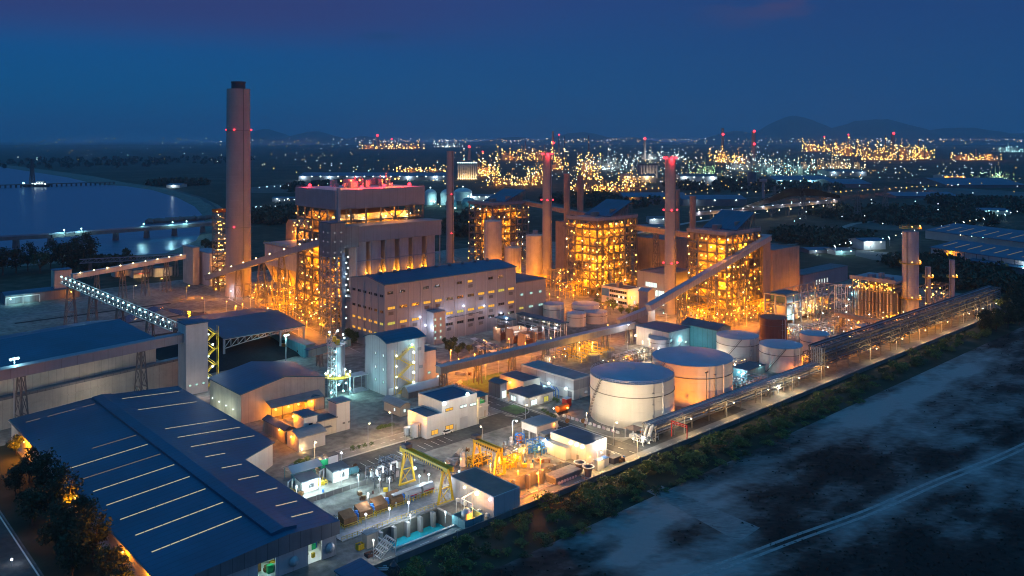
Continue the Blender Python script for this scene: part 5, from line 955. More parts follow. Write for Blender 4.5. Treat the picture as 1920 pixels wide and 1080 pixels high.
# pump houses
u, v, Lu, Lv, h = pxb((926, 976), 975, 843, 934); t = building('pump_house', 'flat-roofed grey pump house beside the turquoise basin, lamps along its long wall', 'pump house', u, v, Lu, Lv, h, 'lgrey', 'roofr', parapet=.3)
for f, P, r in ((.06, 500, .4), (.34, 2600, .7), (.62, 900, .45), (.97, 700, .4)): lamp(t, -.5, Lv * f, h - .7, 'bl' if f < .2 or f > .9 else 'warm', P * .45, r, off=(-3, 0, -.2))
for k in range(6): m = MB(); m.box(-.9, -.1, 2 + 3.4 * k, 3 + 3.4 * k, .5, 1.4); ob('air_unit', m, 'whitep', t)
lamp(t, 4, Lv + .4, h + .5, 'mh', 300, .3)
u, v = UV(872, 995); t = thing('chlorine_plant', 'blue-walled bund holding a brightly lit round vessel by the boundary road', 'plant', u, v); m = MB(); m.box(0, 7, 0, .3, 0, 2.6); m.box(0, .3, .3, 6, 0, 2.6); m.box(6.7, 7, .3, 6, 0, 2.6); m.box(.3, 6.7, 5.7, 6, 0, 2.6); ob('bund_wall', m, 'tealw', t); m = MB(); m.lathe([(1.5, .1), (1.5, 3.4), (.9, 4.2), (.2, 4.4)], 20, 3, 3); ob('vessel', m, 'galv', t, smooth=35); m = MB(); m.tube([(5, 8, 0), (5, 8, 5), (12, 8, 6), (12, 12, 6)], .22, 8); m.tube([(6, 4, 0), (6, 4, 4.5), (5, 8, 5)], .18, 8); [m.beam((4 + k * 3, 9, 0), (4 + k * 3, 9, 5), .15) for k in range(3)]; ob('pipework', m, 'whitep', t); lamp(t, 3, 1.2, 1.6, 'na', 1500, .5, off=(0, -.5, 1)); lamp(t, 5.4, 1.4, 1.4, 'na', 700, .3, off=(0, -.5, 1))
u, v, Lu, Lv, h = pxb((1099, 871), 1137, 1032, 836); t = building('pump_house', 'big pale-sided pump house with three glaring lamps on its wall', 'pump house', u, v, Lu, Lv, h, 'lgrey', 'roofd', parapet=.3)
m = MB(); m.box(-2.6, -.02, Lv * .42, Lv * .98, 0, h * .62); ob('lean_to', m, 'white', t); m = MB(); m.box(-2.8, -.02, Lv * .4, Lv, h * .62 + .02, h * .62 + .3); ob('lean_to_roof', m, 'galv', t)
for y in (Lv * .05, Lv * .2, Lv * .36): lamp(t, -1., y, h - .3, 'warm', 1000, .75, off=(-4, 0, -.3))
lamp(t, Lu * .55, -.6, h - 1, 'bl', 700, .45, off=(0, -1, 0)); lamp(t, 1.4, -.5, 2.4, 'na', 420, .3, off=(0, -.9, 0)); door(t, 'L', Lv * .2, 1, 2.2); m = MB(); m.box(Lu * .7, Lu * .85, -.1, -.01, 1.5, h - 1.2); ob('sign_board', m, 'whitep', t); light(t, Lu * .78, -2, h - 1, 130, BLW)
u, v = UV(1007, 836); zb_, ztp = zt(814, u, v), zt(801, u, v); t = thing('raised_block', 'raised white control block with a grey roof on open stilts', 'block', u, v); Lu = u_of(1046, v) - u; Lv = v_of(978, u) - v; m = MB(); m.box(0, Lu, 0, Lv, zb_, ztp); ob('wall', m, 'white', t); m = MB(); m.box(-.3, Lu + .3, -.3, Lv + .3, ztp + .02, ztp + .3); ob('roof', m, 'roofg', t); [ob('stilt', MB().box(x, x + .4, y, y + .4, 0, zb_), 'white', t) for x in (.1, Lu - .5) for y in (.1, Lv * .5, Lv - .5)]; ob('low_screen', MB().box(-1.4, -1.1, 0, Lv, 0, 1.6), 'white', t); light(t, -7, Lv * .5, 6, 800, (1, .85, .6)); lamp(t, Lu * .8, -.4, ztp - .6, 'na', 120, .25)
u, v = UV(1022, 838); building('link_block', 'low grey flat block between the raised white block and the big pump house', 'block', u, v, 6, 8, 4.2, 'dgrey', 'roofg', 'mono', 'u', rise=.4)
u, v = UV(1063, 902); t = thing('sluice_block', 'pale flat-topped concrete sluice block beside the orange basin', 'block', u - 5, v); m = MB(); m.box(0, 11.5, 0, 4.6, 0, 1.9); ob('base', m, 'concd', t); m = MB(); m.box(-.2, 11.7, -.2, 4.8, 1.92, 2.3); ob('slab', m, 'conc', t); m = MB(); m.rail([(0, 0, 2.3), (0, 4.6, 2.3)], 1, .07); ob('railing', m, 'galv', t)
u, v = UV(1052, 878); t = thing('grating', 'dark slatted grating set in the concrete apron below the big pump house', 'grating', u - 4, v - 1); m = MB(); m.box(0, 9, 0, 3.4, .02, .3); ob('frame', m, 'concd', t); m = MB(); [m.box(.3, 8.7, .3 + .6 * k, .5 + .6 * k, .3, .45) for k in range(5)]; ob('bar', m, 'dark', t)
for i, (px, py) in enumerate(((1087, 886), (1103, 894))):
    u, v = UV(px, py); t = thing('vent_cowl', ['trumpet-mouthed vent cowl nearer to the pump house wall', 'trumpet-mouthed vent cowl nearer to the boundary road'][i], 'vent', u, v, group='trumpet vents'); m = MB(); m.lathe([(1.1, 0), (1.1, 1.2), (1.3, 2.3), (1.9, 3.2), (2., 3.4), (1.6, 3.4), (1.2, 2.6), (.9, 1.)], 26, cap=False); ob('cowl', m, 'dgrey', t, smooth=40); m = MB(); m.lathe([(2.02, 3.25), (2.1, 3.5), (1.55, 3.5), (1.55, 3.42)], 26, cap=False); ob('rim', m, 'white', t, smooth=40); m = MB(); m.box(-1.9, 1.9, -1.9, 1.9, 0, .3); ob('plinth', m, 'conc', t)
for i, (px, py, a, b_, c) in enumerate(((1121, 884, 3.4, 2, 3.2), (1133, 877, 2.4, 2, 2.8), (1150, 872, 4, 2.4, 2.))):
    u, v = UV(px, py); t = thing('cabinet', ['tall white-sided cabinet beside the trumpet vents', 'white-sided cabinet with a blue front behind the tall one', 'low dark skid box beside the boundary road corner'][i], 'cabinet', u, v); m = MB(); m.box(0, a, 0, b_, .15, c); ob('body', m, ['white', 'white', 'dark'][i], t); m = MB(); m.box(a, a + .06, .1, b_ - .1, .3, c - .2); m.box(-.1, a + .1, -.1, b_ + .1, c + .02, c + .14); ob('door', m, ['steelb', 'blue', 'dark'][i], t)
for i in range(7): u, v = UV(1048 + 5 * i, 908 - 2.2 * i); tag(ob('sack', me('sack', MB().lathe([(.5, 0), (.62, .35), (.45, .75), (.1, .85)], 9), 'pink', 40), None, None, loc=W(u, v, .03)), 'pale bulging sack in the row by the boundary road', 'sack', 'pale sacks by the road')
# ------------------------------------------------------------------ workshops between the road and the big tanks
u, v, Lu, Lv, h = pxb((1076, 750), 1108, 978, 713); t = building('workshop', 'long workshop with a grey roof, dark upper cladding and a white lit base', 'workshop', u, v, Lu, Lv, h, 'white', 'roofg', parapet=.3); m = MB(); m.box(-.1, Lu + .1, -.1, -.02, h * .48, h - .42); m.box(-.1, -.02, -.02, Lv, h * .48, h - .42); ob('upper_cladding', m, 'grey', t)
for y in (Lv * .1, Lv * .42, Lv * .62): lamp(t, -1.4, y, 4.4, 'mh', 600, .6, off=(-2.4, 0, .3))
door(t, 'L', 1.2, 2.4, 3.2, 'dgrey'); window(t, 'F', Lu * .6, 1.4, 2, 1.1, 'dim')
m = MB(); [m.lathe([(1.3, .2), (1.3, 3.4), (.3, 3.9)], 16, -4, Lv * f) for f in (.34, .44)]; ob('mixing_tank', m, 'tealw', t, smooth=30); m = MB(); [m.tube([(-2.5, Lv * f, 0), (-2.5, Lv * f, 3), (-1, Lv * f + 3, 3.4)], .2, 6) for f in (.2, .26, .3, .5, .55)]; ob('pipework', m, 'blue', t)
u, v, Lu, Lv, h = pxb((982, 744), 1012, 937, 717); t = building('workshop', 'navy-roofed workshop with an orange-lit side behind the small shop block', 'workshop', u, v, Lu, Lv, h, 'cream', 'roofd', parapet=.3); lamp(t, -.8, Lv * .5, h - 1.6, 'na', 2600, .6, off=(-2.2, 0, -.4))
u, v, Lu, Lv, h = pxb((938, 748), 950, 916, 722); t = building('workshop', 'small dark-roofed bay with a white-lit doorway at the workshop end', 'workshop', u, v, Lu, Lv, h, 'dgrey', 'roofd', 'mono', 'v', rise=.6); door(t, 'F', 1, 2.4, 3, 'lcd'); light(t, 2, -2.5, 2.4, 350, BLW)
u, v, Lu, Lv, h = pxb((992, 764), 1037, 954, 746); t = building('shop_block', 'small white shop block with a flat brown roof facing the cross road', 'shop', u, v, Lu, Lv, h, 'white', 'roofd', ov=.7)
for a, w_, k in ((1, 3.4, 'lcd'), (8.5, 2.6, 'yel')): window(t, 'F', a, .5, w_, 2.1, k)
window(t, 'L', Lv - 4.4, .6, 3, 2., 'lcd'); light(t, 4, -3, 3, 500, (1, .9, .7)); light(t, -3, Lv * .4, 3, 500, (.9, .95, 1))
u, v = UV(1048, 779); t = thing('tanker_trailer', 'orange horizontal tanker trailer parked beside the front storage tank', 'trailer', u, v); m = MB(); m.tube([(0, 1.2, 2.1), (.3, 1.2, 2.1), (6, 1.2, 2.1), (6.3, 1.2, 2.1)], [.7, 1.3, 1.3, .7], 16); ob('tank', m, 'orange', t, smooth=50); m = MB(); [m.lathe([(.5, 0), (.5, .4)], 12) for _ in ()]; m.box(.4, 6, .4, 2, .6, .9); [m.box(x, x + .9, y, y + .3, 0, .9) for x in (.6, 1.8, 4.6) for y in (.1, 2)]; ob('chassis', m, 'dark', t); lamp(t, 4.4, -.5, 2.2, 'na', 420, .4, off=(0, -.6, .3)); lamp(t, -2, 1, 3, 'warm', 420, .32, off=(0, -.6, .3))
u, v = UV(1062, 764); t = thing('container', 'purple-red container cabin behind the orange tanker trailer', 'container', u, v); m = MB(); m.box(0, 3, 0, 2.4, .1, 3.2); ob('body', m, 'red', t); m = MB(); m.box(-.1, 3.1, -.1, 2.5, 3.22, 3.4); ob('lid', m, 'pink', t)
for i in range(13):
    u = 238.2 + .12 * i; v = 231 - 2.2 * i; tag(ob('road_barrier', me('road_barrier', MB().frustum(-.35, .35, -.7, .7, 0, -.15, .15, -.7, .7, .95), 'pink' if i % 2 else 'whitep'), None, None, loc=W(u, v, .03)).id_data, 'pale road barrier in the row along the front tank', 'barrier', 'road barriers by the front tank'); C.objects[-1].rotation_euler.z = RZ
# ------------------------------------------------------------------ storage tanks
def tank(label, px, rim, bot, wpx, mat='tank', roofm='tankr', rail=False, stairs=0, dome=.05, pipe=None):
    Yf = F * H / (bot - HY); k = wpx / 2 / F; r = k * Yf / (1 - k); Yc = Yf + r; h = H - (rim - HY) * Yf / F; x = (px - 960) / F * Yc
    t = thing('storage_tank', label, 'storage tank', world=(x, Yc, 0), rz=0, group='round storage tanks'); m = MB(); nz_ = 5; pr = []
    for i in range(nz_): z = h * i / nz_; pr += [(r, z), (r, z + h / nz_ - .06), (r - .04, z + h / nz_ - .03)]
    pr.append((r, h)); m.lathe(pr, 72, cap=False); ob('shell', m, mat, t, smooth=30)
    m = MB(); m.lathe([(r + .12, h), (r + .12, h + .12), (r, h + .14), (r * .5, h + .14 + r * dome * .6), (.3, h + .14 + r * dome)], 72, cap=False); ob('roof', m, roofm, t, smooth=20)
    m = MB(); m.lathe([(r + .02, h * .7), (r + .3, h * .7), (r + .3, h * .7 + .2), (r + .02, h * .7 + .2)], 72, cap=False); ob('wind_girder', m, 'steel', t)
    if rail: m = MB(); m.rail([((r - .05) * math.cos(a * math.pi / 36), (r - .05) * math.sin(a * math.pi / 36), h + .12) for a in range(73)], 1.1, .09, 1.5); ob('railing', m, 'galv', t)
    if stairs:
        m = MB(); n = 24; SA = (lambda f: -1.5 + .6 * f) if r > 12 else (lambda f: -.95 + .85 * f)
        for i in range(n + 1):
            a = -math.pi / 2 + SA(i / n); z = h * i / n
            m.beam(((r + .05) * math.cos(a), (r + .05) * math.sin(a), z), ((r + .95) * math.cos(a), (r + .95) * math.sin(a), z), .35, .08)
            if i < n: a2 = -math.pi / 2 + SA((i + 1) / n); z2 = h * (i + 1) / n; m.beam(((r + .95) * math.cos(a), (r + .95) * math.sin(a), z), ((r + .95) * math.cos(a2), (r + .95) * math.sin(a2), z2), .12, .3); m.beam(((r + .95) * math.cos(a), (r + .95) * math.sin(a), z + 1.1), ((r + .95) * math.cos(a2), (r + .95) * math.sin(a2), z2 + 1.1), .09)
        ob('spiral_stair', m, 'steel', t)
    for j, a in enumerate((.35, .62)):
        a = -math.pi / 2 + a; m = MB(); c, s = math.cos(a), math.sin(a)
        if j == 0: m.beam(((r + .3) * c, (r + .3) * s, 0), ((r + .3) * c, (r + .3) * s, h), .5, .1); [m.beam(((r) * c, (r) * s, h * q), ((r + .8) * c, (r + .8) * s, h * q), .8, .12) for q in (.3, .55, .8)]; ob('ladder', m, 'galv', t)
        else: m.tube([((r + .4) * c, (r + .4) * s, 0), ((r + .4) * c, (r + .4) * s, h - .6), ((r - .1) * c, (r - .1) * s, h + .3)], .22 if r > 12 else .16, 8); ob('riser_pipe', m, 'whitep', t)
    m = MB(); m.lathe([(r + .6, 0), (r + .6, .25), (r + .01, .3)], 60, cap=False); ob('ring_base', m, 'conc', t); return t, r, h
T1 = tank('front large pale tank with a blue roof and a roof-edge railing', 1185, 722, 807, 156, rail=True, stairs=-1, dome=.07); T2 = tank('second large tank, orange-lit on its side, behind the front one', 1298, 688, 766, 147, stairs=-1, dome=.07)
tank('mid-size white tank with an orange-lit roof rim, left of two behind the large tanks', 1383, 637, 683, 77, stairs=-1); tank('mid-size white tank with an oblique stair, nearest behind the pipe rack', 1464, 655, 701, 78, stairs=-1); tank('tall narrow pale tank beside the riser of the pipe rack', 1528, 631, 675, 53); tank('dark rust-red tank in front of the duct frame', 1450, 600, 643, 50, 'tankd', 'tankd'); tank('small white tank in front of the teal-walled workshop', 1238, 638, 663, 43, rail=True)
tank('small dark-roofed tank half hidden behind the high pipe rack', 1627, 615, 638, 44); tank('small pale green-lit tank at the corner of the turbine hall annex', 1038, 573, 604, 40); tank('white tank with a pink-lit roof, back one of the cluster behind the switchyard', 1098, 574, 603, 51); tank('white tank with a blue roof, front left in the cluster behind the switchyard', 1081, 590, 614, 36); tank('white tank with a pink-lit roof, front right in the cluster behind the switchyard', 1117, 588, 609, 43)
x, y = G(1325, 768); tk = thing('yard_lamp', 'unlit twin-head lamp post in front of the orange-lit tank side', 'lamp post', world=(x, y, 0)); m = MB(); m.tube([(0, 0, 0), (0, 0, 15)], [.2, .12], 6); m.box(-1, 1, -.2, .2, 15, 15.4); ob('post', m, 'dark', tk)
spot(None, W(267, 196.4, 1.2), (80, 352, 9), 34000, NA, 125)
gx = Vector(G(1150, 830)); spot(None, (gx.x - 8, gx.y - 22, 8), (gx.x + 14, gx.y + 20, 8), 60000, (1, .84, .58), 72); light(None, *G(1100, 800), 5, 800, (1, .85, .55)); light(None, *G(1258, 800), 2.5, 500, BLW)
for px, py, P, c in ((1352, 690, 2600, MH), (1425, 702, 2600, CY), (1400, 655, 3500, NA), (1500, 690, 1600, BLW), (1205, 655, 2600, (1, .85, .55)), (1235, 668, 1500, BLW)): light(None, *G(px, py), 4, P, c)
bw = thing('bund_wall', 'low brown bund wall around the foot of the second large tank', 'wall', *UV(1268, 800)); m = MB(); m.box(0, 22, 0, .4, 0, 1.6); m.box(0, .4, .4, 20, 0, 1.6); ob('panel', m, 'brick', bw)
u, v = UV(1188, 826); t = thing('shelter', 'small dark pyramid-roofed shelter at the end of the pipe rack', 'shelter', u, v); m = MB(); m.add([(-.5, -.5, 3.6), (5, -.5, 3.6), (5, 4.5, 3.6), (-.5, 4.5, 3.6), (2.2, 2, 4.6)], [(0, 1, 4), (1, 2, 4), (2, 3, 4), (3, 0, 4), (3, 2, 1, 0)]); ob('roof', m, 'roofr', t); m = MB(); [m.beam((a, b_, 0), (a, b_, 3.6), .2) for a in (0, 4.5) for b_ in (0, 4)]; m.box(1, 3.4, 1, 3, 0, 1.4); ob('frame', m, 'galv', t); light(t, 2.2, 1, 3, 260, MH)
frame_skid('valve_skid', 'white-lit valve skid under the near end of the pipe rack', 1205, 836, 9, 4, 2.2, 'galv', 3, 'whitep'); light(None, *W(*UV(1206, 838), 3.4), 900, MH)
# ------------------------------------------------------------------ pipe racks along the boundary road
def rack(label, u0, u1, v0, wd, h, mats, levels=2, step=11.5, np=6, deep=0):
    t = thing('pipe_rack', label, 'pipe rack', u0, v0); L_ = u1 - u0; n = round(L_ / step)
    for i in range(n + 1):
        x = L_ * i / n; m = MB()
        for y in (0, wd): m.beam((x, y, 0), (x, y, h), .4)
        for l in range(levels): z = h - 2.6 * l; m.beam((x, -.5, z - .3), (x, wd + .5, z - .3), .35, .5)
        if deep: m.beam((x, 0, h * .3), (x, wd, h * .7), .2)
        ob('portal_frame', m, 'steel', t)
    for l in range(levels):
        z = h - 2.6 * l
        for k in range(np):
            r = random.choice((.14, .2, .28, .4)); y = wd * (k + .5) / np; m = MB(); m.tube([(-.6, y, z + r), (L_ + .6, y, z + r)], r, 8); ob('pipe', m, mats[(k + l) % len(mats)], t, smooth=50)
    m = MB()
    for y in (-.3, wd + .3):
        m.beam((0, y, h - .2), (L_, y, h - .2), .3, .5)
        for l in range(1, levels): m.beam((0, y, h - 2.6 * l - .2), (L_, y, h - 2.6 * l - .2), .25, .4)
        if deep:
            for i in range(n): m.beam((L_ * i / n, y, h - 2.6 * (levels - 1)), (L_ * (i + .5) / n, y, h), .2); m.beam((L_ * (i + .5) / n, y, h), (L_ * (i + 1) / n, y, h - 2.6 * (levels - 1)), .2)
    ob('longitudinal_beam', m, 'steel', t); m = MB(); m.rail([(0, -.6, h - .1), (L_, -.6, h - .1)], 1.1, .08, 3); ob('railing', m, 'steel', t); return t
rk = rack('low pipe rack of dark blue pipes along the boundary road', 243, 366, 189.5, 5.5, 5.6, ['steelb', 'conv', 'steelb', 'pipe'], 2, 11.5, 6)
rk2 = rack('high deep pipe rack running on to the far end of the boundary road', 368, 604, 189., 7.5, 13.2, ['dark', 'steelb', 'steel', 'dark', 'steelb'], 4, 11.8, 6, deep=1)
m = MB(); [m.tube([(0, .6 + k, 5.8), (.0, .6 + k, 13.4)], .3, 8) for k in range(6)]; o = ob('riser', m, 'steelb', rk2, loc=(-1.2, 0, 0))
m = MB(); m.tube([(-3, 1, .1), (-2.4, 1, 2.4), (-1, 1, 5), (0, 1, 5.6)], .8, 10); m.tube([(-3, 3, .1), (-2.4, 3, 2.4), (-1, 3, 5), (0, 3, 5.6)], .6, 10); ob('end_bend', m, 'pipe', rk, smooth=50)
for i in range(5): m = MB(); r = .25 + .1 * (i % 2); m.tube([(2, 7.5 + 1.1 * i, .8 + .2 * (i % 3)), (112, 7.5 + 1.1 * i, .8 + .2 * (i % 3))], r, 8); ob('ground_pipe', m, ['galv', 'orange', 'pipe', 'brick', 'galv'][i], rk, smooth=50)
m = MB(); 
for x, y in ((9, -7.4), (9, -.4)): m.beam((x, y, 0), (x, y, 6), .3)
m.beam((9, -7.4, 5.8), (9, -.4, 5.8), .3); m.beam((9, -7.4, 5), (9, -.4, 5), .25); [m.beam((9, -7.4 + i * 1.4, 5), (9, -6.7 + i * 1.4, 5.8), .15) for i in range(5)]; q = thing('clearance_gate', 'red height gate frame over the boundary road at the pipe rack', 'gate', 243, 189.5); ob('frame', m, 'red', q)
for i in range(11): light(None, *W(262 + 11 * i, 199.5, 2.4), 900, (1, .22, .03))
for i in range(14): light(None, *W(382 + 15 * i, 200.5 + 2 * (i % 2), 1.8), 2200, NA)
# ------------------------------------------------------------------ gas-turbine boiler block at the right
u, v, Lu, Lv, h = pxb((1676, 608), 1706, 1602, 528); t = thing('heat_recovery_boiler', 'gas-turbine boiler block, fluted with tall pipes under an orange-lit roof deck', 'boiler', u, v); HR = (u, v, Lu, Lv, h)
hb = h - 7.5; m = MB(); m.box(0, Lu, 0, Lv, 0, hb); ob('casing', m, 'dgrey', t); m = MB(); m.box(-2.5, Lu + 2, -2, Lv + 2, h - 1.2, h); m.box(-2.5, -2.3, -2, Lv + 2, h, h + 1.2); ob('roof_deck', m, 'mauve', t)
for k in range(11): y = Lv * (k + .5) / 11; m = MB(); m.tube([(-1.1, y, 2), (-1.1, y, hb - 1), (-.6, y, hb + 2)], rr(.35, .6), 10); ob('downcomer', m, ['pipe', 'galv', 'brick'][k % 3], t, smooth=50)
for k in range(4): x = Lu * (k + .5) / 4; m = MB(); m.tube([(x, -1, 2), (x, -1, hb)], .4, 10); ob('downcomer', m, 'pipe', t, smooth=50)
m = MB(); [m.beam((x, y, 0), (x, y, h), .4) for x in (-2.2, Lu + 1.6) for y in [Lv * i / 5 for i in range(6)]]; [m.beam((-2.2, 0, z), (-2.2, Lv, z), .3) for z in (hb * .33, hb * .66, hb + .3)]; m.rail([(-2.2, Lv, hb + .3), (-2.2, -1.6, hb + .3), (Lu, -1.6, hb + .3)], 1.1, .08); ob('steel_frame', m, 'steel', t)
m = MB()
for k in range(4): y = Lv * (k + .6) / 4.6; m.tube([(1, y, hb + 2.4), (Lu - 1, y, hb + 2.4)], 1.2, 12); m.tube([(-1, y - 2, hb + 1), (-1, y, hb + 4), (2, y, hb + 4)], .3, 6)
ob('steam_drum', m, 'pipe', t, smooth=50); m = MB(); m.box(1, 4, Lv * .3, Lv * .4, h, h + 4); m.box(2, 6, Lv * .55, Lv * .7, h, h + 2.4); m.box(1, 5, 2, 6, h, h + 2); ob('rooftop_plant', m, 'mauve', t)
for k in range(34): lamp(t, -2.4 + rr(0, 3), rr(-1, Lv), hb + rr(1, 6), 'na', 0, rr(.28, .4))
for k in range(7): light(t, -1.2, Lv * (k + .5) / 7, hb + 4.4, 2200, NA); 
light(t, Lu * .5, -2, hb + 4, 2200, NA)
for k in range(5): light(t, -7, Lv * k / 4, 2.4, 420, NA)
def stack2(label, px, py, ptop, wpx, plats, lampz):
    u, v = UV(px, py); Y = G(px, py)[1]; r = wpx / 2 / F * Y; h = zt(ptop, u, v); t = thing('exhaust_stack', label, 'stack', u, v, group='exhaust stacks'); m = MB(); pr = []; n = 12
    for i in range(n): z = h * i / n; pr += [(r, z), (r, z + h / n - .25), (r + .1, z + h / n - .2), (r + .1, z + h / n - .05)]
    m.lathe(pr + [(r, h), (r - .3, h), (r - .3, h - 2)], 36); ob('shaft', m, 'bunk', t, smooth=30)
    for z in plats:
        m = MB(); m.lathe([(r + .05, z), (r + 1.6, z), (r + 1.6, z + .2), (r + .05, z + .2)], 30, cap=False); m.rail([((r + 1.5) * math.cos(a * .3927), (r + 1.5) * math.sin(a * .3927), z + .2) for a in range(17)], 1.2, .1, 1.2); ob('platform', m, 'yel', t)
        for a in (-2.6, -1.7, -.6): lamp(t, (r + 1.5) * math.cos(a), (r + 1.5) * math.sin(a), z + 1.4, 'na', 700 if a == -1.7 else 0, .34, off=(.2, -.6, -.3))
    m = MB(); m.beam((-r - .3, 0, 0), (-r - .3, 0, h), .4, .15); ob('ladder', m, 'steel', t)
stack2('fat banded exhaust stack with two yellow-lit platforms beside the fluted boiler', 1707, 606, 434, 29, (15, 36, 57), 0); stack2('thinner exhaust stack with a ring of orange lamps, right of the fat stack', 1740, 592, 500, 10, (24,), 0); stack2('thinner exhaust stack without lamps high up, farthest right', 1785, 567, 487, 10, (17,), 0)
u, v = UV(1742, 606); frame_skid('auxiliary_boiler', 'orange-lit open auxiliary boiler frame among the exhaust stacks', 1752, 596, 26, 10, 18, 'steel', 6, 'pipe', 'boiler'); 
for k in range(16): uu, vv = UV(1752, 596); lamp(C.objects[[o.name for o in C.objects].index('auxiliary_boiler')] if 'auxiliary_boiler' in bpy.data.objects else None, rr(0, 26), rr(-1, 8), rr(6, 21), 'na', 1500 if k % 4 == 0 else 0, .4)
u, v, Lu, Lv, h = pxb((1474, 612), 1566, 1434, 556); t = thing('duct_house', 'two-storey open steel frame around silvery ducts, left of the fluted boiler', 'steel frame', u, v); m = MB(); n = 7
for i in range(n + 1):
    for y in (0, Lv * .5, Lv): m.beam((Lu * i / n, y, 0), (Lu * i / n, y, h), .8)
for z in (h * .35, h * .7, h):
    for y in (0, Lv): m.beam((0, y, z), (Lu, y, z), .4, .5)
    for x in (0, Lu): m.beam((x, 0, z), (x, Lv, z), .4, .5)
for i in range(n): m.beam((Lu * i / n, Lv, 0), (Lu * (i + 1) / n, Lv, h * .7), .25)
ob('steel_frame', m, 'steelb', t); m = MB(); m.box(Lu * .05, Lu * .3, 2, Lv - 2, h * .72, h + .4); ob('roof_sheet', m, 'roofb', t)
for i in range(7): x = Lu * (.08 + .13 * i); m = MB(); m.box(x, x + Lu * .1, 2.5, Lv - 3, rr(1, 3), h * rr(.55, .9)); ob('duct', m, ['galv', 'cream', 'lgrey'][i % 3], t)
m = MB(); [m.tube([(rr(0, Lu), 1, rr(1, 3)), (rr(0, Lu), 1.4, h * rr(.4, .9))], .3, 8) for _ in range(12)]; ob('pipework', m, 'pipe', t); [light(t, Lu * f, .4, h * z, 1900, c) for f, z, c in ((.12, .3, CY), (.2, .65, MH), (.35, .3, WARM), (.5, .6, WARM), (.62, .35, WARM), (.75, .6, NA), (.9, .4, NA))]; [lamp(t, Lu * rr(.1, 1), -.5, rr(2, h), 'warm' if k % 2 else 'na', 0, .28) for k in range(16)]
u, v = UV(1582, 598); t = frame_skid('fan_tower', 'blue-lit lattice tower beside the fluted boiler', 1585, 600, 9, 7, 20, 'galv', 3, 'galv', 'tower'); [lamp(t, 9, rr(0, 4), 3 + 4 * k, 'cy', 800 if k % 2 else 0, .42, off=(-.6, -1, 0)) for k in range(5)]
for i, (px, py, Lu, Lv, h, mt) in enumerate(((1520, 640, 26, 9, 5.5, 'pipe'), (1560, 625, 30, 12, 8, 'steel'), (1600, 640, 22, 7, 6, 'pipe'), (1640, 625, 26, 8, 8, 'steel'), (1475, 590 + 45, 16, 8, 5, 'pipe'), (1690, 617, 26, 6, 7, 'steel'))):
    t = frame_skid('pipe_module', ['open pipe frame with mixed lamps behind the tall narrow tank', 'larger steel pipe frame in front of the fluted boiler', 'low pipe frame by the white-lit switch panel', 'steel pipe frame beside the small dark-roofed tank', 'low pipe frame by the rust-red tank', 'steel pipe frame under the fat exhaust stack'][i], px, py, Lu, Lv, h, mt, 6, 'pipe' if i % 2 else 'brick', 'pipe frame', 'pipe frames by the fluted boiler')
    for k in range(9): lamp(t, rr(0, Lu), rr(-.5, Lv), rr(1.6, h + .6), random.choice(['na', 'na', 'warm', 'mh', 'bl']), 0, rr(.24, .4))
    light(t, Lu * .25, 1, h * .7, 1500, NA); light(t, Lu * .7, 2, h * .6, 1500, NA if i % 2 else MH)
gallery('pipe_bridge', 'grey level pipe bridge passing in front of the fluted boiler', W(*UV(1567, 589, 9), 9), W(*UV(1690, 607, 11), 10), 2.6, 1.8, 'brick', 'brick', (.1, .5, .9), 3)
t = building('shed', 'long low violet-grey shed with small lit doors behind the duct frame', 'shed', *UV(1505, 545), 70, 14, 11, 'mauve', 'roofd'); [window(t, 'F', 20 + 4 * k, 2, 1.2, 3.4, 'lcd') for k in range(5)]
# buildings left of the tanks and behind the yard gallery
u, v, Lu, Lv, h = pxb((1254, 660), 1293, 1193, 624); t = building('workshop', 'cream-and-teal walled workshop with a deep blue flat roof behind the small white tank', 'workshop', u, v, Lu, Lv, h, 'lgrey', 'roofb'); lamp(t, -1, Lv * .98, h * .5, 'warm', 1000, .7, off=(-3, 0, 0)); [window(t, 'F', Lu * f, 2.4, 1.8, 1., 'lcd') for f in (.45, .75)]; light(t, Lu * .6, -5, 4, 700, CY)
u, v, Lu, Lv, h = pxb((1345, 660), 1370, 1278, 620); t = building('workshop', 'teal-lit workshop with a wide brown-violet gable roof beside the white tank', 'workshop', u, v, Lu, Lv, h, 'tealw', 'roofd', 'gable', 'v', rise=2.2); light(t, -9, Lv * .3, 5, 700, CY); light(t, -9, Lv * .7, 5, 600, CY)
u, v, Lu, Lv, h = pxb((1401, 711), 1434, 1373, 696); t = building('shed', 'low dark shed with twin white lamps beside the second large tank', 'shed', u, v, Lu, Lv, h, 'tealw', 'roofd'); [lamp(t, -1.2, y, h * .75, 'mh', 1100, .48, off=(-1.2, 0, .2)) for y in (1, Lv * .45)]; [lamp(t, -1.6, y, h + 2.2, 'mh', 0, .4) for y in (Lv * .7, Lv * .9)]
frame_skid('pump_module', 'teal-lit pump and pipe yard between the second large tank and the pipe rack', 1388, 735, 22, 9, 2.6, 'steelb', 6, 'tealw', 'pump yard'); light(None, *W(*UV(1390, 728), 6), 1500, CY)
u, v, Lu, Lv, h = pxb((1177, 575), 1200, 1128, 545); t = building('office', 'three-storey white office with a blue end panel, below the middle boiler frame', 'office', u, v, Lu, Lv, h, 'white', 'roofr', parapet=.8)
for z in (1.2, 4.8, 8):
    for k in range(8): window(t, 'L', 1 + (Lv - 8) * k / 8, z, 1.6, 1.5, 'lcd' if (k, z) in ((1, 4.8), (3, 4.8), (4, 1.2)) else 'dark')
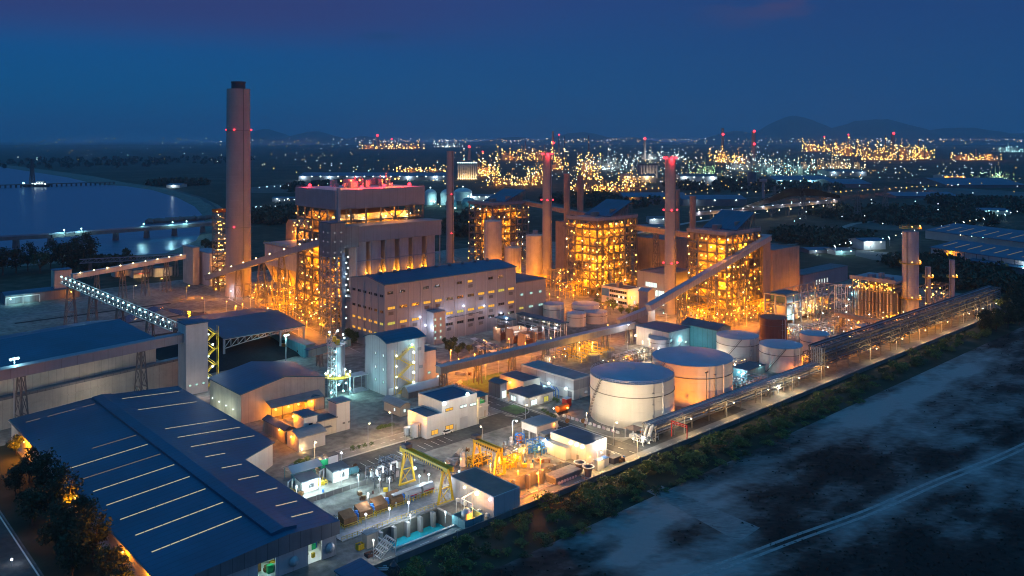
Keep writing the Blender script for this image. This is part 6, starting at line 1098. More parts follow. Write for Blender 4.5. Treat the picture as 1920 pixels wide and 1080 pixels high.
m = MB(); m.box(-.25, -.02, Lv - 6.5, Lv - .5, h * .45, h - .8); ob('end_panel', m, 'blue', t); m = MB(); m.box(2, 6, Lv * .4, Lv * .5, h + .2, h + 4); ob('roof_cabin', m, 'brick', t); window(t, 'F', 3, 4.4, 1.6, 2, 'lcd'); window(t, 'F', 6, .8, 1.8, 2.4, 'lcd'); light(t, 5, -5, 4, 2600, NA); light(t, -6, 8, 5, 500, MH)
u, v, Lu, Lv, h = pxb((1248, 580), 1300, 1195, 518); t = building('control_building', 'control building with glazed white-lit floors beside the fourth chimney', 'control building', u, v, Lu, Lv, h, 'mauve', 'roofr', parapet=1.2)
for z in (2, 7.5): [window(t, 'L', 1 + (Lv - 2) * k / 4, z, (Lv - 2) / 4 - .6, 4., 'lcd') for k in range(4)]
window(t, 'L', Lv * .3, 13, Lv * .4, 3, 'lcd'); light(t, -4, Lv * .4, 8, 1100, (.85, 1, .95)); light(t, Lu * .5, -6, 7, 6500, NA)
# electrical yard beside the turbine hall
for i, (px, py, w_, h_) in enumerate(((938, 640, 9, 7), (962, 646, 10, 8), (985, 652, 8, 7), (1000, 640, 9, 6))):
    u, v = UV(px, py); t = thing('transformer', ['brown transformer cell nearest the turbine hall stair', 'brown transformer cell with white bushings, second from the hall', 'brown-finned transformer in the row before the gallery', 'brown transformer cell at the back of the switchyard'][i], 'transformer', u, v, group='transformers'); m = MB(); m.box(0, w_, 5.6, 6, 0, h_); m.box(0, .4, 0, 5.58, 0, h_); m.box(w_ - .4, w_, 0, 5.58, 0, h_); ob('blast_wall', m, 'brick', t); m = MB(); m.box(1.6, w_ - 1.6, 1.2, 4, .3, 4); [m.box(1.6 + .5 * k, 1.75 + .5 * k, .4, 1.18, .6, 3.6) for k in range(int((w_ - 3.2) / .5))]; ob('body', m, 'tankd', t); m = MB(); [m.lathe([(.25, 4), (.15, 6.2)], 8, 2.4 + k * 1.4, 2.6) for k in range(3)]; m.tube([(1.8, 4.4, 5), (w_ - 1.8, 4.4, 5)], .5, 10); ob('bushing', m, 'whitep', t)
for i in range(5): light(None, *W(*UV(930 + 22 * i, 640 + 2 * (i % 2)), 7.5), 900, [(1, .6, .35), BLW, (1, .65, .45), BLW, BLW][i])
for i in range(16):
    u, v = UV(985 + (i % 8) * 11, 640 - (i // 8) * 12 + (i % 8) * -1.2); t = thing('insulator_post', 'white insulator post on a steel stand in the switchyard', 'insulator', u, v, group='switchyard insulator posts'); m = MB(); m.beam((0, 0, 0), (0, 0, 3.4), .3); ob('stand', m, 'galv', t); m = MB(); m.lathe([(.16, 3.4), (.28, 3.7), (.16, 4), (.28, 4.3), (.16, 4.6), (.28, 4.9), (.12, 5.2), (.12, 5.6)], 8); ob('insulator', m, 'whitep', t)
for i, (px, py, Lu) in enumerate(((955, 622, 26), (1052, 628, 34))):
    u, v = UV(px, py); t = thing('pipe_shelter', ['long blue-roofed open shelter, white-lit beneath, beside the turbine hall', 'long blue-roofed open shelter in front of the tank cluster'][i], 'shelter', u, v, group='blue-roofed shelters'); m = MB(); m.box(-3, 3, -Lu * .1, Lu, 7, 7.4); ob('roof', m, 'roofb', t); m = MB(); [m.beam((x, y, 0), (x, y, 7), .3) for x in (-2.6, 2.6) for y in [Lu * k / 5 for k in range(6)]]; [m.tube([(x, 0, z), (x, Lu, z)], .3, 8) for x, z in ((-1.6, 2), (0, 3), (1.5, 2), (0, 5))]; ob('frame', m, 'galv', t); [light(t, 0, Lu * f, 5.4, 700, BLW if i == 0 else (.9, 1, .7)) for f in (.1, .4, .75)]
for i in range(10):
    u, v = UV(893 + (i % 5) * 9, 650 + (i // 5) * 12 + (i % 5) * 3); t = thing('parking_canopy', 'tilted dark-panel parking canopy beside the yard trees', 'canopy', u, v, group='dark-panel parking canopies'); m = MB(); m.add([(0, 0, 2.6), (3.4, 0, 2.6), (3.4, 5, 3.4), (0, 5, 3.4), (0, 0, 2.75), (3.4, 0, 2.75), (3.4, 5, 3.55), (0, 5, 3.55)], [(0, 1, 5, 4), (1, 2, 6, 5), (2, 3, 7, 6), (3, 0, 4, 7), (4, 5, 6, 7), (3, 2, 1, 0)]); ob('panel', m, 'solar' if i % 3 else 'galv', t); m = MB(); m.beam((1.7, 1, 0), (1.7, 1, 2.7), .2); m.beam((1.7, 4, 0), (1.7, 4, 3.2), .2); ob('post', m, 'galv', t)
frame_skid('dosing_plant', 'yellow-lit dosing plant of small tanks and pipes behind the long workshop', 1090, 680, 20, 12, 3, 'yel', 5, 'pipe', 'dosing plant'); uu, vv = UV(1090, 680); [light(None, *W(uu + a, vv + b_, 6), 4200, (1, .5, .06)) for a, b_ in ((3, 4), (10, 2), (16, 7))]
for i, (px, py, r, h) in enumerate(((1112, 676, 3.6, 3.4), (1140, 668, 3.2, 3))): a, b_ = UV(px, py); t = thing('process_tank', ['low round yellow-lit basin tank behind the front large tank', 'low round yellow-lit basin tank nearer the level gallery'][i], 'tank', a, b_, group='low yellow-lit tanks'); m = MB(); m.lathe([(r, 0), (r, h), (r - .2, h), (r - .2, h - .4)], 28); ob('shell', m, 'conc', t, smooth=30); m = MB(); m.rail([(r * math.cos(k * .4), r * math.sin(k * .4), h) for k in range(17)], 1, .1, 1.5); ob('railing', m, 'yel', t)

# rake machinery and scrap at the bottom of the basin
def scrapbox(label, px, py, Lu, Lv, h, mt, name='skip', cat='skip'):
    u, v = UV(px, py); t = thing(name, label, cat, u, v); m = MB(); m.box(0, Lu, 0, Lv, .1, h, top=False); m.box(-.08, Lu + .08, -.1, -.02, h - .2, h); ob('body', m, mt, t); m = MB(); [m.box(Lu * f, Lu * f + .15, -.12, -.02, .1, h) for f in (.05, .35, .65, .92)]; ob('rib', m, mt, t); m = MB(); [m.box(x, x + rr(.2, .7), y, y + rr(.2, .5), h * .5, h * rr(.7, 1.05)) for x, y in [(rr(.1, Lu - .7), rr(.1, Lv - .5)) for _ in range(8)]]; ob('scrap', m, 'dark', t)
scrapbox('yellow skip beside the white block at the basin corner', 672, 1034, 1.8, 1.5, 1.6, 'yel'); scrapbox('brown-red skip of scrap near the bottom of the yard', 690, 1048, 3.4, 1.8, .9, 'tankd'); scrapbox('small red skip at the very bottom of the yard', 701, 1074, 2.2, 1.3, .8, 'red')
u, v = UV(688, 1030); t = thing('pump_kiosk', 'pale windowless kiosk at the left end of the turquoise basin', 'kiosk', u, v); m = MB(); m.box(0, 3.6, 0, 2.6, 0, 3.6); ob('wall', m, 'cream', t); m = MB(); m.box(-.15, 3.75, -.15, 2.75, 3.62, 3.8); ob('roof', m, 'conc', t)
u, v = UV(712, 1052); t = thing('rake_rack', 'pale slatted rake rack leaning beside the turquoise basin', 'rack', u, v); m = MB(); [m.beam((0, .9 * k, .2), (5, .9 * k, 3.6), .16) for k in range(6)]; [m.beam((5 * f, 0, .2 + 3.4 * f), (5 * f, 4.5, .2 + 3.4 * f), .3) for f in (.05, .3, .55, .8, 1)]; [m.beam((5, y, 0), (5, y, 3.6), .22) for y in (0, 4.5)]; ob('slat_frame', m, 'white', t)
u, v = UV(738, 1084); t = thing('grab', 'big black many-tined grab standing in front of the rake rack', 'grab', u, v); m = MB(); [m.tube([(.7 * math.cos(k * .52), .5 * math.sin(k * .52), 3.2), (1.7 * math.cos(k * .52), 1.2 * math.sin(k * .52), 2.2), (1.2 * math.cos(k * .52), .8 * math.sin(k * .52), .1)], [.16, .14, .05], 6) for k in range(12)]; ob('tine', m, 'dark', t); m = MB(); m.lathe([(.9, 2.8), (1., 3.3), (.5, 3.8), (.2, 4.4)], 14); ob('head', m, 'dark', t, smooth=40)
u, v = UV(725, 1068); [tag(ob('pipe_bundle', me('pipe_bundle', MB().tube([(0, 0, .25), (3.2, 0, .25)], .22, 8).tube([(0, .5, .25), (3.2, .5, .25)], .22, 8).tube([(0, .25, .62), (3.2, .25, .62)], .22, 8), 'galv', 50), None, None, loc=W(u - 2.5 + i * .3, v + 1.2 + 1.3 * i, .02)), 'grey bundle of three pipes lying behind the black grab', 'pipes', 'pipe bundles by the grab') for i in range(2)]
light(None, *W(*UV(700, 1050), 5), 600, (1, .9, .75)); light(None, *W(*UV(690, 965), 6), 1300, (1, .93, .85)); light(None, *W(*UV(730, 935), 6), 1300, (1, .93, .85)); light(None, *W(*UV(835, 905), 6), 1600, (1, .9, .7)); light(None, *W(*UV(600, 945), 6), 900, MH)

# ------------------------------------------------------------------ denser process plant: pipe modules, drums, crates
PM = [(1140, 700, 22, 7, 4, 'steel', 'between the long workshop and the second large tank'), (1165, 690, 18, 6, 5, 'galv', 'behind the front large tank'), (1195, 682, 16, 6, 4, 'steel', 'beside the small white tank'), (1060, 672, 24, 6, 4, 'yel', 'under the far end of the level gallery'), (1010, 690, 20, 5, 4, 'steel', 'between the level gallery and the long workshop'), (1255, 690, 20, 6, 4, 'steelb', 'behind the second large tank'), (1320, 680, 14, 5, 3.4, 'galv', 'at the teal-lit workshop front'), (1360, 702, 18, 6, 3.4, 'steelb', 'beside the mid-size white tank'), (1440, 745, 26, 6, 3.6, 'steelb', 'near the low pipe rack and the oblique-stair tank'), (1500, 690, 22, 6, 4.4, 'steel', 'in front of the tall narrow tank'),
      (1100, 600, 22, 9, 7, 'steel', 'at the foot of the middle boiler frame, by the road'), (1060, 560, 26, 10, 9, 'yel', 'at the foot of the middle boiler frame, left'), (1150, 556, 22, 10, 9, 'steel', 'at the foot of the middle boiler frame, right'), (1300, 610, 26, 9, 8, 'yel', 'at the foot of the nearest boiler frame, left'), (1370, 615, 26, 10, 8, 'steel', 'at the foot of the nearest boiler frame, front'), (1420, 600, 22, 9, 9, 'yel', 'at the foot of the nearest boiler frame, right'), (1270, 580, 20, 9, 12, 'steel', 'beside the fourth chimney'), (985, 545, 26, 9, 8, 'yel', 'beside the fluted concrete silo'), (930, 520, 24, 9, 8, 'steel', 'at the foot of the far boiler frame'), (1040, 545, 14, 8, 14, 'steel', 'beside the third chimney'),
      (500, 600, 26, 9, 8, 'yel', 'under the long inclined conveyor, lower'), (560, 615, 26, 9, 9, 'steel', 'under the long inclined conveyor, upper'), (520, 575, 26, 9, 10, 'yel', 'in front of the precipitator legs'), (470, 560, 20, 9, 9, 'steel', 'beside the tall chimney foot'), (1590, 645, 26, 6, 5, 'steel', 'behind the high pipe rack, near the riser'), (1660, 632, 26, 6, 6, 'yel', 'behind the high pipe rack, middle'), (1720, 615, 24, 6, 6, 'steel', 'behind the high pipe rack, far')]
for i, (px, py, Lu, Lv, h, mt, lb) in enumerate(PM):
    t = frame_skid('pipe_module', 'open pipe module ' + lb, px, py, Lu, Lv, h, mt, 6, ['pipe', 'galv', 'brick', 'boil'][i % 4], 'pipe module', 'pipe modules among the units')
    hot = i >= 10
    for k in range(10 if hot else 4): lamp(t, rr(0, Lu), rr(-.6, Lv), rr(1.6, h + 1), random.choice(['na', 'na', 'na', 'warm'] if hot else ['na', 'mh', 'warm']), 0, rr(.28, .42) if hot else .26)
    light(t, Lu * .3, -1.5, h * .8, 6500 if hot else 2200, NA if hot or i % 2 else (1, .8, .5))
    if hot: light(t, Lu * .8, 2, h * 1.1, 5000, NA)
DR = {}
def small(kind, label, px, py, mt, group, sp=0):
    u, v = UV(px, py); k = (kind, mt)
    if k not in DR:
        m = MB()
        if kind == 'drum': m.lathe([(.3, 0), (.3, .3), (.32, .32), (.3, .34), (.3, .6), (.32, .62), (.3, .64), (.3, .9)], 10)
        elif kind == 'crate': m.box(-.7, .7, -.5, .5, .12, 1.1); [m.box(-.7, .7, y, y + .12, 0, .11) for y in (-.5, -.06, .38)]
        elif kind == 'cable_reel': m.tube([(0, -.5, .8), (0, -.42, .8)], .8, 14); m.tube([(0, .42, .8), (0, .5, .8)], .8, 14); m.tube([(0, -.42, .8), (0, .42, .8)], .45, 12)
        elif kind == 'pipe_stack': [m.tube([(-2.5, .5 * j + .25 * r, .25 + .44 * r), (2.5, .5 * j + .25 * r, .25 + .44 * r)], .23, 7) for r in range(3) for j in range(4 - r)]
        DR[k] = me(kind, m, mt, 40)
    o = ob(kind, DR[k], None, loc=W(u, v, .03)); o.rotation_euler.z = rr(0, 6.3); tag(o, label, kind.replace('_', ' '), group); return o
Z = [('in the square left of the gantry crane', 640, 930, 90, 12), ('beside the service road hut', 690, 880, 70, 14), ('by the yellow stepped platform', 830, 860, 60, 16), ('on the apron near the raised white block', 1000, 868, 36, 10), ('near the workshops on the cross road', 1060, 790, 40, 10), ('by the big pump house corner', 1145, 862, 26, 8), ('on the yard beneath the level gallery', 930, 712, 90, 10)]
CN = {'brown': 'brown', 'galv': 'grey', 'blue': 'blue', 'tankd': 'dark red', 'whitep': 'white', 'pipe': 'pale', 'yel': 'yellow'}
for lb, px, py, sx, sy in Z:
    for k in range(9):
        kd, mt = random.choice([('drum', 'blue'), ('drum', 'tankd'), ('crate', 'brown'), ('crate', 'whitep'), ('cable_reel', 'brown'), ('pipe_stack', 'pipe'), ('crate', 'yel')]); small(kd, '%s %s lying loose %s' % (CN[mt], kd.replace('_', ' '), lb), px + rr(-sx, sx), py + rr(-sy, sy), mt, '%s %ss %s' % (CN[mt], kd.replace('_', ' '), lb))
lm = MB()
def mark(pts, wd=.16, dash=0):
    for a, b in zip(pts, pts[1:]):
        a = Vector(a); b = Vector(b); L_ = (b - a).length; n = max(1, int(L_ / dash)) if dash else 1; d = (b - a).normalized(); nn = Vector((-d.y, d.x)) * wd / 2
        for i in range(n): p = a.lerp(b, i / n); q = a.lerp(b, (i + (.5 if dash else 1)) / n); lm.add([W(*(p - nn), .036), W(*(q - nn), .036), W(*(q + nn), .036), W(*(p + nn), .036)], [(0, 1, 2, 3)])
mark([(131, 255.5), (222, 255.5)], .18, 4); mark([(131, 252.3), (222, 252.3)]); mark([(229, 187.6), (229, 330)], .18, 5); mark([(224.5, 190), (224.5, 330)]); mark([(233.5, 206), (233.5, 330)]); mark([(122, 184.4), (618, 184.4)], .18, 6); mark([(122, 182), (618, 182)]); [mark([(150 + 3 * i, 240), (150 + 3 * i, 245)]) for i in range(14)]
struct('road_marking', lm, 'line')
for a, b_, P in ((556, 940, 2200), (600, 926, 2600), (640, 912, 2200), (672, 918, 2200)): light(None, *W(*UV(a, b_), 4.4), P, (.7, .98, 1))  # added white fill lamps brightening the compound ground

for px, py in ((1010, 590), (1030, 570), (1075, 572), (1130, 590), (1160, 575), (1000, 555), (945, 535), (900, 525), (1190, 575), (1215, 590), (1275, 600), (1310, 600), (1350, 605), (1385, 600), (1425, 590), (1330, 625), (1380, 620), (455, 590), (485, 605), (510, 590), (530, 620), (550, 600), (575, 625), (600, 630), (405, 560), (425, 585), (480, 560), (860, 700), (890, 690), (935, 700), (960, 680), (985, 668), (1480, 600), (1520, 600), (1610, 625), (1670, 615)): light(None, *W(*UV(px, py), 6.5), 5200, NA)  # added grid of amber fill lamps, to flood the ground around the units
# ------------------------------------------------------------------ plants: crowns of leaf clumps on trunks with limbs
def crown_mb(seed, rad, hgt, z0, nclump, nleaf, ls, flat=1.):
    rg = random.Random(seed); mb = MB(); cs = []
    for _ in range(nclump):
        while True:
            p = Vector((rg.uniform(-1, 1), rg.uniform(-1, 1), rg.uniform(-1, 1)))
            if .25 < p.length < 1: break
        k = 1 - .35 * max(0, p.z); c = Vector((p.x * rad * k, p.y * rad * k, z0 + hgt * .5 + p.z * hgt * .5 * flat)); cs.append(c); cr = rg.uniform(.3, .62) * rad * .75
        for _ in range(nleaf):
            d = Vector((rg.gauss(0, 1), rg.gauss(0, 1), rg.gauss(0, .8))).normalized() * cr * rg.uniform(.2, 1.2); q = c + d; s = ls * rg.uniform(.5, 1.3)
            a = Vector((rg.gauss(0, 1), rg.gauss(0, 1), rg.gauss(0, 1))).normalized(); b = a.cross(Vector((rg.gauss(0, 1), rg.gauss(0, 1), rg.gauss(0, 1)))).normalized()
            mb.add([q - a * s, q - b * s * .5, q + a * s, q + b * s * .5], [(0, 1, 2, 3)])
    return mb, cs
def tree_kind(seed, rad, hgt, z0, mat, nclump=26, nleaf=60, ls=.34):
    mb, cs = crown_mb(seed, rad, hgt, z0, nclump, nleaf, ls); cm = me('crown', mb, mat)
    t = MB(); top = z0 + hgt * .45; t.tube([(0, 0, 0), (.1, .05, z0 * .6), (0, .1, z0 + hgt * .2), (.1, 0, top)], [.28, .22, .16, .06], 7)
    for c in cs[::4]: t.tube([(0, .05, z0 * .8), (c.x * .5, c.y * .5, (z0 + c.z) / 2), tuple(c)], [.12, .08, .03], 5)
    return cm, me('trunk', t, 'bark')
TK = [tree_kind(1, 3.6, 7, 2.6, 'leafd', 30, 70, .36), tree_kind(2, 3., 6, 2., 'leaf', 26, 60, .34), tree_kind(3, 4.2, 8.5, 3.2, 'leafd', 34, 70, .4), tree_kind(4, 2.4, 4.4, 1.4, 'leafl', 22, 50, .28)]
SK = [me('bush', crown_mb(20 + i, 2.1 + .4 * (i % 3), 2.6 + .3 * i, .05, 13, 46, .27)[0], ['leaf', 'leafl', 'leaf', 'leafl', 'leafl'][i]) for i in range(5)]
def tree(label, x, y, k, s, group=None, sz=None):
    t = thing('tree', label, 'tree', world=(x, y, 0), rz=rr(0, 6.28), group=group); t.scale = (s, s, sz or s * rr(.9, 1.15)); ob('trunk', TK[k][1], None, t); ob('crown', TK[k][0], None, t); return t
for i, (px, py, k, s) in enumerate(((30, 855, 1, .9), (55, 905, 2, 1.), (95, 935, 2, 1.15), (60, 985, 0, 1.25), (125, 975, 2, 1.1), (150, 1005, 0, 1.15), (105, 1040, 2, 1.1), (175, 1055, 2, 1.15), (135, 1085, 0, 1.2), (30, 930, 0, .9), (205, 1090, 1, 1.1), (215, 1130, 2, 1.1), (75, 870, 0, .8))):
    x, y = G(px, py); tree('dark dense tree in the belt between the left-hand road and the blue warehouse', x, y, k, s, 'dark trees along the left-hand road')
for i, (px, py, k, s) in enumerate(((5, 515, 2, 2.0), (30, 512, 0, 1.9), (52, 508, 2, 1.8), (75, 512, 1, 2.2), (95, 506, 2, 1.9), (118, 506, 0, 2.2), (140, 502, 2, 2.1), (158, 498, 2, 2.4), (176, 502, 0, 1.4), (236, 486, 1, 1.2), (-20, 520, 2, 2.1), (385, 470, 1, 1.6), (400, 474, 0, 1.3))):
    x, y = G(px, py); tree('dark tall tree standing in the row along the bay shore', x, y, k, s, 'dark trees along the shore')
for i in range(150):
    u = 106 + 3.3 * i + rr(-1.5, 1.5); v = rr(166, 177.5); w_ = W(u, v, 0); o = ob('bush', SK[int(R() * 5)], None, loc=w_); s = rr(.75, 1.25) * (1.15 if 175 < u < 260 else .85); o.scale = (s * 1.2, s * 1.2, s * rr(.7, 1.1)); o.rotation_euler.z = rr(0, 6.28); tag(o, 'leafy bush in the dense strip between the boundary wall and the sandy field', 'bush', 'bushes along the boundary wall')
for i in range(70):
    u = 108 + 3.6 * i + rr(-1.5, 1.5); v = rr(160, 167); w_ = W(u, v, 0); o = ob('bush', SK[int(R() * 5)], None, loc=w_); s = rr(.4, .8); o.scale = (s * 1.4, s * 1.4, s * .8); o.rotation_euler.z = rr(0, 6.28); tag(o, 'low bush at the sandy edge of the strip beside the field', 'bush', 'low bushes by the field edge')
for i, (px, py) in enumerate(((1850, 612), (1872, 606), (1895, 600), (1916, 596), (1868, 622), (1890, 616), (1912, 610), (1880, 585), (1905, 578), (1845, 625))): x, y = G(px, py); tree('dark tree in the clump where the boundary road ends', x, y, i % 3, rr(1.1, 1.5), 'dark trees at the end of the boundary road')
for i, (px, py) in enumerate(((835, 652), (850, 656), (866, 660), (880, 664), (842, 664), (858, 668))): x, y = G(px, py); tree('rounded brown-lit tree on the verge left of the parking canopies', x, y, 1, rr(.6, .8), 'verge trees by the parking canopies')
for i, (px, py) in enumerate(((1150, 582), (1165, 588), (1180, 592), (1195, 590), (1206, 584), (1140, 576), (1120, 572))): x, y = G(px, py); tree('small yard tree in front of the three-storey office', x, y, 3, rr(.9, 1.2), 'yard trees by the office')
for i, (px, py) in enumerate(((655, 640), (664, 644), (672, 640), (660, 650))): x, y = G(px, py); tree('small palm-like tree at the foot of the turbine hall end wall', x, y, 1, .9, 'trees at the turbine hall end')
for (px, py, n, dx, dy, lab, gr) in ((556, 872, 6, 4, -1.4, 'clipped green shrub in the row behind the green cabinet', 'row of shrubs by the service road'), (1018, 773, 6, 5, 2.6, 'clipped green shrub in the row beside the orange tanker', 'row of shrubs by the cross road'), (1035, 750, 4, 4, 1.5, 'green shrub in front of the lit workshop doors', 'shrubs by the workshop'), (708, 806, 8, 4, -1, 'dark small shrub along the service road edge', 'small shrubs on the service road'), (660, 845, 4, 12, -3.4, 'small pale-lit shrub on the service road verge', 'verge shrubs')):
    for i in range(n): x, y = G(px + dx * i, py + dy * i); o = ob('shrub', SK[3], None, loc=(x, y, 0)); s = rr(.35, .5); o.scale = (s, s, s); o.rotation_euler.z = rr(0, 6); tag(o, lab, 'shrub', gr)
def wood(label, cx, cy, rx, ry, n, h=9, seed=0, mat='leafd'):
    rg = random.Random(seed); mb = MB()
    for _ in range(n):
        a = rg.uniform(0, 6.28); q = rg.random() ** .5; x = cx + rx * q * math.cos(a); y = cy + ry * q * math.sin(a); hh = h * rg.uniform(.5, 1.2); s = cy * .0016 + .6
        for _ in range(22):
            p = Vector((x + rg.gauss(0, hh * .26), y + rg.gauss(0, hh * .26), hh * rg.uniform(.1, 1))); aa = Vector((rg.gauss(0, 1), rg.gauss(0, 1), rg.gauss(0, 1))).normalized() * s; bb_ = Vector((rg.gauss(0, 1), rg.gauss(0, 1), rg.gauss(0, 1))).normalized() * s
            mb.add([p - aa, p - bb_, p + aa, p + bb_], [(0, 1, 2, 3)])
    tag(ob('woodland', mb, mat), label, 'woodland', kind='stuff')
def wpx(label, px, py, wx, depth, n, h=9, seed=0): x, y = G(px, py); wood(label, x, y, wx / F * y, depth, n, h, seed)
for i, a in enumerate((('dark wood behind the tall chimney by the bay', 545, 410, 70, 90, 260, 14), ('dark wood between the thin brown chimney and the far boiler frame', 875, 425, 40, 120, 220, 13), ('dark wood behind the middle boiler frame', 1120, 380, 110, 150, 240, 12), ('dark wood beyond the nearest boiler frame', 1540, 450, 90, 70, 260, 10), ('dark tree belt in front of the right-hand warehouses', 1840, 535, 90, 30, 240, 8), ('dark wood on the right beyond the warehouses', 1860, 388, 90, 160, 260, 12), ('dark mound of trees beyond the lit conveyor', 1680, 405, 160, 160, 300, 10), ('dark trees on the far bay shore', 330, 347, 60, 60, 130, 14), ('dark tree belt across the plain left of the chimney', 200, 305, 260, 900, 220, 16), ('dark tree belt between the far plants', 1400, 350, 160, 260, 240, 12), ('dark tree belt far beyond the big boiler house', 640, 352, 100, 200, 160, 12), ('dark trees behind the lamp-lined gallery', 190, 500, 60, 22, 110, 8), ('dark scrubby wood at the right end of the plant', 1770, 500, 110, 50, 200, 7))): wpx(*a, seed=i)
# ------------------------------------------------------------------ boundary wall, left-hand road, cars
bwl = thing('boundary_wall', 'long low grey wall separating the boundary road from the bush strip', 'wall', 104, 180.6)
for k in range(26): m = MB(); m.box(20 * k, 20 * k + 19.7, 0, .25, 0, 1.7); ob('panel', m, 'concd', bwl)
m = MB(); [m.box(20 * k - .3, 20 * k, -.1, .35, 0, 2.) for k in range(27)]; ob('pier', m, 'conc', bwl)
rect('verge', 54.4, 69, 150, 345, .03, land_m); rect('side_road', 30, 54, 110, 470, .035, asph_m); rect('road_line', 53.2, 53.6, 110, 470, .045, M['line'])
lo = thing('lamp_post', 'lamp post glowing bluish on the road at the bottom left corner', 'lamp post', *UV(22, 1062)); m = MB(); m.tube([(0, 0, 0), (0, 0, 1.6)], .1, 6); ob('post', m, 'galv', lo); lamp(lo, 0, 0, 1.8, 'bl', 250, .3, off=(.3, .3, .5))
CARM = {}
def car(label, px, py, col, rz=0, pick=False, group='cars parked in the yard', u=None, v=None):
    if u is None: u, v = UV(px, py)
    t = thing('parked_car', label, 'car', u, v, .04, RZ + rz, group)
    if col not in CARM:
        b = MB(); pr = [(-2.2, .35), (-2.25, .8), (-1.3, .98), (1.1, .95), (2.15, .85), (2.2, .35)]; n = len(pr)
        b.add([(x, y, z) for y in (-.85, .85) for x, z in pr], [tuple(range(n)), tuple(range(n, 2 * n))[::-1]] + [(i, (i + 1) % n, n + (i + 1) % n, n + i)[::-1] for i in range(n)])
        g_ = MB(); g_.frustum(-1.7, 1.2, -.8, .8, .97, -1.2, .5, -.66, .66, 1.5); tp = MB(); tp.box(-1.15, .45, -.64, .64, 1.51, 1.55)
        wl = MB(); wl.tube([(0, -.12, 0), (0, .12, 0)], .34, 12)
        CARM[col] = (me('body', b, col, 40), me('window', g_, 'glass'), me('roof', tp, col), CARM.get('w') or me('wheel', wl, 'rubber')); CARM['w'] = CARM[col][3]
    bm_, gm, rm_, wm2 = CARM[col]; ob('body', bm_, None, t); ob('window', gm, None, t); ob('roof', rm_, None, t)
    for x in (-1.4, 1.4):
        for y in (-.8, .8): ob('wheel', wm2, None, t, loc=(x, y, .34))
cl_ = ['whitep', 'galv', 'whitep', 'dgrey', 'whitep', 'galv', 'whitep', 'whitep', 'galv', 'whitep']
for i in range(10): car('%s car parked in the slanting row between the two warehouses' % {'whitep': 'white', 'galv': 'silver', 'dgrey': 'dark grey'}[cl_[i]], None, None, cl_[i], .3, u=135.5 + rr(-.4, .4), v=283 + 3.6 * i, group='cars parked between the warehouses')
for i, (px, py, c, l) in enumerate(((838, 813, 'whitep', 'white car parked at the wall of the water plant building'), (948, 655, 'dgrey', 'dark car parked beside the brown transformer cells'), (905, 658, 'whitep', 'white car at the parking canopies'), (473, 556, 'whitep', 'white car on the road by the tall chimney'), (1003, 790, 'galv', 'silver car on the cross road by the workshops'), (1320, 615, 'whitep', 'white car beneath the nearest boiler frame'))): car(l, px, py, c, rr(-.2, .2))
# ------------------------------------------------------------------ street lamps of the plant
SL = {}
def street(label, u, v, kind='na', P=2500, h=9, rz=0, r=.34, arm=1.6, group='street lamps of the plant'):
    t = thing('street_lamp', label, 'street lamp', u, v, 0, RZ + rz, group)
    if (h, arm) not in SL: m = MB(); m.tube([(0, 0, 0), (0, 0, h - .6), (.3, 0, h), (arm, 0, h + .2)], [.14, .1, .08, .07], 7); m.box(arm - .4, arm + .5, -.18, .18, h + .12, h + .34); SL[h, arm] = me('pole', m, 'galv')
    ob('pole', SL[h, arm], None, t); lamp(t, arm, 0, h - .1, kind, P, r, off=(0, 0, -.8)); return t
for i, px in enumerate((1282, 1362, 1427, 1485, 1539, 1631, 1680, 1723, 1765, 1806, 1832, 1857)): street('yellow-white street lamp on the boundary road beside the pipe rack', u_of(px, 188), 187.8, 'warm', 2700, 6.4, -math.pi / 2, .32, arm=3.2, group='lamps along the boundary road')
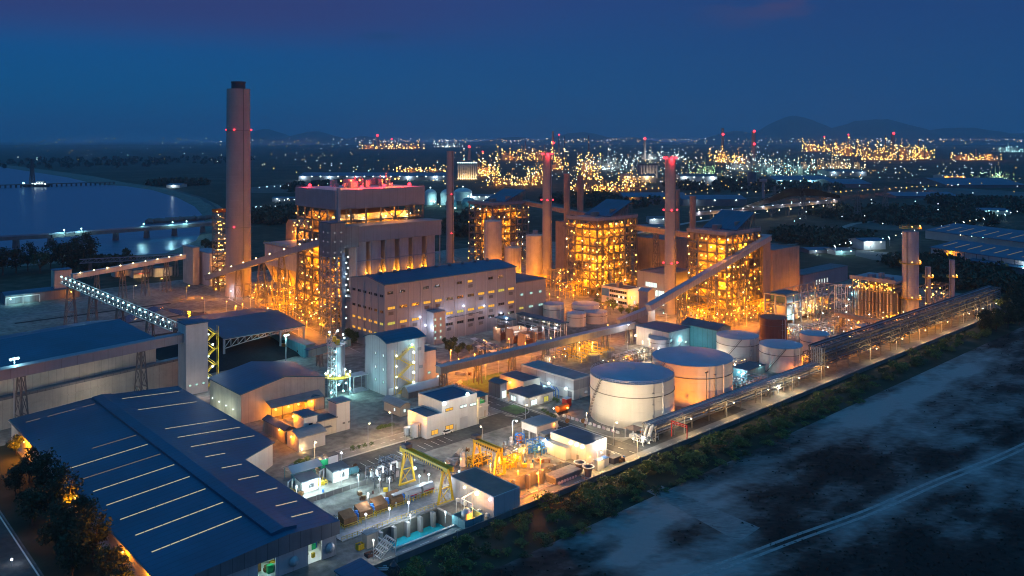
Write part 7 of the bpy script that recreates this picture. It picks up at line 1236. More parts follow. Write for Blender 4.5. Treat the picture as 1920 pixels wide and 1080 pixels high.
for i, (px, py, k, P, h, l) in enumerate((
    (384, 588, 'na', 8208, 10, 'on the road left of the big boiler frame'), (441, 604, 'na', 10944, 10, 'on the road edge facing the coal canopy'), (430, 560, 'bl', 1800, 5, 'glaring bluish at the foot of the tall chimney'), (495, 615, 'na', 13680, 9, 'by the small gatehouse under the long conveyor'), (560, 640, 'na', 7296, 9, 'added on the road before the turbine hall end'), (612, 660, 'na', 1824, 9, 'added close to the turbine hall corner'), (350, 560, 'na', 9120, 9, 'at the far bend of the chimney road'), (470, 585, 'na', 12768, 9, 'added under the long inclined conveyor'),  # lamps labelled added are extra ones, put in to light the ground
    (845, 690, 'na', 12160, 9, 'on the orange-lit lawn below the level gallery'), (911, 712, 'na', 13680, 9, 'under the middle of the level gallery'), (912, 672, 'na', 6840, 9, 'beside the parking canopies'), (876, 720, 'na', 10214, 8, 'added on the open yard by the annex'), (1036, 664, 'na', 10260, 8, 'behind the long workshop'), (1090, 655, 'na', 10260, 8, 'at the dosing plant'), (1145, 640, 'na', 10260, 9, 'near the small white tank'), (955, 662, 'na', 6840, 7, 'in front of the transformer cells'),
    (961, 846, 'mh', 5040, 11, 'tall and white beside the blue pump frame'), (1087, 748, 'mh', 2240, 8, 'white at the corner of the long workshop'), (1176, 656, 'bl', 3000, 13, 'tall and violet-white by the yard gallery'), (1249, 606, 'cy', 2200, 6, 'cyan-white below the inclined conveyor'), (1328, 656, 'bl', 1500, 8, 'bluish beside the teal-lit workshop'), (1040, 652, 'bl', 1600, 11, 'bluish in the switchyard'),
    (1000, 575, 'na', 15960, 8, 'added behind the tank cluster'), (1050, 580, 'na', 20520, 8, 'added at the foot of the middle boiler frame'), (1105, 592, 'na', 13680, 8, 'added in front of the office forecourt'), (960, 548, 'na', 18240, 8, 'added between the silos'), (1225, 600, 'na', 15960, 8, 'at the foot of the fourth chimney'), (1290, 618, 'na', 18240, 8, 'added below the nearest boiler frame on its left'), (1345, 622, 'na', 18240, 8, 'added below the nearest boiler frame on its front'), (1400, 612, 'na', 15960, 8, 'added below the nearest boiler frame on its right'), (1440, 575, 'na', 13680, 8, 'behind the duct frame'),  # amber lamps added around the boilers for the glow on the ground
    (735, 815, 'warm', 4080, 8, 'on the service road before the arched hut'), (690, 838, 'warm', 4080, 8, 'on the service road before the beige blocks'), (590, 870, 'warm', 4080, 8, 'on the service road near the blue warehouse'), (870, 790, 'warm', 4560, 8, 'at the bend by the watch tower'), (905, 850, 'warm', 5280, 9, 'in the square beside the yellow stepped platform'), (760, 850, 'mh', 4760, 9, 'in the middle of the grey square'), (985, 800, 'warm', 4800, 8, 'on the cross road by the raised white block'), (1150, 835, 'warm', 5760, 8, 'at the bend by the front large tank'), (1010, 925, 'na', 9576, 7, 'on the boundary road by the orange basin'), (1120, 884, 'warm', 5280, 7, 'on the boundary road by the trumpet vents'), (1195, 859, 'warm', 5280, 7, 'on the boundary road at the height gate'),
    (300, 545, 'na', 2736, 9, 'by the long lit stockyard'), (250, 560, 'warm', 720, 9, 'between the rail beds'), (1530, 560, 'na', 7980, 8, 'by the violet-grey shed'), (1600, 612, 'na', 7980, 7, 'under the pipe bridge'))):
    u, v = UV(px, py); street('street lamp ' + l, u, v, k, P, h, rr(-3, 3), .38 if k == 'na' else .36)
# ------------------------------------------------------------------ bay: jetty, breakwater, far pier with a crane barge
pj = [Vector((*G(-60, 470, 0), 10.2)), Vector((*G(95, 461, 0), 10.2)), Vector((*G(217, 451, 0), 10.2)), Vector((*G(327, 442, 0), 10.2)), Vector((*G(420, 434, 0), 10.2))]
jt = thing('jetty', 'long dark jetty on broad piers crossing the near water', 'jetty', world=(0, 0, 0), rz=0)
for i in range(4): m = MB(); m.beam(pj[i], pj[i + 1], 9, 3.4); ob('deck', m, 'concd', jt)
for px, py in ((30, 465), (95, 460), (157, 455), (217, 450), (275, 446), (327, 442), (380, 437)):
    x, y = G(px, py, -2); m = MB(); m.frustum(x - 2.5, x + 2.5, y - 3, y + 3, -4, x - 1.8, x + 1.8, y - 3, y + 3, 6); m.frustum(x - 1.8, x + 1.8, y - 3, y + 3, 6.02, x - 4.4, x + 4.4, y - 4, y + 4, 8.4); ob('pier', m, 'concd', jt)
m = MB(); [m.beam(pj[i] + Vector((0, -3.6, 2.6)), pj[i + 1] + Vector((0, -3.6, 2.6)), 1.6, 1.6) for i in range(4)]; ob('pipeline', m, 'steelb', jt)
for px, py in ((125, 459), (157, 456), (273, 446), (327, 442), (353, 440)): x, y = G(px, py); lamp(jt, x, y - 5, 16, 'cy', 7000, .8, off=(0, -3, 0)); m = MB(); m.beam((x, y - 4, 10), (x, y - 4, 16), .4); ob('lamp_post', m, 'galv', jt)
m = MB(); a, b_ = G(275, 417), G(404, 408); n = 30; pts = [Vector((a[0] + (b_[0] - a[0]) * i / n + rr(-3, 3), a[1] + (b_[1] - a[1]) * i / n + rr(-3, 3), rr(.4, 1.4))) for i in range(n + 1)]; m.tube(pts, [rr(3, 5) for _ in pts], 7); tag(ob('breakwater', m, 'concd'), 'low dark breakwater of rocks behind the jetty', 'breakwater')
a, b_ = Vector((*G(-30, 352), 5)), Vector((*G(214, 345), 5)); q = thing('pier', 'thin far pier on many piles across the mouth of the bay', 'pier', world=(0, 0, 0), rz=0); m = MB(); m.beam(a, b_, 8, 2); ob('deck', m, 'concd', q); m = MB(); [m.beam(a.lerp(b_, i / 26) - Vector((0, 0, 9)), a.lerp(b_, i / 26), 3) for i in range(27)]; ob('pile', m, 'concd', q)
x, y = G(65, 349); q = thing('crane_barge', 'crane barge with white deck lamps moored at the far pier', 'barge', world=(x, y, -2), rz=0); m = MB(); m.frustum(-22, 30, -8, 8, 0, -26, 36, -9, 9, 6); ob('hull', m, 'hull', q); m = MB(); m.lattice(-6, 0, 6, 66, 9, 2, step=7, w=.9); m.beam((-6, 0, 40), (-34, 0, 62), 1.4); ob('crane', m, 'dark', q); m = MB(); m.box(8, 24, -5, 5, 6, 14); ob('deckhouse', m, 'farw', q); [lamp(q, k, -9, 8 + (k % 3), 'cy' if k < 0 else 'mh', 900 if k in (-22, 10) else 0, 1.6, off=(0, -6, 2)) for k in (-22, -20, 0, 6, 10, 16, 22, 30)]
# ------------------------------------------------------------------ country beyond: warehouses, process plants, tanks, masts
def far_shed(name, label, px, py, wx, hpx, depth, wm='far', rm='roofb', rz=0., cat='warehouse', style='gable', lampk=None, n=0, P=0, group=None):
    x, y = G(px, py); s = y / F; Lu = wx * s; h = hpx * s; t = thing(name, label, cat, world=(x - Lu / 2 * math.cos(rz), y - Lu / 2 * math.sin(rz), 0), rz=rz, group=group); shed(t, Lu, depth, prof_of(style, depth, h, depth * .06), 'u', wm, rm, .8)
    for i in range(n): lamp(t, Lu * (i + .5) / n, -1.5, h * .9, lampk, P if i % 3 == 0 else 0, max(.4, y * .0007), off=(0, -3, 0))
    return t
e1 = Vector((*G(1745, 484), 0)); e2 = Vector((*G(1960, 518), 0)); d = e2 - e1; rzw = math.atan2(d.y, d.x)
t = thing('warehouse', 'long white-walled warehouse with a dark blue skylit roof at the right edge, nearer one', 'warehouse', world=e1, rz=rzw, group='warehouses at the right edge'); shed(t, d.length + 60, 70, prof_of('gable', 70, 10, 5), 'u', 'lgrey', 'roofb', 1.); lamp(t, 22, -1, 7.4, 'na', 4200, .6, off=(0, -3, 0)); lamp(t, 95, -1, 7, 'mh', 2600, .6, off=(0, -3, 0))
m = MB(); [m.box(12 * k, 12 * k + .5, -.2, -.02, 0, 10) for k in range(14)]; ob('wall_rib', m, 'dgrey', t)
for k in range(11): m = MB(); a = 6 + 13 * k; m.add([(a, 8, 11.66), (a + 1.2, 8, 11.66), (a + 1.2, 26, 14.24), (a, 26, 14.24)], [(0, 1, 2, 3)]); ob('skylight', m, 'skyd', t)
e1b = Vector((*G(1735, 447), 0)); t = thing('warehouse', 'long pale-walled warehouse with a dark blue skylit roof at the right edge, farther one', 'warehouse', world=e1b, rz=rzw, group='warehouses at the right edge'); shed(t, 190, 90, prof_of('gable', 90, 9, 6), 'u', 'farw', 'roofb', 1.)
for k in range(11): m = MB(); a = 6 + 15 * k; m.add([(a, 8, 10.48), (a + 1.2, 8, 10.48), (a + 1.2, 30, 13.5), (a, 30, 13.5)], [(0, 1, 2, 3)]); ob('skylight', m, 'skyd', t)
e1c = Vector((*G(1812, 498), 0)); t = thing('open_shed', 'narrow open shed with a dark roof in front of the nearer right-hand warehouse', 'shed', world=e1c, rz=rzw); shed(t, 110, 14, prof_of('mono', 14, 5, 1), 'u', 'far', 'roofb', .6)
FS = [('warehouse', 'long low shed with a row of white eave lamps beyond the big boiler house', 700, 338, 280, 8, 120, 'far', 'roofb', 0, 'mh', 17, 30000), ('warehouse', 'wide blue-roofed works behind the fourth chimney, left half', 1230, 382, 120, 12, 90, 'far', 'roofb', 0, 'na', 4, 6000), ('warehouse', 'wide blue-roofed works behind the fourth chimney, right half', 1340, 386, 120, 12, 80, 'far', 'roofb', 0, 'mh', 3, 5000), ('warehouse', 'long teal-lit blue-roofed works in the distance right of the fourth chimney', 1510, 346, 110, 8, 140, 'far', 'roofb', 0, 'cy', 6, 26000), ('warehouse', 'dim blue-roofed works behind the dark tree mound', 1600, 352, 70, 7, 140, 'far', 'roofb', 0, None, 0, 0), ('warehouse', 'dim long roof at the far right under the green-lit plant', 1850, 352, 150, 5, 200, 'far', 'roofb', 0, None, 0, 0), ('building', 'white floodlit building beyond the duct frame', 1640, 468, 46, 16, 26, 'white', 'roofb', .2, 'mh', 2, 5000), ('building', 'pale low building left of the white floodlit one', 1585, 478, 40, 8, 20, 'farw', 'roofd', .2, 'cy', 2, 2500), ('building', 'low dark shed with white yard lamps near the white floodlit building', 1540, 475, 50, 6, 20, 'far', 'roofb', .2, 'mh', 2, 1600), ('building', 'grey block seen left of the fourth chimney', 1235, 420, 34, 10, 30, 'farw', 'roofd', 0, 'mh', 2, 3500), ('building', 'pale block behind the nearest boiler frame', 1225, 435, 40, 9, 30, 'farw', 'roofd', 0, 'warm', 2, 3000), ('building', 'dark blue slab block among the orange lights', 1000, 334, 22, 20, 50, 'tealw', 'roofb', 0, None, 0, 0), ('building', 'white-lit low block behind the dome tanks', 905, 376, 50, 8, 40, 'farw', 'roofd', 0, 'mh', 4, 9000), ('building', 'pale lit works between the third and fourth chimneys', 1200, 342, 60, 12, 80, 'farw', 'roofd', 0, 'warm', 5, 24000), ('building', 'pale works right of the fourth chimney top', 1310, 345, 70, 14, 80, 'farw', 'roofd', 0, 'mh', 4, 16000), ('building', 'dark works with a lit side under the far right refinery', 1590, 330, 70, 8, 100, 'far', 'roofd', 0, 'mh', 4, 18000), ('building', 'small lit works on the far right road', 1790, 336, 40, 6, 60, 'farw', 'roofd', 0, 'na', 4, 12000), ('warehouse', 'low shed on the plain between the bay and the tall chimney', 325, 352, 26, 5, 40, 'farw', 'roofb', 0, 'mh', 1, 8000), ('warehouse', 'shed by the wood behind the tall chimney', 540, 378, 60, 6, 30, 'far', 'roofb', 0, 'mh', 3, 3000), ('warehouse', 'second shed by the wood behind the tall chimney', 640, 372, 60, 7, 40, 'far', 'roofb', 0, 'cy', 4, 3000), ('building', 'dim long roof at the right beyond the tree mound', 1740, 372, 120, 4, 90, 'far', 'roofb', 0, None, 0, 0), ('building', 'lit sports hall far right below the green-lit plant', 1870, 402, 50, 7, 40, 'farw', 'roofb', 0, 'cy', 3, 6000)]
for f in FS: far_shed(f[0], f[1], f[2], f[3], f[4], f[5], f[6], f[7], f[8], f[9], f[0], 'gable', f[10], f[11], f[12])
for i, (px, py, wx, hx, kind, lab) in enumerate(((807, 384, 24, 30, 'dome', 'white dome-topped tank right of the big boiler house'), (840, 384, 28, 30, 'dome', 'white dome-topped tank half behind the thin brown chimney'), (868, 376, 34, 24, 'dome', 'pale green-lit flat tank behind the dark sphere'), (878, 392, 26, 22, 'sphere', 'dark spherical tank right of the thin brown chimney'), (846, 394, 22, 22, 'sphere', 'dark spherical tank behind the thin brown chimney'))):
    x, y = G(px, py); s = y / F; r = wx * s / 2; h = hx * s; t = thing('gas_tank', lab, 'tank', world=(x, y, 0), rz=0, group='tanks beyond the plant'); m = MB()
    if kind == 'dome': m.lathe([(r, 0), (r, h * .72), (r * .8, h * .86), (r * .4, h * .97), (.5, h)], 32)
    else: m.lathe([(max(.3, r * math.sin(math.pi * k / 12)), h * .55 - h * .45 * math.cos(math.pi * k / 12)) for k in range(13)], 28); [m.beam((r * .9 * math.cos(a), r * .9 * math.sin(a), 0), (r * .9 * math.cos(a), r * .9 * math.sin(a), h * .5), 1) for a in range(6)]
    ob('shell', m, 'white' if kind == 'dome' else 'tealw', t, smooth=40); lamp(t, 0, 0, h + 2, 'mh', 0, 1.); lamp(t, r * .8, -r - 6, h * .25, 'cy', 16000 if i in (0, 1) else 5000, 1.3, off=(0, -3, 2))
t = far_shed('silo_block', 'block of floodlit silos topped by white lamps, right of the thin brown chimney', 876, 336, 38, 32, 40, 'dgrey', 'roofd', 0, 'silo block', 'flat'); x, y = G(876, 336); s = y / F
for k in range(9): m = MB(); m.lathe([(2 * s, 0), (2 * s, 26 * s)], 12, 38 * s * (k + .5) / 9, -2 * s); ob('silo', m, 'farw', t, smooth=40); lamp(t, 38 * s * (k + .5) / 9, -3 * s, 31 * s, 'mh', 0, 1.4); lamp(t, 38 * s * (k + .5) / 9, -6 * s, 1 * s, 'warm', 16000 if k % 2 else 0, 1., off=(0, -6, 2))
t = far_shed('silo_block', 'row of dull grey silos left of the fourth chimney', 1216, 334, 36, 26, 40, 'far', 'roofd', 0, 'silo block', 'flat'); x, y = G(1216, 334); s = y / F
for k in range(6): m = MB(); m.lathe([(2.8 * s, 0), (2.8 * s, 24 * s)], 12, 36 * s * (k + .5) / 6, -2.6 * s); ob('silo', m, 'mauve', t, smooth=40)
light(t, 18 * s, -20 * s, 4 * s, 60000, (1, .7, .4))
for i, (px, py, wx, pt, mt, lab) in enumerate(((1410, 350, 17, 322, 'far', 'dark round water tower base in the distance'), (1431, 372, 5, 336, 'mauve', 'thin pale twin-legged stack beyond the dark works'))): x, y = G(px, py); r = wx / 2 / F * y; h = H - (pt - HY) * y / F; t = thing('water_tower', lab, 'tower', world=(x, y, 0), rz=0); m = MB(); m.lathe([(r, 0), (r, h * .85), (r * (1 if i == 0 else 2.6), h * .88), (r * (1 if i == 0 else 2.6), h), (.5, h * 1.02)], 20); ob('shaft', m, mt, t, smooth=40)
def process_unit(label, px, py, wx, hx, kind, nl, depth=60, P=0, red=False, spread=.62):
    x, y = G(px, py); s = y / F; rg = random.Random(int(px * 7 + py)); Wd = wx * s; Hh = hx * s; t = thing('process_plant', label, 'process plant', world=(x, y, 0), rz=0, group='distant process plants'); fr = MB()
    nc = max(2, int(wx / 7)); cols = []
    for k in range(nc): hh = Hh * (rg.uniform(.3, .62) if k % 3 else rg.uniform(.6, 1)); cols.append((Wd * ((k + .5) / nc - .5) + rg.uniform(-2, 2), rg.uniform(0, depth), hh, rg.uniform(1.2, 2.6) * s))
    cols[nc // 2] = (0, 0, Hh, 2.2 * s)
    for cx, cy, hh, r in cols: ob('column', MB().lathe([(r * .5, 0), (r * .5, hh * .8), (r * .36, hh * .82), (r * .36, hh)], 8, cx, cy), 'far', t)
    bx = MB()
    for k in range(max(2, int(wx / 9))): cx = Wd * rg.uniform(-.48, .4); w_ = rg.uniform(4, 9) * s; hh = Hh * rg.uniform(.12, .4); cy = rg.uniform(-8, depth); ob('structure', MB().box(cx, cx + w_, cy, cy + 12, 0, hh), 'brick', t)
    fm_ = MB()
    for k in range(max(2, int(wx / 12))):
        fm_ = MB(); cx = Wd * rg.uniform(-.48, .35); w_ = rg.uniform(8, 14) * s; hh = Hh * rg.uniform(.3, .6)
        for q in range(4): fm_.beam((cx + w_ * q / 3, -4, 0), (cx + w_ * q / 3, -4, hh), .5 * s)
        for q in range(4): fm_.beam((cx, -4, hh * (q + 1) / 4), (cx + w_, -4, hh * (q + 1) / 4), .4 * s)
        ob('steel_frame', fm_, 'steel', t)
    groups = {}
    for k in range(nl if kind == 'na' else int(nl * .7)):
        if k % 3 == 0: cx, cy, hh, r = cols[rg.randrange(nc)]; p = (cx + rg.uniform(-1.4, 1.4) * s, cy - r, hh * rg.uniform(.1, 1)); 
        else: p = (Wd * max(-.5, min(.5, rg.gauss(0, .3))), -6 - rg.random() * 6, Hh * spread * rg.random() ** 1.7 + 1.5)
        kk = kind if rg.random() < .8 else ('warm' if kind == 'na' else random.choice(['cy', 'warm', 'mh'])); groups.setdefault(kk, []).append(p)
    rs = y * (.00066 if kind == 'na' else .00054)
    for kk, ps in groups.items():
        m = MB()
        for p in ps: r = rs * rg.uniform(.55, 1.25); m.add([(p[0] - r, p[1], p[2]), (p[0], p[1] - r, p[2]), (p[0] + r, p[1], p[2]), (p[0], p[1] + r, p[2]), (p[0], p[1], p[2] - r), (p[0], p[1], p[2] + r)], [(0, 1, 5), (1, 2, 5), (2, 3, 5), (3, 0, 5), (1, 0, 4), (2, 1, 4), (3, 2, 4), (0, 3, 4)])
        tag(ob('lamps', m, kk, t), None, None, kind='stuff')
    if red: lamp(t, 0, -2 * s, Hh + 1.5 * s, 'red', 0, rs * 1.5)
    col = {'na': NA, 'mh': MH, 'grn': (.55, 1, .5), 'cy': CY, 'warm': WARM}[kind]
    for k in range(max(1, int(wx / 40))): light(t, Wd * ((k + .5) / max(1, int(wx / 40)) - .5), -14 * s, Hh * .28, P or (26000 * s * s), col, 2.)
PU = [('orange refinery strip on the horizon left of the thin brown chimney', 735, 279, 120, 17, 'na', 90, 1), ('white-lit plant strip beside the horizon refinery', 840, 276, 60, 13, 'mh', 36, 0), ('domed mass of orange lights just right of the thin brown chimney', 905, 330, 66, 44, 'na', 130, 1), ('low orange pipe yard beyond the far boiler frame', 960, 348, 90, 28, 'na', 90, 0), ('orange-framed unit with a lit crown left of the third chimney', 1006, 346, 34, 56, 'na', 70, 0), ('red-topped orange tower unit behind the third chimney', 1048, 318, 34, 64, 'na', 60, 1), ('tallest orange-lit column unit right of the third chimney', 1104, 338, 44, 84, 'na', 120, 0), ('low orange works at the foot of the tallest column', 1130, 358, 120, 26, 'na', 110, 0), ('white-lit plant behind the tallest orange column', 1140, 318, 120, 40, 'mh', 130, 0), ('amber-lit plant left of the third chimney crown', 985, 300, 110, 36, 'na', 90, 0), ('small orange unit left of the dull silos', 1184, 350, 50, 42, 'na', 60, 0), ('round orange unit with a mast, right of the fourth chimney', 1353, 304, 42, 34, 'na', 90, 0), ('small orange unit beside the red-lit far chimney', 1385, 306, 26, 26, 'na', 45, 0), ('green-lit plant right of the fourth chimney', 1322, 330, 60, 36, 'grn', 70, 0), ('white-lit plant below the red-lit far chimney', 1410, 318, 100, 34, 'mh', 110, 0), ('mixed-lit plant right of the far chimney', 1470, 326, 110, 44, 'cy', 120, 0), ('yellow-lit spread of works in the centre right distance', 1560, 316, 120, 30, 'warm', 120, 0), ('orange refinery on the right horizon, left wing', 1545, 284, 84, 26, 'na', 110, 1), ('orange refinery on the right horizon, middle with a red-topped tower', 1590, 292, 60, 38, 'na', 80, 1), ('brightest orange refinery on the right horizon', 1660, 300, 110, 46, 'na', 170, 0), ('orange refinery on the right horizon, right wing', 1722, 298, 56, 36, 'na', 100, 0), ('low orange works at the far right', 1830, 300, 90, 20, 'na', 60, 0), ('square green-white-lit open plant at the right edge', 1866, 343, 62, 32, 'grn', 70, 0), ('white-lit works on the far right horizon', 1890, 285, 60, 16, 'cy', 36, 0), ('white-lit plant in the gap between the third and fourth chimneys', 1240, 300, 90, 26, 'mh', 70, 0), ('small orange works on the plain beyond the big boiler house', 790, 322, 90, 12, 'na', 60, 0)]
for p in PU: process_unit(p[0], p[1], p[2], p[3], p[4], p[5], p[6], red=bool(p[7]))
for i, (px, py, pt, wx, rd, lab) in enumerate(((1413, 305, 246, 7, (246, 270), 'slim far chimney with two red lamps, right of the fourth chimney'), (1355, 300, 240, 5, (252,), 'thin far chimney with a red tip above the round orange unit'), (1037, 300, 246, 4, (268,), 'thin dark mast behind the third chimney'), (1674, 296, 249, 6, (250,), 'slim far chimney rising from the right-hand refinery'), (708, 277, 253, 4, (254,), 'thin red-tipped far chimney on the left refinery strip'), (1209, 300, 258, 4, (260,), 'thin far mast left of the fourth chimney'), (880, 300, 274, 4, (275,), 'short red-tipped far chimney right of the thin brown chimney'))):
    x, y = G(px, py); r = wx / 2 / F * y; h = H - (pt - HY) * y / F; t = thing('distant_chimney', lab, 'chimney', world=(x, y, 0), rz=0, group='distant chimneys'); m = MB(); m.lathe([(r * 1.2, 0), (r, h)], 16); ob('shaft', m, 'brick', t, smooth=40)
    for z in rd: lamp(t, 0, -r * 1.3, H - (z - HY) * y / F, 'red', 0, y * .0016)
    light(t, -r * 6, -r * 8, h * .1, 8 * y, NA, 2.)
a, b_ = Vector((*G(1296, 424), 15)), Vector((*G(1568, 395), 15)); gg = gallery('conveyor', 'raised conveyor with double rows of white and pink lamps beyond the nearest boiler frame', a, b_, 6, 4, 'brick', 'brick', (.12, .25, .38, .5, .62, .75, .88, .98), 7, 15, 'bl', P=5200); gg = [o for o in C.objects if o.get('label', '').startswith('raised conveyor with')][0]; L_ = (b_ - a).length
for i in range(12): lamp(gg, L_ * (i + .5) / 12, -4, 10, 'warm', 3600 if i % 2 else 0, .75, off=(0, -2, 0))
for i in range(5): px = 1452 + 52 * i; x, y = G(px, 400 + (i % 2) * 12); t = thing('pylon', 'faint lattice power pylon standing in the dark beyond the plant', 'pylon', world=(x, y, 0), rz=.3, group='power pylons'); m = MB(); m.lattice(0, 0, 0, 40, 8, 1.6, step=6, w=.35); [m.beam((-8, 0, z), (8, 0, z), .5) for z in (28, 34)]; ob('tower', m, 'steel', t)
# land detail: fields, tracks, ponds
for i, (px, py, wx, dp, c) in enumerate(((560, 352, 200, 200, (.085, .085, .07)), (620, 395, 120, 60, (.07, .075, .05)), (1680, 425, 160, 60, (.09, .075, .06)), (1780, 372, 160, 90, (.08, .08, .075)), (1560, 430, 110, 30, (.13, .1, .075)), (1000, 385, 120, 90, (.06, .06, .05)), (1650, 480, 90, 40, (.11, .11, .105)), (1830, 360, 170, 160, (.09, .09, .085)))):
    x, y = G(px, py); s = y / F * wx / 2; m = MB(); n = 18; m.add([(x + s * math.cos(2 * math.pi * k / n) * rr(.8, 1.1), y + dp * math.sin(2 * math.pi * k / n) * rr(.8, 1.1), .06 + .004 * i) for k in range(n)], [tuple(range(n))]); struct('field', m, mk('field_soil', c, .95, var=.4, vs=.02))
def wroad(name, pts, wd, z, mat):
    mb = MB(); P_ = [Vector(G(*p)) for p in pts]; vs = []
    for i, p in enumerate(P_): d = (P_[min(len(P_) - 1, i + 1)] - P_[max(0, i - 1)]).normalized(); nn = Vector((-d.y, d.x)) * wd / 2; vs += [(p.x - nn.x, p.y - nn.y, z), (p.x + nn.x, p.y + nn.y, z)]
    mb.add(vs, [(2 * i, 2 * i + 2, 2 * i + 3, 2 * i + 1) for i in range(len(P_) - 1)]); struct(name, mb, mat)
wroad('highway', [(1100, 392), (1300, 378), (1480, 366), (1640, 356), (1740, 348), (1920, 340)], 16, .12, M['asph']); wroad('lane', [(1180, 440), (1290, 418), (1420, 400)], 9, .12, M['conc']); wroad('lane', [(1450, 470), (1600, 420), (1760, 398), (1920, 392)], 9, .12, M['road']); wroad('shore_lane', [(412, 440), (420, 405), (380, 372), (320, 354), (240, 345)], 9, .2, M['asph'])
# ------------------------------------------------------------------ lamps of the country beyond: the nearest ones one by one, the rest as one spread
KC = {'na': 'orange', 'warm': 'yellow', 'mh': 'white', 'cy': 'bluish-white', 'bl': 'violet-white', 'red': 'red'}
LM = {}
def far_lamp(px, py, kind, h=9, sc_=1.):
    x, y = G(px, py, h); k = kind
    if k not in LM: m = MB(); m.add([(-1, 0, 0), (0, -1, 0), (1, 0, 0), (0, 1, 0), (0, 0, -1), (0, 0, 1)], [(0, 1, 5), (1, 2, 5), (2, 3, 5), (3, 0, 5), (1, 0, 4), (2, 1, 4), (3, 2, 4), (0, 3, 4)]); LM[k] = me('distant_lamp', m, k)
    o = ob('distant_lamp', LM[k], None, loc=(x, y, h)); r = max(.5, y * .00048) * sc_ * rr(.8, 1.25); o.scale = (r, r, r); tag(o, 'tiny %s lamp glowing in the dark land beyond the plant' % KC[k], 'lamp', 'distant %s lamps' % KC[k]); return o
nlamp = 0
def rowl(p, q, n, kind, jit=.6, P=0):
    global nlamp
    for i in range(n):
        f = (i + .5) / n; o = far_lamp(p[0] + (q[0] - p[0]) * f + rr(-2, 2) * jit, p[1] + (q[1] - p[1]) * f + rr(-1, 1) * jit, kind if R() < .85 else 'warm'); nlamp += 1
        if P and i % 3 == 0: light(None, o.location.x, o.location.y - 2, 8, P, LC[kind])
rowl((1480, 366), (1745, 348), 26, 'na', P=7000); rowl((1745, 348), (1915, 340), 8, 'na'); rowl((1060, 366), (1240, 352), 16, 'na', P=5000); rowl((1250, 372), (1340, 352), 9, 'na'); rowl((1330, 372), (1440, 356), 7, 'warm'); rowl((1560, 462), (1600, 452), 4, 'mh', P=1800); rowl((1625, 455), (1720, 430), 8, 'mh', P=1800); rowl((1760, 425), (1915, 395), 12, 'mh', P=1800); rowl((1790, 440), (1915, 452), 6, 'cy'); rowl((475, 388), (520, 386), 5, 'mh', P=1500); rowl((520, 376), (600, 372), 9, 'mh'); rowl((480, 352), (560, 346), 6, 'mh'); rowl((600, 380), (690, 360), 6, 'cy'); rowl((880, 392), (930, 362), 12, 'mh'); rowl((890, 408), (925, 392), 6, 'cy'); rowl((900, 378), (960, 370), 9, 'mh'); rowl((1080, 362), (1100, 362), 2, 'cy', P=3000); rowl((800, 372), (830, 388), 5, 'warm'); rowl((1420, 384), (1480, 360), 7, 'na'); rowl((1290, 398), (1340, 386), 6, 'warm')
for _ in range(300 - nlamp):
    q = R()
    if q < .3: far_lamp(rr(470, 860), rr(305, 350), 'mh' if R() < .45 else random.choice(['na', 'na', 'cy', 'warm']))
    elif q < .85: far_lamp(rr(880, 1910), rr(322, 362), random.choice(['na', 'na', 'warm', 'mh', 'cy', 'mh', 'bl']), 9, rr(.7, 1.1))
    else: far_lamp(rr(1480, 1915), rr(362, 420), random.choice(['mh', 'cy', 'mh', 'bl']), 8)
gm = {}
def spread(n, fx, fy, kinds):
    for _ in range(n):
        px, py = fx(), fy(); k = random.choice(kinds)
        if py < 269: y = rr(11500, 13300); z = max(4, H - (py - HY) * y / F)
        else: z = rr(6, 16); y = F * (H - z) / (py - HY)
        r = y * .00043 * rr(.4, 1.15) * (1.25 if R() < .08 else 1); gm.setdefault(k, []).append(((px - 960) / F * y, y, z, r))
spread(46, lambda: rr(0, 660), lambda: rr(259, 269), ['na', 'mh', 'warm', 'mh']); spread(60, lambda: rr(-20, 660), lambda: rr(269, 305), ['mh', 'mh', 'na', 'warm', 'cy']); spread(70, lambda: rr(430, 870), lambda: rr(262, 275), ['mh', 'na', 'mh', 'warm']); spread(430, lambda: rr(660, 1920), lambda: 260 + abs(random.gauss(0, 5)), ['na', 'mh', 'warm', 'na', 'bl', 'warm', 'na']); spread(440, lambda: max(870, min(1790, random.gauss(1300, 230))), lambda: rr(272, 330), ['mh', 'na', 'warm', 'na', 'na', 'bl', 'warm', 'cy']); spread(300, lambda: rr(880, 1480), lambda: rr(300, 348), ['na', 'na', 'na', 'warm', 'mh']); spread(160, lambda: rr(1450, 1920), lambda: rr(285, 335), ['mh', 'cy', 'bl', 'mh', 'na', 'warm']); spread(60, lambda: rr(560, 880), lambda: rr(285, 325), ['na', 'mh', 'warm'])
keys = list(gm); mb = MB(); mi = []
for ki, k in enumerate(keys):
    for x, y, z, r in gm[k]: mb.add([(x - r, y, z), (x, y - r, z), (x + r, y, z), (x, y + r, z), (x, y, z - r), (x, y, z + r)], [(0, 1, 5), (1, 2, 5), (2, 3, 5), (3, 0, 5), (1, 0, 4), (2, 1, 4), (3, 2, 4), (0, 3, 4)]); mi += [ki] * 8
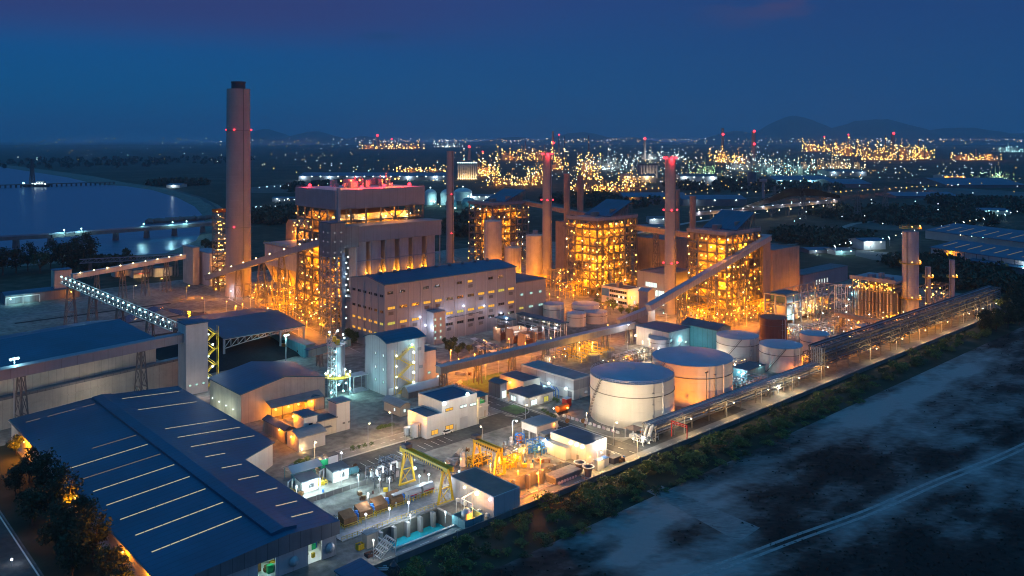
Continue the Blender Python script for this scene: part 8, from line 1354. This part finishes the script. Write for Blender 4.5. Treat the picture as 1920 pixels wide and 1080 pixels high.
o = ob('city_lights', me('city_lights', mb, keys), None); o.data.polygons.foreach_set('material_index', mi); tag(o, 'countless tiny city and factory lamps scattered to the horizon', 'city lights', kind='stuff')
# steam drifting from behind the nearest boiler frame
sv = MB(); a = Vector((*G(1372, 420), 14)); pts = [a + Vector((0, 0, 0)), a + Vector((22, 6, 8)), a + Vector((50, 12, 15)), a + Vector((80, 16, 26)), a + Vector((112, 20, 26)), a + Vector((150, 24, 20))]; sv.tube(pts, [.8, 2, 3.4, 5.5, 5, 2], 14)
vm = bpy.data.materials.new('steam'); vm.use_nodes = True; vn = vm.node_tree.nodes; vl = vm.node_tree.links; vn.remove(vn['Principled BSDF']); pv = vn.new('ShaderNodeVolumePrincipled'); tc = vn.new('ShaderNodeTexCoord'); nz = vn.new('ShaderNodeTexNoise'); nz.inputs['Scale'].default_value = .09; nz.inputs['Detail'].default_value = 5; mr = vn.new('ShaderNodeMapRange'); mr.inputs[1].default_value = .46; mr.inputs[2].default_value = .72; mr.inputs[3].default_value = 0; mr.inputs[4].default_value = .14
vl.new(tc.outputs['Object'], nz.inputs['Vector']); vl.new(nz.outputs['Fac'], mr.inputs[0]); vl.new(mr.outputs[0], pv.inputs['Density']); pv.inputs['Color'].default_value = (1, 1, 1, 1); vl.new(pv.outputs[0], vn['Material Output'].inputs['Volume'])
tag(ob('steam', sv, vm), 'pale drifting steam plume beyond the nearest boiler frame', 'steam', kind='stuff')
hills(-200, 2150, 13800, [(x, 150, 258.5 + (x % 3)) for x in range(-100, 2200, 170)], 13)
# ------------------------------------------------------------------ dusk haze
hz = MB(); hz.box(-52000, 52000, -2600, 52000, -40, 1050)
hm = bpy.data.materials.new('haze'); hm.use_nodes = True; hn = hm.node_tree.nodes; hn.remove(hn['Principled BSDF'])
pv = hn.new('ShaderNodeVolumePrincipled'); pv.inputs['Color'].default_value = (.6, .82, 1, 1); pv.inputs['Density'].default_value = 5.5e-5; pv.inputs['Anisotropy'].default_value = 0
hm.node_tree.links.new(pv.outputs[0], hn['Material Output'].inputs['Volume'])
tag(ob('haze', hz, hm), None, None, kind='stuff')
